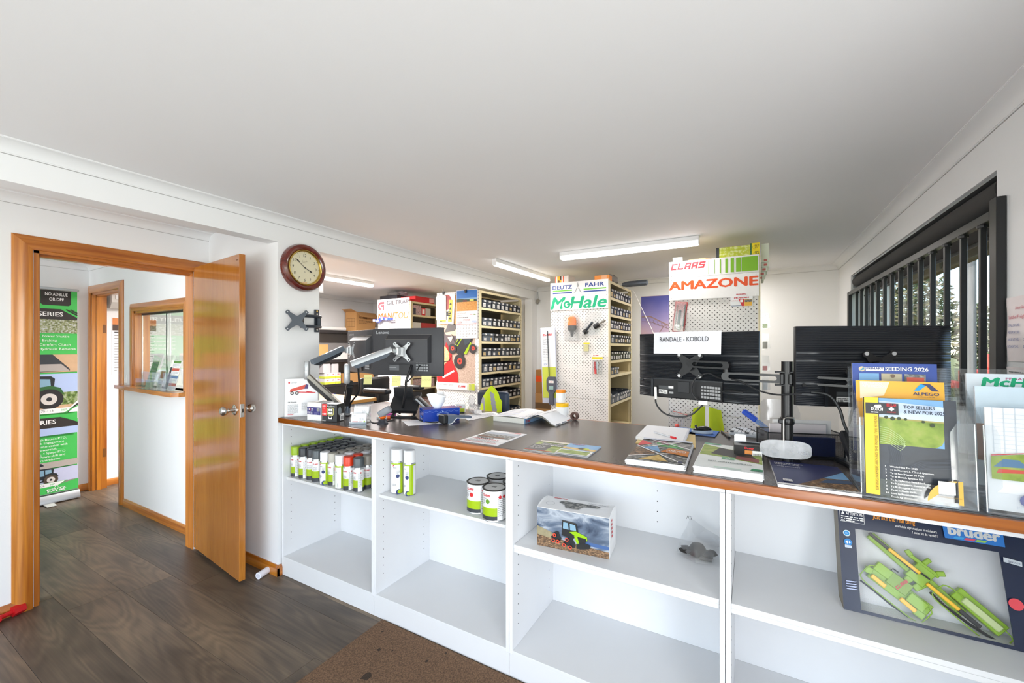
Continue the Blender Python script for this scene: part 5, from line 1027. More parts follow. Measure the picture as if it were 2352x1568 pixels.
def ringlink(p, q, h, wd, m=AB):
    """flat link with a long slot: two rails and rounded ends"""
    p = Vector(p); q = Vector(q); d = (q - p); L = d.length; x = d / L; y = Vector((0, 0, 1)).cross(x); M = Matrix((x, y, Vector((0, 0, 1)))).transposed().to_4x4(); M.translation = p
    b = B(ap); N = 28; out = []; inn = []
    for k in range(N):
        a = 2 * math.pi * k / N; ex = L if math.cos(a) > 0 else 0; out.append((ex + h / 2 * math.cos(a), h / 2 * math.sin(a))); e2 = L - .018 if math.cos(a) > 0 else .018; inn.append((e2 + h * .26 * math.cos(a), h * .26 * math.sin(a)))
    vs = []
    for yy in (-wd / 2, wd / 2): vs += [M @ Vector((a, yy, c)) for a, c in out] + [M @ Vector((a, yy, c)) for a, c in inn]
    fs = []
    for k in range(N):
        j = (k + 1) % N; fs += [(k, j, N + j, N + k), (2 * N + k, 3 * N + k, 3 * N + j, 2 * N + j), (k, 2 * N + k, 2 * N + j, j), (N + k, N + j, 3 * N + j, 3 * N + k)]
    b.add(vs, fs, m); return b.obj('arm_link', ap, 40)
el = Vector((-.094, 2.02, 1.40)); pc = Vector((-.228, 2.072, 1.449)); PB_ = Vector((.125, 2.018, 1.397))
ringlink((.098, 2.012, 1.397), el, .036, .026); ringlink(el + Vector((0, 0, .046)), pc + Vector((-.01, .002, 0)), .034, .026)
b = B(ap); b.cyl(el + Vector((0, 0, -.018)), el + Vector((0, 0, .062)), .012, AB); b.obj('elbow', ap)
e4 = Vector((.318, 1.955, 1.394)); ringlink((.152, 2.008, 1.396), e4, .036, .026); ringlink(e4 + Vector((.005, .01, .040)), (.385, 2.045, 1.452), .034, .026); b = B(ap); b.cyl(e4 + Vector((0, 0, -.018)), e4 + Vector((0, 0, .055)), .012, AB); b.obj('elbow', ap)
b = B(ap); b.cyl((.125, 2.018, 1.372), (.125, 2.018, 1.420), .026, AB, n=24)
for z in (1.424, 1.372): b.box((.082, 2.000, z - .004), (.168, 2.034, z + .004), AB, .002)
b.box((.100, 1.985, 1.376), (.112, 2.0, 1.418), AB, .002); b.box((.128, 1.985, 1.376), (.140, 2.0, 1.418), AB, .002); b.obj('clamp_collar', ap)
for (ctr, pl, pr) in ((Vector((-.236, 2.128, 1.440)), (-.500, 2.215), (.027, 2.040)), (Vector((.4025, 2.092, 1.452)), (.150, 1.974), (.655, 2.210))):
    U_ = Vector((pr[0] - pl[0], pr[1] - pl[1], 0)).normalized(); N_ = U_.cross(Vector((0, 0, 1))).normalized(); b = B(ap); hs = vesa(b, ctr + N_ * .0385, N_, U_, .071 * 1.05, .021, .003, AB); o = b.obj('mount_plate', ap)
    b = B(ap)
    for h in hs: b.cyl(h, h + N_ * .003, .0075, mk((206, 206, 206), .35, .4), n=12)
    b.obj('screws', o); b = B(ap); b.cyl(ctr + N_ * .041, ctr + N_ * .060, .024, AB, n=20); b.obj('tilt_head', ap)
b = B(ap); b.lathe([(.024, 0), (.026, .004), (.026, .022), (.024, .026)], AB, (.125, 2.018, 1.215), 24); b.box((.094, 1.985, 1.220), (.112, 2.02, 1.236), AB, .002); b.obj('collar', ap)
b = B(ap); b.tube([(.112, 1.985, 1.085), (.112, 1.985, 1.236), (.115, 1.984, 1.243), (.122, 1.982, 1.246), (.146, 1.975, 1.247)], .0032, CHROME, 6); b.obj('hex_key', ap)
cable('power_cable', '', [(-.41, 2.135, 1.335), (-.405, 2.12, 1.30), (-.40, 2.11, 1.25), (-.36, 2.095, 1.21), (-.30, 2.085, 1.20), (-.24, 2.08, 1.215), (-.19, 2.07, 1.265), (-.16, 2.06, 1.30), (-.10, 2.03, 1.335), (-.03, 2.0, 1.335)], .004, BLACKP, 7, m3)
cable('power_cable', '', [(-.20, 2.065, 1.275), (-.235, 2.06, 1.32), (-.225, 2.05, 1.375), (-.19, 2.05, 1.402), (-.16, 2.045, 1.408), (-.12, 2.03, 1.39), (-.05, 2.0, 1.385), (.02, 1.985, 1.35), (.09, 1.975, 1.335), (.17, 1.97, 1.345)], .0035, BLACKP, 7, m3)
b = B(m3); b.cyl((-.408, 2.128, 1.330), (-.403, 2.113, 1.272), .006, STICK, n=8); b.box((-.206, 2.048, 1.268), (-.170, 2.058, 1.285), STICK, 0); b.obj('cable_tags', m3)['kind'] = 'stuff'
cable('power_cable', '', [(.20, 1.965, 1.352), (.25, 1.945, 1.345), (.28, 1.935, 1.30), (.295, 1.93, 1.24), (.32, 1.93, 1.18), (.345, 1.93, 1.13), (.36, 1.94, 1.10)], .005, BLACKP, 7, m4)
cable('power_cable', '', [(.335, 2.0, 1.33), (.34, 1.985, 1.30), (.355, 1.97, 1.27), (.375, 1.965, 1.25), (.40, 1.965, 1.235)], .003, BLACKP, 7, m4)
# ================================================================ flyers and magazines on the worktop
def quad(u1, v1, u2, v2, u3, v3, u4, v4): return [at(u1, v1), at(u2, v2), at(u3, v3), at(u4, v4)]
def flat(name, label, cat, pts, h, cover, draw, rz_extra=0, edge=None, n=1):
    """a flat booklet or stack: pts = near-left, near-right, far-right, far-left on the worktop"""
    p0, p1, p2, p3 = [Vector((p.x, p.y, 0)) for p in pts]; U = (p1 - p0); V = (p3 - p0); w, d = U.length, V.length
    t = thing(name, label, cat, (p0.x, p0.y, ZT + .0005), math.atan2(U.y, U.x)); e = edge or PAPER; b = B()
    for k in range(n):
        j = random.Random(k + len(label)); dx, dy = (j.uniform(-.004, .004), j.uniform(-.003, .003)) if n > 1 and k < n - 1 else (0, 0); b.box((dx, dy, h * k / n), (w + dx, d + dy, h * (k + 1) / n - .0002), e)
    o = b.obj('pages', t)
    if n > 1: o['kind'] = 'stuff'
    b = B(); c = Cv(b, (0, 0, h), (1, 0, 0), (0, 1, 0), .0003); c.rect(0, 0, w, d, cover); draw(c, w, d); b.obj('print', t, 0); return t
SOIL = blend('print_soil', [(60, 46, 36), (110, 84, 60), (176, 140, 104)], (90, 90, 200), 7, .5); FIELD = blend('print_field', [(104, 130, 50), (146, 168, 70), (180, 180, 104)], (20, 60, 20), 5, .5); STRAW = blend('print_straw', [(176, 138, 70), (212, 178, 104), (232, 206, 140)], (40, 40, 90), 5, .5); MACH = blend('print_machines', [(40, 42, 46), (110, 112, 110), (190, 186, 178)], (60, 60, 60), 6, .5); NAVY = mk((38, 44, 92), .35, name='navy_ink'); SKB = mk((120, 170, 214), .4, 0, .08, 6)
def d_f1(c, w, d):
    c.rect(.015, d * .42, w - .015, d * .86, MACH); c.rect(.015, d * .70, w - .015, d * .86, mk((170, 178, 190), .5)); c.rect(.02, d * .46, w - .05, d * .52, c_(120, 70, 40)); c.text('SPRING', .03, d * .33, .020, INK, w * .45, bold=.04); c.text('CLEARANCE DAY', .02, d * .27, .014, CLR, w * .7, bold=.03); stencil(c, 'CLAAS', w * .55, d * .91, .012, w * .34, CLR); c.rect(.012, d * .06, w - .02, d * .075, CLR); c.para(.02, d * .24, w * .85, 6, .008, GREYINK, 2, .35)
flat('flyer', 'white flyer with red heading and machinery photo at the worktop edge', 'flyer', quad(1055, 1012, 1142, 1024, 1209, 997, 1128, 988), .0012, PAPER, d_f1)
def d_f2(c, w, d):
    c.rect(0, 0, w * .5, d, FIELD); c.rect(0, d * .05, w * .32, d * .6, mk((62, 60, 60), .5)); c.rect(w * .1, d * .55, w * .5, d * .8, MACH); c.rect(0, d * .02, w * .45, d * .06, CLR); c.para(.01, d * .5, w * .25, 5, .012, WHT, 3, .3); c.rect(0, d * .85, w * .5, d, mk((214, 206, 190), .5))
    c.rect(w * .5, d * .35, w, d, SKB); c.rect(w * .5, d * .45, w, d * .62, STRAW); c.circ(w * .78, d * .60, .018, mk((50, 52, 40), .5)); c.circ(w * .85, d * .59, .014, c_(196, 206, 50)); c.rect(w * .5, 0, w, d * .38, mk((236, 236, 230), .5)); c.rect(w * .52, d * .05, w * .97, d * .34, FIELD); c.text('DIRECT', w * .56, d * .88, .014, CLR, w * .2, bold=.03); c.text('PRICES', w * .3, d * .5, .012, WHT, w * .17, bold=.03)
flat('brochure', 'open colour brochure with crop photos at the worktop edge', 'brochure', quad(1202, 1032, 1350, 1051, 1381, 1027, 1245, 1012), .0015, PAPER, d_f2)
def d_m1(c, w, d):
    c.rect(0, 0, w, d, MACH); c.poly([(0, d * .1), (w * .45, d * .35), (0, d * .55)], SOIL); c.poly([(w * .12, d * .55), (w * .5, d * .40), (w * .38, d * .66)], SKB); c.poly([(w * .40, d * .66), (w * .9, d * .62), (w * .7, d * .82), (w * .3, d * .85)], c_(70, 150, 80)); c.poly([(0, d * .6), (w * .25, d * .75), (.0, d * .9)], CLR); c.poly([(w * .2, d * .05), (w * .5, d * .28), (w * .72, d * .05)], STRAW); c.poly([(w * .2, d * .9), (w * .6, d * .72), (w * .45, d)], mk((140, 90, 110), .5))
    for a, e in (((0, d * .12), (w, d * .50)), ((0, d * .60), (w * .6, d * .25)), ((w * .1, d * .98), (w, d * .62)), ((w * .28, d * .62), (w * .8, d * .95)), ((w * .5, d * .3), (w, 0))): c.line([a, e], .008, WHT)
    c.poly([(w * .5, d * .40), (w * .62, d * .58), (w, d * .52), (w, d * .30)], c_(206, 126, 50)); c.text('HARVEST', w * .60, d * .45, .020, WHT, w * .36, bold=.03); c.para(w * .6, d * .44, w * .95, 2, .007, WHT, 4, .4); c.rect(0, d * .93, w, d, mk((206, 212, 226), .5)); c.text('FARM', w * .3, d * .95, .010, c_(120, 110, 60)); c.rect(w * .88, .006, w * .95, .03, NAVY)
flat('magazine_stack', 'stack of harvest magazines with diagonal photo strips', 'magazines', quad(1437, 1066, 1573, 1083, 1608, 1033, 1490, 1018), .022, PAPER, d_m1, n=7)
def d_m2(c, w, d):
    c.rect(0, 0, w, d, mk((236, 240, 238), .4)); c.poly([(0, d * .48), (w * .35, d * .45), (w, d * .32), (w, d * .78), (w * .4, d * .82), (0, d * .95)], FIELD); c.poly([(w * .18, d * .55), (w * .3, d * .85), (w * .8, d * .70), (w * .95, d * .45), (w * .5, d * .48)], mk((46, 48, 50), .5)); c.poly([(w * .6, d * .42), (w * .95, d * .36), (w * .95, d * .5), (w * .6, d * .55)], c_(130, 70, 70)); c.rect(w * .38, d * .36, w * .58, d * .46, c_(120, 176, 140)); logo_arrow(c, w * .48, d * .375, d * .07, WHT)
    c.text('2025 WINTER/SPRING', w * .18, d * .22, .013, c_(90, 110, 104), w * .66, bold=.02); c.rect(0, d * .96, w * .3, d, c_(120, 190, 150)); c.rect(w * .3, .010, w * .7, .020, c_(196, 222, 208)); c.poly([(w * .82, .02), (w, .02), (w, .045), (w * .86, .05)], c_(46, 140, 96))
flat('magazine_stack', 'stack of winter spring magazines with green and white covers', 'magazines', quad(1593, 1085, 1753, 1107, 1740, 1052, 1612, 1030), .026, PAPER, d_m2, n=8)
def d_m3(c, w, d):
    c.rect(0, 0, w, d, NAVY); c.poly([(w * .22, .012), (w, .012), (w, d * .72)], SOIL); c.poly([(w * .66, d * .42), (w, d * .45), (w, d * .75)], SKB); c.poly([(w * .55, d * .22), (w, d * .30), (w, d * .42), (w * .7, d * .38)], mk((60, 80, 110), .5)); c.rect(0, 0, w, .018, WHT)
    c.text('HARVESTAIRE', .014, d * .87, .011, WHT, w * .42, bold=.02); c.text('CATALOGUE', .014, d * .81, .011, WHT, w * .36, bold=.02); c.text('2025 HARVEST', .018, d * .72, .008, WHT, w * .34); c.rect(.020, d * .12, .046, d * .20, WHT); c.para(.022, d * .19, .044, 3, .007, NAVY, 3, .4); c.text('Harvestaire.com.au', w * .56, .004, .009, INK, w * .42, bold=.02)
flat('catalogue', 'navy catalogue with a ploughed field photo near the clear holders', 'catalogue', quad(1787, 1118, 1980, 1143, 1952, 1082, 1776, 1063), .010, PAPER, d_m3)
# ================================================================ writing pad, mouse, keyboard
flat('manila_folder', 'manila folder under the white writing pad', 'folder', quad(1460, 1018, 1598, 1030, 1606, 997, 1520, 990), .004, mk((226, 196, 130), .6), lambda c, w, d: None, edge=mk((222, 190, 124), .7))
t = flat('writing_pad', 'white paper writing pad with a red pen on it', 'paper pad', quad(1460, 1011, 1573, 1022, 1590, 994, 1490, 984), .014, PAPER, lambda c, w, d: c.rect(w * .96, 0, w, d, mk((214, 214, 220), .6))); t.location.z = ZT + .0052
zp = ZT + .0246; p = pz(1503, 992, zp); q = pz(1552, 1006, zp); pen('ball_pen', 'clear ballpoint pen with red cap on the writing pad', (p.x, p.y, zp), (q.x, q.y, zp), mk((206, 208, 212), .2), mk((214, 24, 34), .3), .0042)
flat('mouse_mat', 'blue mouse mat at the back edge of the worktop', 'mouse mat', [Vector((-.40, 2.425, 0)), Vector((-.165, 2.41, 0)), Vector((-.16, 2.585, 0)), Vector((-.395, 2.60, 0))], .004, mk((78, 120, 190), .8, 0, .05, 60), lambda c, w, d: None, edge=mk((40, 52, 76), .8))
p = at(1611, 992); t = thing('computer_mouse', 'black and silver computer mouse on the blue mat', 'mouse', (-.232, 2.475, ZT + .0053), .15)
def mo(u, v): a = u * 2 * math.pi; r = math.sin(v * math.pi / 2); return (.054 * r * math.cos(a) * (1 - .1 * math.sin(a)), .032 * r * math.sin(a), .006 + .032 * math.cos(v * math.pi / 2) * (1 + .25 * math.cos(a) * r))
b = B(); b.grid(mo, 28, 8, lambda u, v: mk((24, 25, 28), .12) if v < .8 else mk((170, 182, 196), .3)); b.obj('shell', t, 60); b = B(); b.lathe([(.0005, 0), (.030, 0), (.033, .004), (.033, .008)], mk((200, 206, 212), .35), n=24, M=Matrix.Diagonal((1.62, .98, 1, 1))); b.obj('base', t); b = B(); b.cyl((-.03, -.004, .036), (-.03, .004, .036), .007, DGREY, n=10); b.obj('wheel', t)
p = at(1657, 992); q = at(1675, 1007); pen('ball_pen', 'black ballpoint pen lying beside the keyboard', (p.x, p.y, ZT + .0055), (q.x, q.y, ZT + .0055), mk((24, 24, 26), .3), mk((40, 40, 44), .3), .0048)
t = thing('keyboard', 'light grey keyboard tilted on its feet behind the black box', 'keyboard', (-.105, 2.49, ZT + .006), -.16); b = B(); M = Matrix.Rotation(.10, 4, 'X'); b.box((0, 0, 0), (.31, .105, .014), mk((206, 208, 212), .45), .003, M); b.obj('case', t)
b = B()
for r in range(5):
    for k in range(17): b.box((.006 + k * .0176, .010 + r * .0185, .0142), (.021 + k * .0176, .026 + r * .0185, .020), mk((228, 230, 232), .5) if (k + r) % 4 else DGREY, 0, M)
o = b.obj('keys', t); o['kind'] = 'stuff'
b = B(); b.box((.02, .09, -.0050), (.05, .10, .009), DGREY); b.box((.26, .09, -.0050), (.29, .10, .009), DGREY); b.obj('feet', t)['kind'] = 'stuff'
# black pump box with barcode
def f_pb(f, s, tp, w, d, h): f.text('Davey', w * .36, h * .80, .008, c_(226, 40, 44), w * .30, bold=.03); f.rect(w * .36, h * .30, w * .62, h * .72, c_(222, 140, 60)); f.rect(w * .62, h * .30, w * .94, h * .72, WHT); f.rect(w * .36, h * .30, w * .62, h * .48, INK); [f.rect(w * (.65 + .028 * k), h * .36, w * (.662 + .028 * k), h * .56, INK) for k in range(9)]
t = carton('parts_carton', 'open black carton with an orange and white barcode label', 'carton', (-.062, 1.965, ZT + .0005), .08, .106, .075, .064, mk((24, 22, 22), .3), f_pb)
b = B(); b.prism([(0, 0), (.045, 0), (.045, .030), (.040, .036), (.005, .036), (0, .030)], .0015, WHT, (.004, .0745, .060), (1, 0, 0), (0, .35, .94)); b.obj('flap', t); b = B(); b.prism([(0, 0), (.10, 0), (.09, .02), (.03, .022)], .001, mk((224, 228, 234), .5), (.004, .072, .0645), (1, 0, 0), (0, -.9, .3)); b.obj('flap', t)
# mesh tray, plastic offcuts
MESH = pegm('wire_mesh', 0, 2, (60, 62, 66))
def meshm():
    m = bpy.data.materials.new('black_wire_mesh'); m.use_nodes = True; n = m.node_tree.nodes; l = m.node_tree.links; p = n['Principled BSDF']; p.inputs['Base Color'].default_value = (.012, .012, .013, 1); p.inputs['Roughness'].default_value = .4
    tr = n.new('ShaderNodeBsdfTransparent'); mx = n.new('ShaderNodeMixShader'); tc = n.new('ShaderNodeTexCoord'); mp = n.new('ShaderNodeMapping'); mp.inputs['Scale'].default_value = (240, 240, 240); l.new(tc.outputs['Object'], mp.inputs[0])
    sp = n.new('ShaderNodeSeparateXYZ'); l.new(mp.outputs[0], sp.inputs[0]); o = None
    def ma(op, a, b):
        q = n.new('ShaderNodeMath'); q.operation = op
        for i, x in enumerate((a, b)):
            if x is None: continue
            if isinstance(x, (int, float)): q.inputs[i].default_value = x
            else: l.new(x, q.inputs[i])
        return q.outputs[0]
    u = ma('ADD', sp.outputs[0], sp.outputs[2]); v = ma('SUBTRACT', sp.outputs[0], sp.outputs[2]); u = ma('ADD', u, sp.outputs[1]); v = ma('ADD', v, sp.outputs[1])
    f = ma('MULTIPLY', ma('LESS_THAN', ma('ABSOLUTE', ma('SUBTRACT', ma('FRACT', u, None), .5), None), .33), ma('LESS_THAN', ma('ABSOLUTE', ma('SUBTRACT', ma('FRACT', v, None), .5), None), .33))
    l.new(f, mx.inputs[0]); l.new(p.outputs[0], mx.inputs[1]); l.new(tr.outputs[0], mx.inputs[2]); l.new(mx.outputs[0], n['Material Output'].inputs[0]); return m
WM = meshm(); tr = thing('mesh_tray', 'black wire mesh desk tray behind the black pole', 'desk tray', (.06, 2.09, ZT + .0005), .32); b = B(); w, d, h = .29, .12, .105
b.box((0, 0, .001), (w, d, .003), BLACKM); b.add([(0, 0, 0), (w, 0, 0), (w, 0, h), (0, 0, h)], [(0, 1, 2, 3)], WM); b.add([(0, d, 0), (w, d, 0), (w, d, h), (0, d, h)], [(0, 1, 2, 3)], WM); b.add([(0, 0, 0), (0, d, 0), (0, d, h), (0, 0, h)], [(0, 1, 2, 3)], WM); b.add([(w, 0, 0), (w, d, 0), (w, d, h), (w, 0, h)], [(0, 1, 2, 3)], WM); b.obj('mesh_body', tr, 0)
b = B(); b.tube([(0, 0, h), (w, 0, h), (w, d, h), (0, d, h)], .003, BLACKM, 6, True); b.tube([(0, 0, .003), (w, 0, .003), (w, d, .003), (0, d, .003)], .003, BLACKM, 6, True); [b.cyl((x, y, 0), (x, y, h), .003, BLACKM, n=6) for x in (0, w) for y in (0, d)]; b.obj('frame', tr)
def intray(name, label, cat, lo, hi, m, rot=0):
    t = thing(name, label, cat, tuple(Matrix.Translation(tr.location) @ Matrix.Rotation(.32, 4, 'Z') @ Vector(lo)), .32 + rot); b = B(); b.box((0, 0, 0), tuple(Vector(hi) - Vector(lo)), m, .001); b.obj('body', t); return t
intray('phone_book', 'blue covered booklet standing in the mesh tray', 'booklet', (.10, .03, .006), (.27, .045, .085), mk((40, 62, 130), .4)); intray('paper_bundle', 'pale papers standing in the mesh tray', 'paper', (.03, .06, .006), (.25, .068, .135), mk((224, 214, 214), .6)); intray('index_card', 'white card with a corner hole standing in the mesh tray', 'card', (.05, .085, .006), (.28, .088, .15), mk((232, 230, 228), .5))
HZ = glassm('frosted_plastic', (.90, .91, .93), .08, .3, .24, (.86, .86, .88))
t = thing('plastic_sheet', 'oval frosted plastic offcut propped before the mesh tray', 'plastic sheet', (.03, 1.99, ZT + .001), .10); b = B(); pts = [(.085 + .088 * math.copysign(abs(math.cos(a)) ** .6, math.cos(a)), .062 + .036 * math.copysign(abs(math.sin(a)) ** .6, math.sin(a))) for a in [2 * math.pi * k / 32 for k in range(32)]]; b.prism(pts, .001, HZ, (0, -.024, .001), (1, 0, 0), (0, .10, .99)); b.obj('sheet', t, 0)
t = thing('plastic_sheet', 'clear plastic sleeve standing upright behind the black pole', 'plastic sheet', (.03, 2.20, ZT + .12), .2); b = B(); b.prism([(0, 0), (.155, 0), (.16, .10), (.14, .135), (.02, .135), (0, .12)], .001, FILM, (0, 0, -.1195), (1, 0, 0), (0, .02, 1.75)); b.obj('sleeve', t, 0)
t = thing('bent_bracket', 'bright blue bent plastic arm leaning at the back of the worktop', 'bracket', (.02, 2.40, ZT + .001), 0); b = B(); BB = mk((24, 84, 214), .35); P0 = pw(1707, 943, 2.25); P1 = pw(1738, 966, 2.2); P2 = pw(1748, 978, 2.18); P3 = pw(1790, 982, 2.10); b = B(t); b.bar(P0, P1, .028, .024, BB, .004); b.obj('upper_arm', t); b = B(t); b.bar(P1, (P3.x, P3.y, ZT + .012), .026, .020, mk((120, 150, 200), .3), .004); b.obj('lower_arm', t)
t = thing('desk_phone', 'black desk phone standing behind the clear catalogue holder', 'phone', (.34, 2.00, ZT + .0005), .3); b = B(); b.box((0, .02, 0), (.10, .16, .02), PB, .005); b.bar((.05, .03, .02), (.05, .12, .13), .10, .03, PB, .006); b.obj('body', t); b = B(); b.box((.01, -.012, .115), (.085, .035, .165), PB, .012); b.box((.01, -.004, .06), (.085, .03, .10), PB, .010); b.obj('handset', t)
# ================================================================ clear catalogue holders
def holder(x0, w, label):
    t = thing('catalogue_holder', label, 'catalogue holder', (x0, 1.686, ZT + .0005)); b = B(); T = .0028
    b.box((0, 0, 0), (w, .185, T), ACRE)
    rot = lambda y, z, s: (y + s * .10 * 1, z + s)
    for k, (y, z, hh) in enumerate(((0, 0, .245), (.060, .055, .235), (.120, .110, .20))):
        top = z + hh; ln = .10
        # front with a U-shaped dip, side wings
        pr_ = [(0, z), (w, z), (w, top), (w * .86, top), (w * .80, top - .03), (w * .80, z + .075), (w * .77, z + .06), (w * .10, z + .06), (.16 * w, z + .075), (.16 * w, top - .03), (.10 * w, top), (0, top)]
        if k: pr_ = [(0, z), (w, z), (w, top), (w * .93, top), (w * .92, z + .10), (w * .08, z + .10), (w * .07, top), (0, top)]
        V = Vector((0, ln, 1)).normalized(); b.prism([(a, (c - z) / V.z) for a, c in pr_], T, ACR, (0, y + T, z + .001), (1, 0, 0), V)
        b.box((0, y, z), (w, y + .062, z + T), ACR)
    for x in (0, w - T): b.prism([(0, 0), (.185, 0), (.225, .40), (.185, .40), (.145, .34), (.085, .29), (.025, .24)], T, ACR, (x, 0, 0), (0, 1, 0), (0, 0, 1))
    V = Vector((0, .10, 1)).normalized(); b.prism([(0, 0), (w, 0), (w, .40), (0, .40)], T, ACR, (0, .185, 0), (1, 0, 0), V); b.obj('acrylic_tiers', t, 0)
    b = B(); b.box((-.0005, -.0005, 0), (w + .0005, .004, .006), ACRE, .001); b.tube([(0, .0, .004), (0, .024, .245)], .0022, ACRE, 6); b.tube([(w, .0, .004), (w, .024, .245)], .0022, ACRE, 6); b.obj('edges', t)['kind'] = 'stuff'
    return t
holder(.300, .258, 'clear acrylic holder with three tiers of catalogues'); holder(.576, .205, 'clear acrylic holder with white catalogues beside the window wall')
def cata(name, label, x, y, z, w, h, th, draw, face=PAPER, lean=.10):
    t = thing(name, label, 'catalogue', (x, y, z)); t.rotation_euler.x = -lean; b = B(); b.box((0, 0, 0), (w, th, h), PAPER, .0008); b.obj('pages', t); b = B(); c = Cv(b, (0, 0, 0), (1, 0, 0), (0, 0, 1), .0004); c.rect(0, 0, w, h, face); draw(c, w, h); b.obj('print', t, 0); return t
DARKN = blend('print_dark_navy', [(34, 38, 46), (44, 50, 60), (58, 66, 78)], (9, 9, 14), 5, .3); YLW = mk((240, 200, 24), .35); OCH = mk((226, 178, 60), .35)
def d_top(c, w, h):
    c.rect(.038, h * .52, w - .028, h - .001, SKB); c.poly([(.038, h * .52), (.038, h * .80), (w - .028, h * .80), (w - .028, h * .60), (w - .034, h * .55), (w - .048, h * .52)], FIELD); c.poly([(.038, h * .785), (w - .028, h * .77), (w - .028, h * .79), (.038, h * .805)], mk((170, 160, 90), .5)); c.poly([(.038, h * .80), (w - .028, h * .785), (w - .028, h * .93), (.038, h * .97)], mk((204, 220, 240), .4))
    for x, y, r in ((.07, .79, .006), (.085, .795, .005), (.055, .80, .005), (.10, .79, .004), (.14, .775, .004), (.16, .745, .006)): c.circ(x, h * y, r, mk((58, 70, 40), .5), 8)
    for k in range(8): c.line([(.038, h * (.70 - .022 * k)), (.06, h * (.685 - .022 * k)), (.085, h * (.62 - .022 * k)), (.098, h * max(.522, .56 - .022 * k))], .0008, c_(206, 226, 170))
    for k in range(7): c.line([(.06 + .004 * k, h * .50), (.066 + .004 * k, h * .40), (.062 + .004 * k, h * .32)], .0006, c_(70, 78, 92)); c.line([(.10 + .005 * k, h * .30), (.13 + .004 * k, h * .38 - .003 * k), (w - .01, h * .42 - .004 * k)], .0006, c_(80, 88, 104))
    c.rect(0, 0, .034, h, YLW); c.rect(.003, h * .83, .082, h * .945, mk((32, 32, 36), .4)); c.text('DUTCH', .017, h * .865, .010, WHT, .028, bold=.04, shear=.1); c.para(.017, h * .862, .045, 1, .006, WHT, 1, .5); c.poly([(.022, h * .90), (.026, h * .925), (.040, h * .93), (.042, h * .905), (.034, h * .895)], WHT)
    c.text('BEULAH', .054, h * .915, .008, CLR, .022, bold=.04); c.poly([(.065, h * .912), (.072, h * .888), (.065, h * .865), (.058, h * .888)], WHT); c.text('MACHINERY', .054, h * .848, .004, CLR, .022)
    c.text('TOP SELLERS', .093, h * .90, .0095, c_(36, 52, 76), .070, bold=.03); c.text('& NEW FOR 2025', .093, h * .852, .0095, c_(36, 52, 76), .092, bold=.03)
    c.text('SERVING FARMERS AROUND THE WORLD FOR 40 YEARS', .030, h * .05, .0065, c_(120, 92, 10), h * .76, rot=math.pi / 2)
    for k, (a, q) in enumerate((('1', "What's New For 2025"), ('2', 'To fit Morris C1, C2 and Quantum'), ('3', 'To fit Seed Master 30 P600'), ('4', 'To fit Horsch Sprinter NT'), ('5', 'To fit Vaderstad Seed Hawk'), ('7', 'To fit John Deere Conserva Pak'), ('8', 'To fit Bourgault ParaLink'), ('9', 'To fit C-Shank Drills'), ('10', 'Intro to Beulah Machinery,'), ('', 'Dutch Ag Distributor'))):
        if a: c.text(a, .046, h * .295 - k * .0098, .0048, WHT, bold=.02)
        c.text(q, .057, h * .295 - k * .0098, .0048, WHT, bold=.02)
    c.circ(w - .010, .002, .066, OCH, 22, None, math.pi / 2, math.pi); c.poly([(w - .010, .002), (w - .010, .068), (w, .068), (w, .002)], OCH); c.rect(w - .052, .028, w - .016, .064, mk((236, 234, 226), .4)); c.text('DUTCHOPENERS.COM.AU', w - .060, .018, .0042, c_(170, 134, 40), .056)
cata('catalogue', 'dark catalogue with a green field photo and yellow spine, front of holder', .311, 1.698, ZT + .012, .214, .298, .006, d_top, DARKN)
def d_alp(c, w, h):
    c.rect(0, h * .5, w, h, mk((240, 176, 40), .35)); c.poly([(.01, h * .80), (w * .33, h * .84), (w * .40, h * .99), (.01, h * .99)], mk((246, 228, 190), .35)); c.text('CULTIVATION', .016, h * .955, .008, WHT, .05); c.text('WITH PRECISION', .016, h * .925, .008, WHT, .06)
    x, y = w * .80, h * .905; c.poly([(x - .028, y), (x - .016, y), (x + .006, y + .022), (x - .012, y + .022)], c_(40, 160, 224)); c.poly([(x - .012, y + .022), (x + .010, y + .022), (x + .030, y), (x + .014, y), (x + .002, y + .016)], NAVY); c.text('ALPEGO', x, y - .014, .0095, NAVY, .060, 'c', .02); c.text('Your Partner In The Field', x, y - .020, .003, NAVY, .04, 'c')
cata('catalogue', 'yellow catalogue with a blue peak emblem, middle of holder', .303, 1.758, ZT + .063, .214, .297, .008, d_alp, mk((232, 226, 214), .4))
def d_seed(c, w, h):
    c.circ(.026, h * .935, .0085, mk((220, 200, 160), .4)); c.poly([(.020, h * .915), (.034, h * .93), (.030, h * .955)], c_(70, 150, 190)); c.rect(.036, h * .92, .084, h * .955, WHT); c.text('PRIMARY', .038, h * .930, .0068, c_(30, 60, 130), .044, bold=.03); c.rect(.036, h * .914, .084, h * .921, WHT); c.text('SEEDING 2026', .087, h * .918, .0125, WHT, .106, bold=.025)
    for k, m in enumerate((SKB, mk((190, 180, 150), .5), MACH)): c.rect(.018 + .058 * k, h * .62, .070 + .058 * k, h * .885, m)
    c.rect(.140, h * .80, .182, h * .85, c_(206, 90, 70)); c.circ(.105, h * .86, .006, mk((120, 100, 80), .5))
cata('catalogue', 'blue seeding catalogue with three photos, back of holder', .303, 1.818, ZT + .118, .214, .297, .012, d_seed, mk((40, 72, 156), .35))
def d_mh(c, w, h): c.rect(0, h * .5, w, h, mk((222, 232, 240), .4)); c.text('PFGAUSTRALIA', .085, h * .935, .007, c_(170, 60, 110), .10, bold=.02); c.text('McHale', .034, h * .86, .026, GRN, .15, bold=.05, shear=.15)
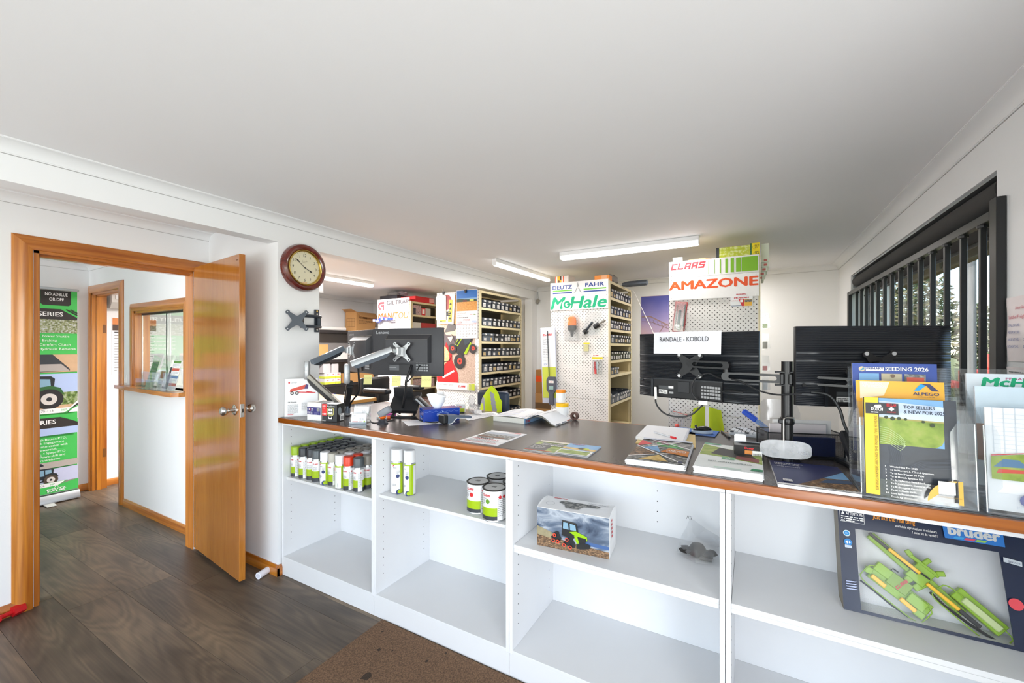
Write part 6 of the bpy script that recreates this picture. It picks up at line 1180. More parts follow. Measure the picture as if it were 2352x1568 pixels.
cata('catalogue', 'pale catalogue with green lettering, back of the window side holder', .583, 1.818, ZT + .118, .190, .270, .010, d_mh, PAPER)
def d_gh(c, w, h): c.rect(0, h * .4, w, h, mk((206, 224, 236), .4)); c.rect(0, h * .25, w * .5, h * .62, wood('print_timber', (150, 90, 40), (200, 130, 70), 'Z', .5, 0))
cata('catalogue', 'sky blue catalogue in the middle of the window side holder', .583, 1.758, ZT + .063, .190, .290, .008, d_gh, mk((220, 228, 232), .4))
def d_jb(c, w, h):
    c.rect(0, 0, w, h, mk((236, 239, 242), .4))
    for k in range(9): c.rect(.012, h * (.60 + .042 * k), w, h * (.603 + .042 * k), mk((206, 214, 222), .4)); c.rect(.014 + .022 * k, h * .56, .016 + .022 * k, h, mk((206, 214, 222), .4))
    c.poly([(.006, h * .30), (.006, h * .52), (.07, h * .56), (.085, h * .50), (.11, h * .40), (.16, h * .30)], FIELD); c.poly([(.010, h * .42), (.03, h * .50), (.06, h * .50), (.08, h * .43)], c_(90, 126, 160)); c.poly([(.015, h * .36), (.08, h * .38), (.08, h * .41), (.02, h * .40)], c_(206, 84, 70)); c.line([(.006, h * .53), (.07, h * .57), (.082, h * .55), (.105, h * .46)], .0022, CLR)
    for k, ch in enumerate('JBE'): c.circ(.075 + .034 * k, h * .12, .018, c_(98, 104, 156), 12); c.text(ch, .075 + .034 * k, h * .10, .014, WHT, None, 'c', .03)
    c.text('John Berends Implements', .05, h * .045, .006, c_(190, 196, 206), .12)
cata('catalogue', 'white grid catalogue with a red tractor photo, front of window side holder', .583, 1.698, ZT + .012, .190, .285, .006, d_jb, PAPER)
# papers taped to the window wall
for z0, z1, y0, y1, lb in ((1.475, 1.70, 1.90, 2.185, 'freight rates notice taped to the window wall'), (1.385, 1.455, 1.95, 2.185, 'crumpled lower notice taped to the window wall')):
    t = thing('wall_notice', lb, 'notice', (XR - .001, y1, z0), -math.pi / 2); w, h = y1 - y0, z1 - z0; b = B(); b.grid(lambda u, v: (u * w, -.002 - .003 * math.sin(9 * u + 5 * v) ** 2, v * h), 10, 8, mk((236, 226, 226), .7)); b.obj('sheet', t); b = B(); c = Cv(b, (0, -.006, 0), (1, 0, 0), (0, 0, 1), .0004)
    if h > .1:
        c.text('Australia Post', .06, h * .80, .012, c_(206, 90, 110), .085); c.text('Satchel Freight Rates', .02, h * .66, .012, c_(206, 90, 110), .15)
        for k, q in enumerate(('SMALL SATCHEL', 'MEDIUM SATCHEL', 'LARGE SATCHEL', 'EXTRA SATCHEL')): c.text(q, .02, h * (.54 - .11 * k), .009, c_(96, 110, 170), .07); c.text('$20.00', .12, h * (.54 - .11 * k), .009, c_(96, 110, 170), .04)
    else: c.para(.02, h * .9, .15, 4, .012, INK, 2, .3)
    b.obj('print', t, 0)
# ================================================================ spray cans
CANW = mk((232, 232, 233), .28, name='can_white'); CANG = mk((160, 190, 18), .30, 0, .06, 60, name='can_lime'); CAND = mk((58, 62, 68), .35, name='can_dark'); CANS = mk((196, 198, 200), .25, .8, name='can_steel')
CAPC = {'lime': mk((150, 182, 20), .35, name='cap_lime'), 'black': mk((44, 46, 52), .35, name='cap_black'), 'white': mk((234, 234, 235), .35, name='cap_white'), 'grey': mk((186, 182, 170), .4, name='cap_stone'), 'red': mk((222, 62, 30), .35, name='cap_red'), 'slate': mk((84, 90, 94), .35, name='cap_slate'), 'taupe': mk((150, 144, 134), .4, name='cap_taupe')}
canm = {}
def can_mesh(style, cap, rr=.0325, hh=.205, a0=-2.2):
    key = (style, cap, rr, hh, round(a0, 1))
    if key in canm: return canm[key]
    bh = hh * .73; b = B()
    if style == 'std': prof = [(rr * .96, 0), (rr, .003), (rr, .006), (rr, .030), (rr, .074), (rr, bh - .012), (rr * .93, bh - .003), (rr * .93, bh)]; mm = [CANS, CANS, CAND, CANG, CANW, CANS, CANS]
    else: prof = [(rr * .96, 0), (rr, .003), (rr, .006), (rr, bh - .016), (rr, bh - .008), (rr * .93, bh - .001), (rr * .93, bh)]; mm = [CANS, CANS, CANG if style == 'lime' else CANW, CANG, CANS, CANS]
    b.lathe(prof, mm, n=24); body = b.mesh('can_body')
    b = B(); c = rr * .96; b.lathe([(c, bh), (c, hh - .005), (c * .93, hh - .001), (c * .86, hh), (.0005, hh - .001)], CAPC[cap], n=24); capm = b.mesh('cap')
    b = B(); cv = Cv(b, (0, 0, 0), (1, 0, 0), (0, 0, 1), .0004, ((0, 0, 0), rr, a0))
    if style == 'std':
        stencil(cv, 'CLAAS', .006, bh - .034, .0075, .030, CLR); cv.text('machine paint', .006, bh - .052, .0035, INK); cv.para(.006, bh - .054, .034, 4, .0045, GREYINK, a0, .35); cv.rect(.046, .008, .072, bh - .02, CANW); cv.para(.048, bh - .03, .070, 14, .006, GREYINK, 3, .3); cv.poly([(.058, bh - .03), (.063, bh - .025), (.068, bh - .03), (.063, bh - .035)], CLR)
        cv.para(.002, .072, .044, 10, .0042, mk((186, 206, 60), .35), 5, .2)
    elif style == 'lime':
        cv.rect(.012, .004, .055, bh - .018, CANW); cv.poly([(.012, bh - .018), (.034, bh - .018), (.012, bh - .040)], RED); cv.text('fresh', .018, bh - .048, .005, INK); cv.text('010001', .040, .012, .006, INK, rot=math.pi / 2); [cv.rect(.0, .006 + .006 * k, .011, .009 + .006 * k, CANW) for k in range(9)]
    else:
        cv.poly([(.012, bh - .018), (.022, bh - .018), (.012, bh - .028)], RED); cv.text('fresh', .014, bh - .036, .007, INK); cv.circ(.040, bh * .56, .0105, c_(44, 58, 110), 18); cv.para(.012, .062, .03, 3, .005, INK, 2, .4); cv.circ(.046, .012, .016, c_(44, 58, 110), 18); cv.circ(.050, .014, .011, CANG, 14); cv.rect(.054, .004, .075, bh - .012, CANG); cv.para(.034, bh * .75, .050, 4, .005, GREYINK, 4, .3)
    pr_ = b.mesh('can_label', 0); canm[key] = (body, capm, pr_); return canm[key]
def can(label, x, y, z, style, cap, group='spray cans on the first cabinet shelf', rr=.0325, hh=.205, a0=-2.2, rot=0):
    t = thing('spray_can', label, 'spray can', (x, y, z), rot, group)
    for n_, me in zip(('can_body', 'cap', 'can_label'), can_mesh(style, cap, rr, hh, a0)): o = put(n_, me, t); 
zc = .6525
front = [((672, 1093.5), 'std', 'lime'), ((691, 1098), 'std', 'black'), ((706, 1100), 'std', 'black'), ((717, 1104), 'std', 'slate'), ((737, 1109.4), 'round', 'white'), ((752, 1112), 'std', 'grey'), ((768, 1119), 'lime', 'white'), ((788, 1123), 'std', 'red'), ((812, 1127), 'std', 'slate'), ((835, 1115), 'std', 'slate')]
FN = {'lime': 'lime green', 'black': 'black', 'white': 'white', 'grey': 'pale stone', 'red': 'red', 'slate': 'slate grey', 'taupe': 'taupe'}
rowc = [['lime', 'lime', 'lime', 'lime', 'lime'], ['black', 'black', 'black', 'black', 'black'], ['black', 'black', 'black', 'black'], ['black', 'black', 'black', 'black'], ['black', 'black', 'black'], ['taupe', 'taupe', 'taupe', 'taupe'], ['white', 'taupe', 'taupe', 'taupe'], ['red', 'white', 'taupe', 'taupe'], ['taupe', 'taupe', 'taupe'], ['grey', 'grey', 'grey']]
for i, ((u, v), st, cp) in enumerate(front):
    p = pz(u, v, zc); xx = -2.655 + .0775 * i; p = Vector((p.x * .5 + xx * .5 if i < 9 else p.x, max(p.y + .012, 1.738), 0)); 
    if i: p.x = max(p.x, px0 + .068)
    p.x = min(max(p.x, -2.685), -1.922)
    px0 = p.x
    can('front row spray can with %s cap, %s from the left' % (FN[cp], ORD[i]), p.x, p.y, zc, st, cp, rot=(.5 if i in (2, 3) else 0) + .1 * math.sin(i * 3))
    yy = p.y
    for k, c2 in enumerate(rowc[i]):
        yy += .0672
        if yy > 2.098: break
        can('%s capped can, %s behind the %s front can' % (FN[c2], ORD[k], ORD[i]), p.x + .004 * math.sin(k * 5 + i), yy, zc, 'std' if c2 != 'white' else 'round', c2, rot=.6 * math.sin(i + k))
zc2 = .6865
for (u, v), lb, ro in (((902, 1130), 'tall white capped can with handwriting, left of the two', .35), ((931, 1134), 'tall white capped can with a blue dot, right of the two', -.25)):
    p = pz(u, v, zc2); can(lb, p.x + .022, p.y + .012, zc2, 'round', 'white', 'pair of tall spray cans', .034, .252, rot=ro)
# ---------------------------------------------------------------- paint tins
tinm = {}
def tin(label, x, y, z, dot, rr=.059, hh=.152):
    t = thing('paint_tin', label, 'paint tin', (x, y, z), 0, 'paint tins on the second cabinet shelf'); RIMM = mk((72, 70, 66), .3, .6)
    if not tinm:
        b = B(); b.lathe([(rr * .99, 0), (rr * 1.015, .003), (rr, .006), (rr, .008), (rr, .026), (rr, .066), (rr, hh - .006)], [CANS, CANS, CANS, CAND, CANG, CANW], n=32); tinm['b'] = b.mesh('tin_body')
        b = B(); b.lathe([(rr, hh - .006), (rr * 1.03, hh - .003), (rr * 1.03, hh), (rr * .97, hh + .001), (rr * .93, hh - .004), (rr * .90, hh - .003), (rr * .86, hh - .001), (.0005, hh - .001)], [RIMM, RIMM, RIMM, RIMM, CANS, CANS, mk((214, 212, 208), .35)], n=32)
        for k in range(5): b.box((-.012 + .005 * k, -.008, hh - .0008), (-.010 + .005 * k, .008, hh - .0004), INK)
        tinm['l'] = b.mesh('lid')
    put('tin_body', tinm['b'], t); put('lid', tinm['l'], t)
    b = B(); cv = Cv(b, (0, 0, 0), (1, 0, 0), (0, 0, 1), .0004, ((0, 0, 0), rr, -2.45)); stencil(cv, 'CLAAS', .016, .118, .011, .046, CLR); cv.circ(.050, .096, .011, dot, 18); cv.text('machine paint', .006, .108, .005, INK); cv.para(.006, .104, .034, 4, .006, GREYINK, 2, .3); cv.rect(.098, .008, .150, .125, CANW); cv.para(.102, .118, .146, 10, .009, GREYINK, 3, .3)
    for k in range(2): cv.poly([(.112 + .022 * k, .128), (.122 + .022 * k, .118), (.112 + .022 * k, .108), (.102 + .022 * k, .118)], CLR)
    b.obj('tin_label', t, 0)['kind'] = 'stuff'
tin('paint tin with a red dot, left front tin', -1.222, 1.790, zc2, c_(206, 40, 44)); tin('paint tin with a green dot, front middle tin', -1.100, 1.752, zc2, c_(100, 150, 40)); tin('paint tin with a dark dot, half behind the divider', -1.075 + .018, 1.876, zc2, c_(60, 40, 50))
tin('paint tin standing behind the front middle tin', -1.180, 1.912, zc2, c_(120, 120, 120)); tin('paint tin at the back behind the divider', -1.060, 2.04, zc2, c_(90, 90, 90))
# ================================================================ boxed model tractor
zs = .6115; A_ = pz(1233, 1250.8, zs); C_ = pz(1399.4, 1284.9, zs); D_ = pz(1419, 1240.6, zs); U_ = (C_ - A_); U_.z = 0; w = U_.length; dd = .155; h = .178
CLOUD = blend('print_storm_cloud', [(44, 56, 76), (96, 110, 130), (176, 184, 194), (70, 84, 110)], (9, 9, 16), 7, .35, .3, .75, .8)
t = thing('model_tractor_box', 'gloss box printed with a green tracked tractor in a stormy field', 'toy box', (A_.x, A_.y, zs), math.atan2(U_.y, U_.x)); CW = mk((238, 238, 238), .3)
b = B(); cvx = []; N = 8
pr_ = [(0, 0)] + [(-.0, 0)]
side = [(0, 0), (dd, 0), (dd, h)] + [(dd * (1 - k / N), h + .014 * math.sin(math.pi * k / N)) for k in range(1, N)] + [(0, h)]
b.box((0, 0, 0), (w, dd, h), CW, .0008); b.obj('carton', t)
b = B(); b.prism([(0, -.001)] + [(dd * k / N, .012 * math.sin(math.pi * k / N)) for k in range(N + 1)], .001, CW, (w - .0005, 0, h), (0, 1, 0), (0, 0, 1)); b.prism([(0, -.001)] + [(dd * k / N, .012 * math.sin(math.pi * k / N)) for k in range(N + 1)], .001, CW, (.0015, 0, h), (0, 1, 0), (0, 0, 1)); b.obj('curved_ends', t)['kind'] = 'stuff'
b = B(); c = Cv(b, (0, 0, 0), (1, 0, 0), (0, 0, 1), .0004); c.rect(.001, .001, w - .001, h - .002, CLOUD); c.poly([(w * .62, h * .33), (w - .001, h * .30), (w - .001, h * .22), (w * .6, h * .24)], mk((70, 100, 150), .35)); c.poly([(.001, .001), (w - .001, .001), (w - .001, h * .17), (w * .5, h * .22), (.001, h * .38)], SOIL); c.poly([(.001, h * .30), (w * .25, h * .24), (w * .3, h * .36), (.001, h * .52)], mk((150, 140, 110), .5, 0, .3, 90))
def P(pts, m): c.poly([(a * w, q * h) for a, q in pts], m)
LG = mk((150, 196, 24), .3); DKM = mk((34, 36, 38), .4); RDW = mk((222, 74, 50), .4)
P([(.21, .30), (.30, .45), (.33, .40), (.36, .30), (.34, .22), (.22, .24)], DKM); P([(.38, .20), (.46, .36), (.52, .34), (.56, .18), (.54, .12), (.40, .16)], DKM); P([(.36, .38), (.37, .76), (.57, .72), (.60, .46), (.52, .34)], DKM); P([(.38, .56), (.385, .72), (.45, .715), (.46, .55)], WIN); P([(.48, .55), (.475, .71), (.55, .69), (.565, .55)], WIN); P([(.36, .745), (.37, .775), (.56, .745), (.56, .72)], mk((60, 60, 58), .4)); P([(.47, .50), (.56, .54), (.71, .45), (.715, .36), (.60, .24), (.55, .42)], LG); P([(.58, .42), (.70, .40), (.705, .32), (.61, .22), (.595, .32)], DKM); P([(.535, .42), (.575, .44), (.60, .30), (.58, .22), (.56, .30)], LG); P([(.57, .22), (.66, .30), (.76, .26), (.755, .18), (.66, .13), (.57, .12)], DKM); P([(.23, .40), (.30, .47), (.34, .44), (.30, .42)], DKM)
for x, y in ((.245, .22), (.31, .21), (.265, .36), (.40, .16), (.485, .13), (.44, .31)): c.circ(x * w, y * h, .0085, RDW, 12); c.circ(x * w, y * h, .0045, DKM, 10)
s = Cv(b, (w, 0, 0), (0, 1, 0), (0, 0, 1), .0004); 
for k, ch in enumerate('CLAAS'): s.rect(dd * .30, h * (.80 - .095 * k), dd * .42, h * (.86 - .095 * k), CLR)
tp = Cv(b, (w, dd, h + .0), (-1, 0, 0), (0, -1, 0), .0006); stencil(tp, 'CLAAS', w * .68, dd * .06, .012, w * .20, CLR); tp.text('XERION 12.650', w * .06, dd * .16, .010, GREYINK, w * .30, shear=.3); tp.poly([(w * .18, dd * .30), (w * .72, dd * .28), (w * .76, dd * .42), (w * .66, dd * .55), (w * .62, dd * .78), (w * .44, dd * .76), (w * .40, dd * .5), (w * .20, dd * .46)], MACH); tp.ring(w * .86, dd * .62, .020, .021, GREYINK)
b.obj('print', t, 0)
# clear bag of black fittings
p = pz(1612, 1285, zs); t = thing('bagged_fittings', 'clear plastic bag holding black fittings beside the divider', 'bag', (p.x - .02, p.y + .04, zs)); b = B()
b.add([(-.085, -.03, .002), (.0, -.085, .002), (.09, -.07, .002), (.095, .05, .002), (-.02, .07, .002), (-.07, .02, .06), (-.01, -.03, .085), (.05, -.04, .075), (.085, .03, .085), (-.035, .045, .14), (-.05, .03, .10), (.03, .05, .10)], [(0, 1, 6, 5), (1, 2, 7, 6), (2, 3, 8, 7), (3, 4, 11, 8), (4, 0, 5, 10), (4, 10, 9, 11), (5, 6, 10), (6, 7, 11, 9), (7, 8, 11), (6, 9, 10)], FILM); b.obj('film', t, 0)
b = B(); BK_ = mk((40, 38, 36), .5, 0, .15, 40); b.lathe([(.030, 0), (.036, .004), (.034, .030), (.024, .045), (.012, .05)], BK_, (0, -.01, .004), 16); b.obj('fitting', t); b = B(); crumple(b, (.045, -.02, .022), (.035, .035, .016), BK_, 5); b.obj('fitting', t); b = B(); crumple(b, (-.045, -.02, .020), (.03, .03, .015), BK_, 6); b.obj('fitting', t); b = B(); b.tube([(.01, -.055, .012), (.06, -.05, .012)], .008, BK_, 8); b.obj('fitting', t)
b = B(); [b.tube([(-.05 + .006 * k, .035, .135), (-.046 + .006 * k, .037, .150)], .001, INK, 4) for k in range(4)]; b.obj('print', t)
# ================================================================ big window box with the green toy mower
zq = .6095; BL = pz(1938, 1398, zq); lean = math.atan2(.16, .44)
tb = thing('toy_mower_box', 'large dark blue window box with a green toy mower inside', 'toy box', (BL.x, BL.y, zq), .012); Mx = Matrix.Rotation(-lean, 4, 'X'); BW, BH, BD = .575, .375, .085; NB = mk((26, 36, 62), .26, 0, .12, 9, name='toy_box_navy')
BW = .79 - BL.x - .006
WX0, WX1, WZ0_, WZ1_ = .048, .412, .020, .272
def bx(b, lo, hi, m, bev=0): return b.box(lo, hi, m, bev, Mx)
b = B(); WI = mk((226, 226, 228), .6)
bx(b, (0, 0, 0), (WX0, .003, BH), NB); bx(b, (WX1, 0, 0), (BW, .003, BH), NB); bx(b, (WX0, 0, WZ1_), (WX1, .003, BH), NB); bx(b, (WX0, 0, 0), (WX1, .003, WZ0_ * .5), NB)
bx(b, (0, .003, 0), (.003, BD, BH), mk((120, 112, 96), .5)); bx(b, (BW - .003, .003, 0), (BW, BD, BH), NB); bx(b, (0, .003, BH - .003), (BW, BD, BH), NB); bx(b, (0, .003, 0), (BW, BD, .003), NB); b.obj('shell', tb)
b = B(); bx(b, (.004, BD - .004, .004), (BW - .004, BD - .001, BH - .004), WI); bx(b, (.004, .004, .004), (BW - .004, BD - .004, .006), WI); b.obj('insert', tb)
b = B(); WFM = glassm('box_window_film', (.98, .98, .985), .03, .05, .01); b.add([Mx @ Vector(v) for v in ((WX0, .0015, .008), (WX1, .0015, .008), (WX1, .0015, WZ1_), (WX0, .0015, WZ1_))], [(0, 1, 2, 3)], WFM); b.obj('window_film', tb)
b = B(); c = Cv(b, Mx @ Vector((0, 0, 0)), (1, 0, 0), Mx @ Vector((0, 0, 1)), .0004)
c.line([(.006, .292), (.006, .332), (.076, .332), (.076, .292), (.006, .292)], .0010, WHT); c.text('ATTENTION:', .024, .317, .009, WHT, .048, bold=.025); c.poly([(.010, .317), (.020, .317), (.015, .328)], WHT); c.para(.009, .315, .074, 3, .0070, WHT, 3, .5); c.text('Just like the real thing', .100, .317, .016, c_(232, 150, 40), .115, bold=.02, shear=.2); c.text('una fedele riproduzione in miniatura', .160, .300, .0082, WHT, .108, bold=.01); c.text('! como los de verdad !', .205, .287, .0082, WHT, .063, bold=.01)
c.circ(.022, .252, .0105, mk((206, 224, 236), .4)); c.circ(.022, .252, .0078, c_(30, 140, 206)); c.text('EU', .022, .250, .0045, WHT, None, 'c'); c.circ(.024, .222, .0118, c_(40, 130, 200)); c.text('4+', .024, .217, .010, WHT, None, 'c', .04); c.rect(.014, .203, .034, .212, mk((190, 200, 212), .4))
for k in range(4): c.poly([(.010, .070 + .008 * k), (.042, .073 + .008 * k), (.036, .069 + .008 * k), (.012, .067 + .008 * k)], mk((170, 180, 216), .4))
c.circ(WX1 + .016, .128, .0165, c_(226, 74, 84)); c.poly([(WX1 + .004, .246), (WX1 + .044, .240), (WX1 + .045, .254), (WX1 + .005, .260)], mk((206, 212, 218), .4)); c.text('Service', WX1 + .014, .246, .0065, NAVY); c.poly([(.285, .290), (.425, .290), (.425, .36), (.28, .36)], c_(40, 120, 200)); c.text('bruder', .296, .304, .030, mk((214, 214, 210), .4), .12, bold=.05)
for k, m in enumerate((c_(60, 160, 220), c_(220, 80, 100), c_(150, 200, 90))): c.poly([(.305 + .026 * k, .293), (.328 + .026 * k, .293), (.333 + .026 * k, .300), (.310 + .026 * k, .300)], m)
b.obj('print', tb, 0)
ty = thing('toy_mower', 'bright green toy mower with yellow shafts inside the window box', 'toy mower', (BL.x, BL.y, zq), .012); TG = mk((138, 178, 20), .35, 0, .05, name='toy_green'); TY = mk((244, 190, 16), .35, name='toy_yellow'); TK = mk((30, 30, 32), .4); TW = mk((230, 230, 232), .6)
sx = (WX1 - WX0) / .40
def tp_(x, z, y=.06): return Mx @ Vector((WX0 + x * sx, y, z * .855))
def tbar(x0, z0, x1, z1, w, d, m, y=.055, nm='frame', bev=.002): b = B(); b.bar(tp_(x0, z0, y), tp_(x1, z1, y), d, w, m, bev, Mx @ Vector((0, 0, 1))); return b.obj(nm, ty)
tbar(.055, .305, .17, .195, .028, .022, TG, .055, 'main_boom'); tbar(.17, .205, .215, .165, .060, .040, TG, .055, 'center_frame'); tbar(.215, .165, .30, .075, .026, .022, TG, .055, 'main_boom')
tbar(.050, .311, .185, .188, .010, .012, TK, .036, 'ram'); tbar(.105, .262, .19, .190, .011, .011, TY, .030, 'drive_shaft'); tbar(.205, .158, .285, .088, .011, .011, TY, .030, 'drive_shaft'); tbar(.285, .088, .335, .044, .013, .013, TK, .034, 'ram')
tbar(.165, .255, .245, .19, .012, .018, TG, .045, 'hitch'); tbar(.16, .270, .172, .250, .016, .012, TG, .04, 'hitch'); tbar(.238, .200, .262, .205, .016, .012, TG, .04, 'hitch'); tbar(.205, .228, .225, .248, .014, .014, TG, .04, 'hitch')
tbar(.15, .15, .185, .19, .020, .02, TG, .05, 'link_arm'); tbar(.172, .128, .215, .165, .020, .02, TG, .05, 'link_arm')
tbar(.05, .165, .205, .052, .052, .030, TG, .055, 'mower_deck'); tbar(.062, .190, .105, .158, .032, .022, TG, .04, 'deck_cover'); tbar(.150, .098, .195, .064, .034, .022, TG, .04, 'deck_cover'); tbar(.10, .155, .155, .115, .044, .020, mk((122, 156, 20), .35), .040, 'deck_cover')
tbar(.045, .147, .085, .115, .014, .014, TY, .030, 'drive_shaft'); tbar(.125, .083, .165, .048, .014, .014, TY, .030, 'drive_shaft'); tbar(.030, .168, .052, .160, .022, .02, TG, .045, 'deck_end'); tbar(.165, .050, .190, .032, .022, .02, TG, .045, 'deck_end')
tbar(.285, .150, .395, .045, .042, .026, TG, .05, 'side_deck'); tbar(.30, .128, .385, .050, .020, .020, mk((196, 210, 150), .3), .036, 'side_deck_cover'); tbar(.245, .128, .30, .085, .016, .016, TG, .05, 'side_arm')
def loop(pts, m, nm, r=.0022, y=.04): b = B(); b.tube([tp_(x, z, y) for x, z in pts], r, m, 6); b.obj(nm, ty)
def rloop(cx, cz, L, W, ang, m, nm, y=.035):
    out = []
    for k in range(20):
        a = 2 * math.pi * k / 20; ex = L / 2 * math.copysign(abs(math.cos(a)) ** .35, math.cos(a)); ez = W / 2 * math.copysign(abs(math.sin(a)) ** .35, math.sin(a)); out.append((cx + ex * math.cos(ang) - ez * math.sin(ang), cz + ex * math.sin(ang) + ez * math.cos(ang)))
    b = B(); b.tube([tp_(x, z, y) for x, z in out], .002, m, 6, True); b.obj(nm, ty)
rloop(.112, .098, .215, .080, -.66, TG, 'guard_rail'); rloop(.315, .075, .215, .075, -.72, TG, 'guard_rail')
loop([(.012, .118), (.05, .09), (.10, .05), (.145, .022)], TK, 'skirt', .0035); loop([(.215, .128), (.25, .09), (.31, .045), (.375, .008)], TK, 'skirt', .005); loop([(.13, .178), (.115, .188), (.108, .182), (.118, .165), (.135, .152)], TK, 'hose', .0026); loop([(.155, .222), (.175, .205), (.195, .190), (.215, .175)], TK, 'chain', .003, .028)
b = B(); cc = Cv(b, tp_(.118, .112, .028), Vector(((.055) * sx, 0, 0)) + Mx @ Vector((0, 0, .05)), Mx @ Vector((0, 0, 1)) * .8 - Vector((.6, 0, 0)), .0004); stencil(cc, 'CLAAS', 0, 0, .009, .045, CLR); b.obj('print', ty, 0)
# ================================================================ things on and around the racks
YC = 4.126
# large tractor poster on the calendar rack
t = thing('wall_poster', 'large photo poster of a lime tractor and red trailer on the rack end', 'poster', (-3.448, YC, 1.008)); w, h = .592, 1.16; b = B(); b.box((0, 0, 0), (w, .0015, h), PAPER); b.obj('sheet', t)
GRND = blend('print_gravel', [(168, 140, 124), (190, 164, 146), (206, 182, 164)], (60, 60, 60), 6, .5); SAND = blend('print_grain', [(204, 150, 96), (224, 176, 124), (236, 196, 150)], (30, 30, 30), 5, .5); SHD = mk((96, 82, 84), .5, 0, .1, 20)
b = B(); c = Cv(b, (0, 0, 0), (1, 0, 0), (0, 0, 1), .0005); c.rect(.004, .085, w - .004, h - .004, GRND); c.rect(.004, .80, w - .004, h - .004, SAND); c.poly([(.004, .42), (.35, .60), (.58, .66), (.58, .80), (.20, .74), (.004, .78)], SHD); c.poly([(.10, .74), (.30, .80), (.50, .72), (.30, .66), (.15, .67)], mk((222, 190, 160), .5)); c.poly([(.12, .70), (.20, .84), (.34, .78), (.28, .72)], c_(90, 84, 82)); c.poly([(.17, .64), (.26, .66), (.22, .58)], mk((226, 206, 186), .5))
c.poly([(.004, .10), (.004, .36), (.11, .46), (.15, .58), (.24, .44), (.24, .36), (.33, .20), (.34, .086), (.02, .086)], mk((200, 28, 30), .4)); c.poly([(.02, .34), (.13, .54), (.20, .45), (.20, .37), (.12, .30)], SAND); c.poly([(.10, .13), (.28, .22), (.27, .24), (.09, .155)], WHT); c.line([(.02, .32), (.20, .35), (.235, .42)], .010, c_(60, 20, 20))
c.poly([(.27, .47), (.31, .58), (.44, .75), (.56, .78), (.575, .66), (.50, .52), (.40, .40)], mk((40, 40, 42), .4)); c.poly([(.29, .56), (.36, .66), (.40, .63), (.33, .53)], CANG); c.poly([(.30, .56), (.36, .64), (.38, .62), (.32, .54)], TK); c.poly([(.42, .71), (.50, .775), (.57, .76), (.55, .73)], mk((224, 224, 224), .4)); c.poly([(.40, .66), (.47, .74), (.55, .71), (.52, .58), (.44, .54)], mk((60, 70, 78), .3)); c.poly([(.42, .44), (.52, .58), (.54, .56), (.46, .43)], CANG); c.line([(.24, .68), (.30, .56)], .007, TK)
for x, y, r in ((.36, .345, .085), (.25, .50, .060), (.56, .50, .055)): c.circ(x, y, r, mk((42, 38, 38), .5), 26, r * 1.05); c.circ(x + .005, y + .005, r * .45, c_(222, 60, 40), 20); c.circ(x + .005, y + .005, r * .18, TK, 12)
c.rect(0, 0, w, .085, mk((232, 228, 226), .4)); c.text('CLAAS Harvest Centre', .025, .048, .019, c_(120, 120, 124), .235); stencil(c, 'CLAAS', .345, .034, .022, .105, CLR)
for x0, x1 in ((.480, .483), (.492, .496), (.505, .512), (.520, .530), (.538, .59)): c.rect(x0, .004, x1, .082, c_(186, 196, 60))
c.rect(.0, h - .30, .16, h - .004, mk((226, 224, 220), .5)); c.text('E', .17, h - .25, .05, INK, .05, bold=.05); b.obj('print', t, 0)
# calendar
t = thing('wall_calendar', 'hanging calendar with a wheat field photo and month grid', 'calendar', (-3.133, YC - .012, 1.635)); w, h = .310, .585; b = B(); b.box((0, 0, 0), (w, .006, h), mk((232, 230, 230), .5)); b.obj('sheet', t)
b = B(); c = Cv(b, (0, 0, 0), (1, 0, 0), (0, 0, 1), .0005); c.rect(.006, .33, w - .006, h - .006, mk((38, 108, 186), .4, 0, .15, 6)); c.rect(.006, .455, w - .006, .485, mk((120, 160, 200), .4)); c.rect(.006, .33, w - .006, .44, blend('print_stubble', [(170, 104, 30), (206, 142, 54), (222, 168, 90)], (120, 30, 60), 5, .5)); c.poly([(.006, .44), (.006, .475), (.06, .48), (.12, .47), (.30, .465), (.30, .44)], mk((44, 64, 40), .5)); c.rect(.10, .44, .16, .462, mk((90, 40, 36), .5)); c.rect(.20, .445, .26, .468, c_(206, 206, 90))
c.text('HAYTH', .015, .30, .009, CLR, .06); c.text('McCLEAN', .08, .30, .009, INK, .07); c.para(.012, .285, .15, 1, .009, GREYINK, 1, .4); c.rect(.205, .283, .24, .288, CLR); c.rect(.26, .278, .285, .290, c_(120, 150, 60)); c.para(.012, .262, .29, 1, .011, INK, 2, .45); c.rect(.006, .245, w - .006, .246, GREYINK); c.text('SEPTEMBER', .155, .215, .014, CLR, .10, 'c', .02); c.rect(.012, .187, .075, .21, c_(224, 180, 184)); c.rect(.235, .187, .30, .21, c_(176, 190, 226)); c.text('2026', .155, .193, .010, CLR, None, 'c'); c.rect(.010, .170, w - .010, .175, CLR)
for k in range(30):
    i = k + 2; col = i % 7; row = i // 7; c.text(str(k + 1), .024 + .044 * col, .146 - .0335 * row, .016, CLR if col == 0 else (c_(120, 140, 200) if k == 27 else INK), None, 'c', .015, 0, 0, 2, 0)
c.k += 1; b.obj('print', t, 0)
for x, lb in ((-2.99, 'black binder clip holding the calendar'), (-3.33, 'black binder clip holding the decal bag')):
    t = thing('binder_clip', lb, 'clip', (x, YC - .012, 2.19)); b = B(); b.prism([(-.010, 0), (.010, 0), (.016, .040), (-.016, .040)], .012, BLACKP, (0, .0, -.008), (1, 0, 0), (0, 0, 1)); b.obj('clip', t); b = B(); b.tube([(-.010, -.008, .03), (-.008, -.010, .062), (.0, -.010, .066), (.008, -.010, .062), (.010, -.008, .03)], .0016, CHROME, 5); b.obj('handle', t)
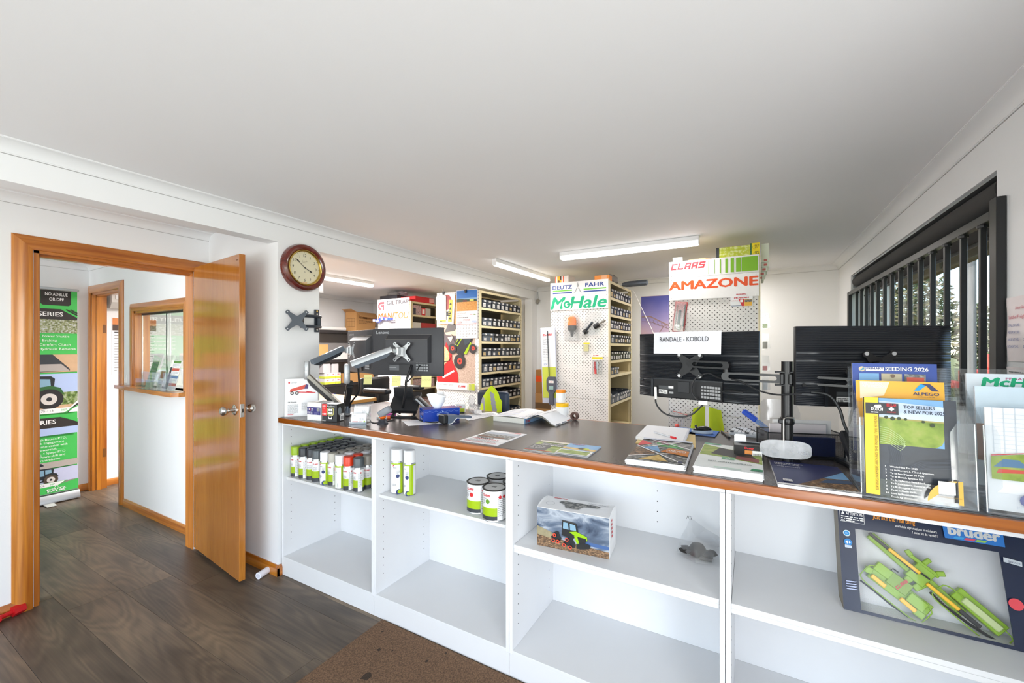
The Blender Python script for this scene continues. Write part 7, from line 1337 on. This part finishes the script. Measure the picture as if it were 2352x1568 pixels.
t = thing('decal_bag', 'clear bag of yellow and black machine decals hung on the rack end', 'decals', (-3.412, YC - .012, 1.822)); t.rotation_euler.y = .06; b = B(); b.box((0, 0, 0), (.235, .004, .385), mk((228, 228, 230), .3)); b.obj('bag', t); b = B(); c = Cv(b, (0, 0, 0), (1, 0, 0), (0, 0, 1), .0005); YD = c_(222, 206, 60); c.circ(.115, .27, .075, c_(170, 60, 60), 24, .095); c.text('KE', .085, .21, .07, YD, .06, rot=1.2, bold=.05); c.rect(.020, .02, .115, .17, YD); c.para(.025, .16, .11, 6, .022, INK, 3, .4); c.rect(.150, .03, .205, .30, YD); [c.poly([(.16, .06 + .06 * k), (.195, .06 + .06 * k), (.178, .09 + .06 * k)], INK) for k in range(4)]; b.obj('print', t, 0)
b = B(); crumple(b, (-3.15, 4.35, 2.23), (.10, .09, .018), mk((190, 120, 90), .6), 4); tag(b.obj('plastic_bundle', None, 20), 'flat brown bundle lying on top of the calendar rack', 'bundle', None, 'stuff')
# pegboard of the green lettered rack: gauge board, beacon, pins, packs
YM = 4.24
t = thing('gauge_board', 'long white and lime gauge board with a hand meter on the pegboard', 'display board', (-2.020, YM - .02, .905)); t.rotation_euler.y = -.035; b = B(); b.box((0, 0, 0), (.185, .008, .835), mk((186, 190, 206), .4), .004); b.obj('backing', t); b = B(); c = Cv(b, (0, 0, 0), (1, 0, 0), (0, 0, 1), .0006); c.rect(.012, .40, .175, .825, mk((236, 236, 238), .4)); c.rect(.012, .06, .175, .40, c_(196, 204, 74)); stencil(c, 'CLAAS', .03, .745, .022, .11, CLR); c.para(.03, .72, .10, 14, .018, GREYINK, 2, .2); c.rect(.03, .41, .085, .45, WHT); c.para(.033, .45, .08, 3, .011, c_(120, 140, 200), 3, .4); b.obj('print', t, 0); b = B(); b.cyl((.095, -.008, .30), (.092, -.008, .80), .005, GUN, n=8); b.obj('probe', t)
t = thing('hand_meter', 'grey handheld grain meter hanging on the gauge board', 'meter', (-1.905, YM - .035, .900)); MG = mk((84, 86, 98), .45); b = B(); b.prism([(-.022, 0), (.030, 0), (.026, .10), (.028, .12), (.058, .16), (.060, .27), (.045, .305), (-.032, .305), (-.052, .27), (-.050, .16), (-.022, .12)], .028, MG, (0, .012, 0), (1, 0, 0), (0, 0, 1)); b.obj('body', t, 25); b = B(); c = Cv(b, (0, -.016, 0), (1, 0, 0), (0, 0, 1), .0006); c.rect(-.026, .235, .034, .262, WHT); stencil(c, 'CLAAS', -.018, .243, .010, .042, CLR); c.rect(-.020, .165, .032, .205, mk((150, 180, 176), .3)); [c.rect(-.014 + .016 * k, .145, -.004 + .016 * k, .152, mk((40, 40, 46), .4)) for k in range(3)]; b.obj('print', t, 0)
t = thing('beacon_light', 'orange beacon lamp in clear pack on the pegboard', 'beacon', (-1.660, YM - .045, 1.64)); AM = mk((255, 128, 10), .15, name='amber_lens'); b = B(); b.lathe([(.040, .115), (.046, .12), (.046, .165), (.040, .20), (.022, .213), (.0005, .215)], AM, n=24); b.obj('lens', t); b = B(); b.lathe([(.014, 0), (.016, .02), (.020, .05), (.040, .068), (.047, .085), (.047, .112), (.040, .115)], mk((44, 42, 42), .4), n=24); b.obj('base', t); b = B(); b.box((-.07, -.05, -.05), (.07, .048, .23), FILM, .01); b.obj('blister', t)
t = thing('tow_pin', 'dark steel hitch pin in a clear bag on the pegboard', 'hitch pin', (-1.47, YM - .03, 1.70)); b = B(); b.cyl((-.05, 0, -.01), (.03, 0, .09), .012, GUN, n=10); b.cyl((-.06, 0, -.015), (-.03, 0, -.005), .026, BLACKP, n=12); b.cyl((.05, 0, .035), (.10, 0, .065), .026, BLACKP, n=14); b.cyl((.10, 0, .065), (.17, 0, .105), .010, CHROME, n=10); b.obj('pin', t)['kind'] = 'stuff'; b = B(); b.prism([(-.09, -.04), (.10, -.05), (.13, .20), (-.03, .22)], .004, FILM, (0, .015, 0), (1, 0, 0), (0, 0, 1)); b.obj('bag', t, 0)
def pack(lb, x, z, w, h, body, y=YM):
    t = thing('header_card_pack', lb, 'hang pack', (x, y - .012, z)); b = B(); b.box((0, 0, h * .70), (w, .003, h), mk((238, 236, 230), .5)); b.obj('header', t); b = B(); c = Cv(b, (0, 0, 0), (1, 0, 0), (0, 0, 1), .0005); c.rect(0, h * .74, w, h * .86, c_(220, 206, 40)); stencil(c, 'CLAAS', w * .1, h * .91, h * .05, w * .5, CLR); b.obj('print', t, 0); b = B(); body(b, w, h); b.obj('contents', t); b = B(); b.box((.004, -.022, 0), (w - .004, .002, h * .70), FILM, .004); b.obj('blister', t)
pack('small hang pack with yellow leaflet, upper one on the pegboard', -1.545, 1.475, .068, .115, lambda b, w, h: b.box((.008, -.012, .01), (w - .008, -.002, h * .68), mk((232, 224, 160), .5)))
pack('hang pack with red and silver fuses, lower one on the pegboard', -1.450, 1.245, .115, .21, lambda b, w, h: (b.cyl((.035, -.010, .03), (.035, -.010, .13), .010, c_(190, 40, 46), n=10), b.cyl((.060, -.010, .01), (.060, -.010, .13), .011, mk((170, 182, 186), .3, .5), n=10), b.cyl((.045, -.012, .005), (.045, -.012, .06), .014, c_(206, 60, 64), n=10)))
def hook(b, x, z, y): b.tube([(x, y, z), (x, y - .045, z), (x, y - .05, z + .012)], .0018, CHROME, 5)
for nm_, hs, y in (('green lettered', ((-1.80, 1.90), (-1.66, 1.905), (-1.53, 1.90), (-1.70, 1.48), (-1.53, 1.365), (-1.36, 1.35), (-1.35, 1.40), (-1.34, 1.66), (-1.60, 1.32)), YM), ):
    t = thing('peg_hooks', 'bare wire hooks on the pegboard under the green lettered sign', 'hooks', (-1.6, y, 1.6)); b = B(t); [hook(b, x, z, y) for x, z in hs]; b.obj('hooks', t)
# on top of that rack
def f_yb(f, s, tp, w, d, h): f.rect(0, 0, .008, h, ORG); f.rect(.028, 0, .078, h, c_(240, 186, 20)); f.circ(.045, h * .35, .014, c_(110, 70, 30), 8); f.rect(.066, h * .55, .078, h, INK); f.rect(.098, 0, .108, h, ORG)
carton('parts_carton', 'orange and yellow striped carton on top of the rack', 'carton', (-1.885, 4.262, 2.2165), -.10, .165, .15, .088, mk((236, 224, 214), .5), f_yb)
carton('parts_carton', 'orange carton at the corner on top of the rack', 'carton', (-1.435, 4.262, 2.2165), .04, .155, .12, .062, mk((240, 150, 64), .5), lambda f, s, tp, w, d, h: f.rect(w * .48, 0, w * .85, h, c_(240, 176, 130)))
b = B(); crumple(b, (-1.33, 4.56, 2.275), (.055, .155, .055), mk((150, 146, 142), .5, 0, .1, 12), 14, 12, 9); tag(b.obj('wrapped_parcel', None, 25), 'grey wrapped parcel lying on top of the rack', 'parcel')
t = thing('steel_pipe', 'short thick galvanised pipe lying across the rack top', 'pipe', (-1.2, 4.9, 2.245)); b = B(t); M = Matrix.Translation((-1.30, 4.86, 2.252)) @ Matrix.Rotation(math.pi / 2, 4, 'Y') @ Matrix.Rotation(.12, 4, 'X'); b.lathe([(.020, .0), (.030, .05), (.034, .09), (.034, .26), (.030, .285), (.018, .295), (.0005, .296)], mk((108, 116, 128), .4, .6), M=M, n=20); b.obj('body', t)
cable('white_cord', 'white cord hanging slack from the end of the rack', [(-1.266, 5.12, 2.20), (-1.20, 4.97, 2.18), (-1.08, 4.90, 1.95), (-.95, 4.83, 1.69), (-.93, 4.82, 1.60)], .0035, WHT)
# big sign rack: blister pack, business card, pegboard hangers, boxes on top
YS = 3.69
t = thing('tool_blister_pack', 'red carded hand tool hanging askew on the pegboard', 'tool pack', (-.572, YS - .012, 1.655)); t.rotation_euler.y = .11; b = B(); b.box((0, 0, 0), (.095, .003, .25), mk((180, 56, 60), .4)); b.obj('card', t); b = B(); b.cyl((.045, -.014, .06), (.045, -.014, .18), .010, BLACKP, n=10); b.cyl((.045, -.014, .045), (.045, -.014, .060), .022, CHROME, n=14); b.cyl((.018, -.010, .02), (.018, -.010, .22), .005, CHROME, n=8); b.cyl((.080, -.010, .05), (.080, -.010, .23), .005, mk((60, 64, 72), .3, .5), n=8); b.ball((.050, -.016, .032), .020, CHROME); b.obj('tool', t)['kind'] = 'stuff'; b = B(); b.box((.004, -.036, .004), (.091, -.001, .246), FILM, .006); b.obj('blister', t)
t = thing('trade_card', 'white and red trade card taped on the big sign', 'card', (-.142, YS - .012, 1.838)); b = B(); b.box((0, 0, 0), (.150, .002, .078), PAPER); b.box((.035, 0, .078), (.11, .002, .108), PAPER); b.obj('card', t); b = B(); c = Cv(b, (0, 0, 0), (1, 0, 0), (0, 0, 1), .0005); c.text('MODERN', .025, .064, .010, CLR, .10, bold=.05, shear=.15); c.text('MODERN', .04, .092, .008, CLR, .066, bold=.05, shear=.15); c.poly([(.055, .058), (.095, .058), (.095, .004), (.078, .004)], CLR); c.rect(.096, .004, .146, .056, c_(232, 176, 60)); c.rect(.098, .034, .144, .052, MACH); c.rect(.066, .034, .086, .054, WHT); c.rect(.006, .006, .076, .010, c_(80, 96, 130)); c.text('SALES TEAM', .008, .044, .006, CLR, .045); b.obj('print', t, 0)
t = thing('hi_vis_vest', 'lime and white vest hanging low on the big sign rack', 'vest', (-.30, YS - .03, .85)); HV = mk((186, 204, 24), .7, 0, .08, 20, name='hi_vis_cloth'); b = B(); b.grid(lambda u, v: (-.105 + .20 * u + .05 * (1 - v) * (u - .5), -.012 - .012 * math.sin(6.28 * u * 2) * (1 - v), .21 * v * (1 - .25 * abs(u - .45))), 16, 8, lambda u, v: WHT if .46 < u < .58 else HV); b.obj('cloth', t, 60)
t = thing('parts_bag', 'clear zip bag with a red seal hanging low on the pegboard', 'bag', (-.58, YS - .03, .86)); b = B(); b.prism([(0, 0), (.19, 0), (.19, .10), (.0, .15)], .012, FILM, (0, .01, 0), (1, 0, 0), (0, 0, 1)); b.obj('bag', t, 0); b = B(); b.bar((.02, -.004, .14), (.20, -.004, .10), .004, .004, c_(226, 110, 96)); b.obj('seal', t); b = B(); c = Cv(b, (0, -.004, 0), (1, 0, 0), (0, 0, 1)); c.text('6x32mm', .09, .085, .016, GREYINK, .08, rot=-.15); b.obj('print', t, 0); b = B(); [b.cyl((.07 + .012 * k, 0, .01), (.075 + .012 * k, 0, .10), .003, mk((200, 200, 204), .4), n=6) for k in range(3)]; b.ball((.05, 0, .02), .018, c_(220, 90, 80)); b.obj('contents', t)
carton('parts_carton', 'small white carton, leftmost on the big sign rack', 'carton', (-.572, 3.715, 2.2165), .1, .075, .12, .058, mk((232, 228, 214), .5), lambda f, s, tp, w, d, h: f.rect(w * .4, h * .2, w * .8, h * .8, c_(206, 206, 90)))
b = B(); crumple(b, (-.37, 3.80, 2.240), (.105, .055, .024), mk((216, 168, 130), .6), 22, 12, 7); tag(b.obj('paper_parcel', None, 25), 'torn brown paper parcel on the big sign rack', 'parcel')
LIMEP = blend('lime_pattern_card', [(186, 196, 40), (196, 206, 60), (226, 230, 160)], (40, 40, 60), 5, .45, .35, .62)
carton('parts_carton', 'wide lime patterned carton on the big sign rack', 'carton', (-.245, 3.715, 2.2165), .02, .235, .17, .100, LIMEP, lambda f, s, tp, w, d, h: f.rect(0, 0, .022, h, DGREY))
def f_yl(f, s, tp, w, d, h): f.rect(0, 0, w, h, c_(250, 224, 20)); f.rect(0, 0, .010, h, c_(40, 110, 60)); f.para(.03, h * .9, w - .004, 4, .008, INK, 2, .4); f.ring(.03, h * .4, .014, .015, INK)
for k, (z, lb) in enumerate(((2.2165, 'lower yellow carton at the corner of the big sign rack'), (2.2715, 'upper yellow carton at the corner of the big sign rack'))): carton('parts_carton', lb, 'carton', (-.008, 3.715, z), .01, .062, .10, .054, mk((244, 214, 20), .45), f_yl)
t = thing('catalogue_boards', 'pale boards and boxes sticking out past the big sign rack', 'boards', (.066, 3.80, 2.0)); b = B(t)
for k, (z0, z1, x1) in enumerate(((2.185, 2.330, .118), (2.150, 2.183, .118), (2.115, 2.147, .108), (2.082, 2.112, .096), (2.05, 2.08, .084))): b.box((.068, 3.80, z0), (x1, 4.0, z1), mk((226, 232, 214), .5)); b.box((x1 - .035, 3.7992, z0 + .008), (x1 - .012, 3.80, z0 + .024), c_(206, 110, 100))
b.obj('boards', t)['kind'] = 'stuff'
for k, (z, lb, m) in enumerate(((1.66, 'clear hang bag with lime card, upper one past the rack', c_(170, 190, 60)), (1.50, 'clear hang bag with fittings, middle one past the rack', c_(120, 110, 100)), (1.33, 'clear hang bag with a red tip, lower one past the rack', c_(200, 60, 60)), (1.18, 'white hang pack, lowest one past the rack', c_(235, 235, 235)))):
    t = thing('hang_bag', lb, 'hang bag', (.075, 3.82, z)); b = B(t); b.prism([(0, 0), (.055, .02), (.045, .13), (0, .135)], .012, FILM, (.072, 3.82, z), (1, 0, 0), (0, 0, 1)); b.obj('bag', t, 0); b = B(t); b.box((.075, 3.812, z + .015), (.108, 3.816, z + .05 + .02 * (k % 2)), m, .002); b.obj('contents', t)
# poster on the back wall
t = thing('wall_poster', 'purple dusk poster of an irrigation boom on the back wall', 'poster', (-1.245, YB - .003, 1.30)); w, h = .95, .885; b = B(); b.box((0, 0, 0), (w, .002, h), mk((204, 176, 184), .4)); b.obj('sheet', t)
def grad():
    m = bpy.data.materials.new('print_dusk_sky'); m.use_nodes = True; n = m.node_tree.nodes; l = m.node_tree.links; p = n['Principled BSDF']; tc = n.new('ShaderNodeTexCoord'); sp = n.new('ShaderNodeSeparateXYZ'); l.new(tc.outputs['Object'], sp.inputs[0]); nz = n.new('ShaderNodeTexNoise'); nz.inputs['Scale'].default_value = 3; l.new(tc.outputs['Object'], nz.inputs['Vector'])
    ad = n.new('ShaderNodeMath'); ad.operation = 'MULTIPLY_ADD'; ad.inputs[1].default_value = .25; l.new(nz.outputs['Fac'], ad.inputs[0]); l.new(sp.outputs[2], ad.inputs[2]); r = n.new('ShaderNodeValToRGB'); r.color_ramp.elements[0].position = .42; r.color_ramp.elements[0].color = lin((226, 190, 186)); r.color_ramp.elements[1].position = .98; r.color_ramp.elements[1].color = lin((82, 86, 168)); e = r.color_ramp.elements.new(.68); e.color = lin((150, 138, 190)); l.new(ad.outputs[0], r.inputs[0]); l.new(r.outputs[0], p.inputs['Base Color']); p.inputs['Roughness'].default_value = .4; return m
b = B(); c = Cv(b, (0, 0, 0), (1, 0, 0), (0, 0, 1), .0006); c.rect(.004, .38, w - .004, h - .004, grad()); c.rect(.004, .30, w - .004, .395, mk((120, 90, 84), .5)); c.rect(.004, .004, w - .004, .30, FIELD); BO = mk((150, 120, 116), .5)
c.line([(.01, .62), (.12, .62), (.42, .46), (.7, .42)], .014, BO); c.line([(.01, .56), (.14, .55), (.45, .41)], .006, BO); c.line([(.30, .52), (.22, .40)], .008, BO)
for k in range(7): c.line([(.05 + .05 * k, .62 - .02 * k), (.08 + .05 * k, .55 - .018 * k)], .004, BO)
b.obj('print', t, 0)
# parts room: shelves on the far wall, boxes, desk
WS = thing('wall_shelving', 'black wall shelving along the far wall of the parts room', 'shelving', (-6.0, 4.4, .0)); SB = mk((44, 40, 40), .5); GYP = mk((150, 144, 142), .6)
for z in (.94, 1.33, 1.80): b = B(WS); b.box((-6.185, 2.9, z - .045), (-5.80, 5.30, z), SB, .003); b.obj('shelf', WS)
b = B(WS); b.box((-6.188, 2.9, .3), (-6.180, 5.30, 1.755), GYP); b.obj('back_panel', WS)
for y in (2.92, 5.26): b = B(WS); b.box((-6.18, y, .002), (-5.83, y + .02, 1.755), SB); b.obj('side_panel', WS)
CB = mk((190, 142, 88), .7, 0, .06, 8, name='cardboard')
t = thing('cardboard_box', 'open brown cardboard box with printed table on the top shelf', 'box', (-6.05, 4.83, 1.8005), .10); b = B(); w, d, h = .25, .45, .33
for lo, hi in (((0, 0, 0), (w, d, .004)), ((0, 0, 0), (.004, d, h)), ((w - .004, 0, 0), (w, d, h)), ((0, 0, 0), (w, .004, h)), ((0, d - .004, 0), (w, d, h))): b.box(lo, hi, CB)
b.obj('carton', t); b = B(); b.prism([(0, 0), (d, 0), (d - .03, .16), (.03, .14)], .004, CB, (w, 0, h), (0, 1, 0), (.7, 0, -.6)); b.obj('flap', t); b = B(); b.prism([(0, 0), (w, 0), (w - .02, .13), (.02, .13)], .004, CB, (0, 0, h), (1, 0, 0), (0, -.75, .30)); b.obj('flap', t)
b = B(); c = Cv(b, (0, 0, 0), (1, 0, 0), (0, 0, 1), .001); c2 = Cv(b, (w, 0, 0), (0, 1, 0), (0, 0, 1), .001); KB = mk((90, 60, 34), .7); [c.rect(.03, .08 + .045 * k, w - .03, .083 + .045 * k, KB) for k in range(4)]; [c.rect(.03 + .06 * k, .08, .033 + .06 * k, .218, KB) for k in range(4)]; c2.text('FRAGILE', .05, .22, .03, KB, .20, bold=.04); c2.para(.05, .20, .38, 3, .02, KB, 2, .3); b.obj('print', t, 0)
carton('parts_carton', 'grey carton beside the open brown box on the top shelf', 'carton', (-5.99, 5.295 - .0, 1.8005), math.pi / 2 * 0, .17, .24, .085, mk((170, 164, 160), .6))
b = B(); b.cyl((-5.95, 4.22, 1.832), (-5.92, 4.72, 1.832), .030, mk((228, 222, 216), .6), n=14); tag(b.obj('paper_roll'), 'white paper roll on the top shelf in the parts room', 'paper roll')
def f_pl(f, s, tp, w, d, h): s.rect(0, 0, d, h * .40, c_(196, 204, 70)); stencil(s, 'CLAAS', d * .3, h * .62, .016, d * .4, CLR); f.rect(0, 0, w, h * .40, c_(196, 204, 70))
k_ = 0
for r, (ys, z) in enumerate((((4.26, 4.36, 4.46), .9405), ((4.26, 4.36, 4.46), 1.0315))):
    for y in ys: carton('parts_carton', ['first', 'second', 'third'][k_ % 3] + ' white and lime carton, ' + ('lower' if r == 0 else 'upper') + ' row in the parts room', 'carton', (-5.99, y, z), 0, .17, .095, .088, mk((214, 208, 206), .55), f_pl); k_ += 1
carton('parts_carton', 'grey upright carton, left, on the middle shelf in the parts room', 'carton', (-5.98, 4.24, 1.1210), 0, .15, .13, .15, mk((188, 182, 184), .6)); carton('parts_carton', 'grey upright carton, right, on the middle shelf in the parts room', 'carton', (-5.98, 4.40, 1.1210), 0, .15, .12, .14, mk((196, 190, 190), .6))
carton('parts_carton', 'long brown carton on the lowest shelf behind the monitor arm', 'carton', (-6.0, 4.62, .9405), 0, .19, .62, .15, CB); carton('parts_carton', 'blue carton on the floor pile in the parts room', 'carton', (-5.98, 4.24, .62), 0, .16, .22, .16, mk((34, 70, 150), .5)); b = B(); b.box((-6.17, 4.18, .002), (-5.80, 5.2, .6195), mk((120, 116, 112), .6), .004); tag(b.obj('low_cabinet'), 'grey low cabinet under the parts room shelves', 'cabinet')
carton('parts_carton', 'brown carton below the top shelf, beside the pier', 'carton', (-6.0, 4.02, 1.3305), 0, .18, .30, .24, CB); carton('parts_carton', 'white printer box below the top shelf', 'carton', (-6.0, 4.42, 1.3305), 0, .18, .34, .11, mk((212, 206, 202), .5))
t = thing('office_desk', 'timber edged grey desk in the parts room', 'desk', (-3.5, 2.7, 0)); b = B(t); b.box((-4.3, 2.25, 1.035), (-2.98, 2.72, 1.065), mk((196, 140, 70), .4), .003); b.obj('top', t)
for x in (-4.28, -3.02): b = B(t); b.box((x, 2.27, .002), (x + .025, 2.70, 1.035), mk((150, 152, 156), .5)); b.obj('end_panel', t)
b = B(t); b.box((-4.25, 2.30, .10), (-3.0, 2.32, 1.03), mk((150, 152, 156), .5)); b.obj('modesty_panel', t)
ch = thing('drafting_chair', 'tall black chair whose padded armrest shows beside the monitor cable', 'chair', (-3.10, 3.05, 0)); VIN = mk((26, 28, 32), .35, 0, .06, 40, name='black_vinyl')
b = B(ch); b.box((-3.25, 2.78, 1.085), (-2.93, 2.865, 1.135), VIN, .022, seg=3); b.obj('armrest', ch); b = B(ch); b.box((-3.25, 3.24, 1.085), (-2.93, 3.325, 1.135), VIN, .022, seg=3); b.obj('armrest', ch)
for y in (2.822, 3.282): b = B(ch); b.tube([(-3.09, y, 1.09), (-3.09, y, .85), (-3.09, 3.05 + (y - 3.05) * .4, .83)], .014, BLACKP, 8); b.obj('arm_post', ch)
b = B(ch); b.box((-3.34, 2.83, .84), (-2.88, 3.27, .92), VIN, .03, seg=3); b.obj('seat', ch); b = B(ch); b.box((-3.40, 2.86, .95), (-3.34, 3.24, 1.22), VIN, .025, seg=3); b.obj('backrest', ch)
b = B(ch); b.cyl((-3.10, 3.05, .10), (-3.10, 3.05, .84), .028, CHROME); b.obj('column', ch)
for k in range(5): a = k * 1.2566; b = B(ch); b.bar((-3.10, 3.05, .09), (-3.10 + .30 * math.cos(a), 3.05 + .30 * math.sin(a), .07), .04, .03, BLACKP); b.ball((-3.10 + .30 * math.cos(a), 3.05 + .30 * math.sin(a), .03), .028, BLACKP, 10, 6); b.obj('base_leg', ch)
ch = thing('office_chair', 'dark office chair behind the worktop under the bright vest', 'chair', (-1.86, 3.06, 0)); b = B(ch); b.box((-2.08, 2.92, .70), (-1.62, 3.38, .78), VIN, .03, seg=3); b.obj('seat', ch); b = B(ch); b.box((-2.00, 2.90, .84), (-1.70, 2.955, 1.165), mk((30, 44, 66), .4), .025, seg=3); b.obj('backrest', ch); b = B(ch); b.cyl((-1.85, 3.15, .08), (-1.85, 3.15, .70), .028, CHROME); b.obj('column', ch); b = B(ch); b.tube([(-1.85, 3.15, .69), (-1.85, 2.97, .72), (-1.85, 2.958, .92)], .016, BLACKP, 8); b.obj('back_stem', ch)
for k in range(5): a = k * 1.2566 + .3; b = B(ch); b.bar((-1.85, 3.15, .09), (-1.85 + .28 * math.cos(a), 3.15 + .28 * math.sin(a), .07), .04, .03, BLACKP); b.ball((-1.85 + .28 * math.cos(a), 3.15 + .28 * math.sin(a), .03), .028, BLACKP, 10, 6); b.obj('base_leg', ch)
vs = thing('hi_vis_vest', 'bright yellow vest with grey bands draped over the office chair', 'vest', (-1.85, 2.91, .9)); HY = mk((214, 240, 20), .65, 0, .06, 20, name='vest_yellow'); GB = mk((168, 170, 178), .5)
def drape(u, v):
    # u across, v from hem (0) over the chair top
    x = -1.985 + .235 * u; top = 1.212 - .34 * abs(u - .60) ** 1.25 - (.06 if u < .2 else 0) * (1 - u / .2); z = .86 + (top - .86) * v; sp = .055 * (1 - v); x += (u - .58) * sp * .4 + .0; return (x + .010 * math.sin(9 * u) * (1 - v), 2.872 - .035 * math.sin(math.pi * min(1, u * 1.1)) * (1 - v * .6) + .03 * v, z)
b = B(vs)
def vm(u, v):
    cx, cz = u - .12, v - .02
    if cx ** 2 / .17 ** 2 + cz ** 2 / .66 ** 2 < 1: return mk((24, 40, 58), .35)
    d = abs(u - (.62 + .22 * (1 - v))); r = math.hypot(cx / .30, cz / .92)
    return GB if (.93 < r < 1.14 and v > .25) or (abs(u - (.60 + .30 * (1 - v))) < .075 and v < .86) else HY
b.grid(drape, 44, 36, vm); b.obj('front_cloth', vs, 60); b = B(vs); b.grid(lambda u, v: (drape(1 - u, 1)[0], 2.90 + .08 * v, drape(1 - u, 1)[2] - .25 * v ** 2), 20, 6, HY); b.obj('back_cloth', vs, 60)
# tub pair at the back edge of the worktop
def tub(lb, u, v, r, h, lidc, y=None):
    p = Vector((-1.075, 2.545, ZT)); t = thing('plastic_tub', lb, 'tub', (p.x + u, p.y, ZT + v)); b = B(); b.lathe([(r * .9, 0), (r, .004), (r, h * .78), (r * .97, h * .80)], mk((232, 230, 228), .4), n=24); b.obj('body', t); b = B(); b.lathe([(r * 1.03, h * .78), (r * 1.05, h * .80), (r * 1.05, h * .97), (r * .98, h), (.0005, h)], mk(lidc, .35), n=24); b.obj('lid', t); b = B(); b.tube([(r * 1.0, 0, h * .75), (r * 1.3, -.01, h * .45), (r * .95, -.02, h * .2)], .002, WHT, 5); b.obj('handle', t)
tub('white tub with a yellow lid, lower of the stacked pair', 0, .0005, .040, .105, (246, 190, 20)); tub('white jar with an orange lid, upper of the stacked pair', -.01, .1065, .030, .085, (240, 140, 20))
t = thing('cable_reel', 'small brown tape reel at the back edge of the worktop', 'reel', (-.99, 2.548, ZT + .0005)); b = B(); M = Matrix.Translation((0, 0, .026)) @ Matrix.Rotation(math.pi / 2, 4, 'X'); b.lathe([(.012, -.014), (.026, -.014), (.026, .014), (.012, .014)], mk((92, 62, 52), .5), M=M, n=22, cap=False); b.obj('reel', t); 
# cartons in the back corner, wall sensor
carton('parts_carton', 'tall brown carton in the back corner, lower', 'carton', (-2.55, 5.10, .002), 0, .22, .35, .90, CB, lambda f, s, tp, w, d, h: f.rect(.0, .70, w, .78, mk((120, 90, 60), .6))); carton('parts_carton', 'brown carton with an orange label in the back corner, upper', 'carton', (-2.545, 5.11, .9025), 0, .21, .33, .32, mk((170, 120, 66), .7, 0, .06, 8), lambda f, s, tp, w, d, h: f.rect(.0, .16, w * .8, .24, ORG))
t = thing('wall_sensor', 'small grey sensor box hanging in the wall corner', 'sensor', (XC + .03, 5.52, 2.20)); b = B(); b.box((-.025, -.012, -.035), (.025, .012, .035), mk((150, 148, 140), .5), .004, Matrix.Rotation(.6, 4, 'Y')); b.obj('case', t); b = B(); b.tube([(0, .02, .035), (-.005, .025, .08), (-.01, .03, .145)], .003, GREYINK, 5); b.obj('lead', t)
# parts room rack: trays, boxes, hanging packs
t = thing('parts_tray', 'black tray of bagged parts on the parts room rack', 'tray', (-4.885, 4.52, 2.191)); b = B(t); b.box((-4.885, 4.52, 2.1915), (-4.53, 4.90, 2.30), mk((46, 46, 52), .5), .003); b.obj('tray', t); b = B(t); crumple(b, (-4.70, 4.62, 2.325), (.13, .09, .045), BAG, 3, 12, 7); crumple(b, (-4.60, 4.70, 2.33), (.09, .09, .05), mk((196, 186, 190), .5), 4, 12, 7); b.obj('contents', t)
def rbox(lb, y0, y1, z, h, m, f=None): return carton('parts_carton', lb, 'carton', (-4.53, y0, z + .0008), 0, .285, y1 - y0, h, m, f)
RB = mk((206, 34, 38), .45); rbox('long red carton on top of the parts room rack', 4.60, 5.02, 2.19, .085, RB, lambda f, s, tp, w, d, h: s.rect(d * .72, h * .2, d * .98, h * .9, c_(232, 170, 170))); STRP = blend('striped_card', [(90, 84, 96), (206, 196, 200), (206, 120, 120)], (20, 60, 160), 3, .5, .4, .6, 1.5)
rbox('striped carton on the upper parts room shelf', 4.56, 4.72, 2.0, .14, STRP, lambda f, s, tp, w, d, h: s.rect(0, 0, d * .3, h * .7, c_(60, 62, 76))); rbox('red and white carton on the upper parts room shelf', 4.73, 4.93, 2.0, .11, mk((196, 190, 184), .5), lambda f, s, tp, w, d, h: (s.rect(0, 0, d * .42, h, CLR), s.rect(d * .08, h * .2, d * .34, h * .85, WHT))); rbox('white carton beside the dark red one on the parts room rack', 4.55, 4.72, 1.72, .17, mk((206, 204, 202), .5)); rbox('dark red carton on the parts room rack', 4.725, 5.05, 1.72, .17, mk((170, 34, 30), .5))
for k, (z, n_) in enumerate(((1.42, 'third'), (1.10, 'fourth'), (.93, 'fifth'), (.62, 'lowest'))):
    for q in range(2): rbox('%s striped carton on the %s shelf of the parts room rack' % (('left', 'right')[q], n_), 4.55 + .24 * q, 4.78 + .24 * q, z, .13 if z < 1.2 else .17, STRP)
t = thing('hanging_packs', 'blue and white boxed packs hanging under the orange parts room sign', 'packs', (-4.80, 4.47, 1.92)); b = B(t); PBL = mk((40, 60, 170), .4)
for k, (x, z, r) in enumerate(((-4.93, 1.915, .1), (-4.83, 1.89, -.5), (-4.74, 1.935, .05), (-4.64, 1.92, .0))): M = Matrix.Translation((x, 4.42 - .012 * k, z)) @ Matrix.Rotation(r, 4, 'Y'); b.box((0, 0, 0), (.12, .05, .035), PBL, .002, M); b.box((.006, -.001, .004), (.05, 0, .030), WHT, 0, M)
b.obj('packs', t)['kind'] = 'stuff'
t = thing('clear_flap', 'clear hanging plastic strip at the edge of the parts room opening', 'plastic strip', (-2.80, 1.985, 1.95)); b = B(t); b.prism([(0, 0), (.07, -.01), (.05, .28), (0, .28)], .001, FILM, (-2.80, 1.968, 1.94), (0, 1, 0), (0, 0, 1)); b.obj('strip', t, 0)
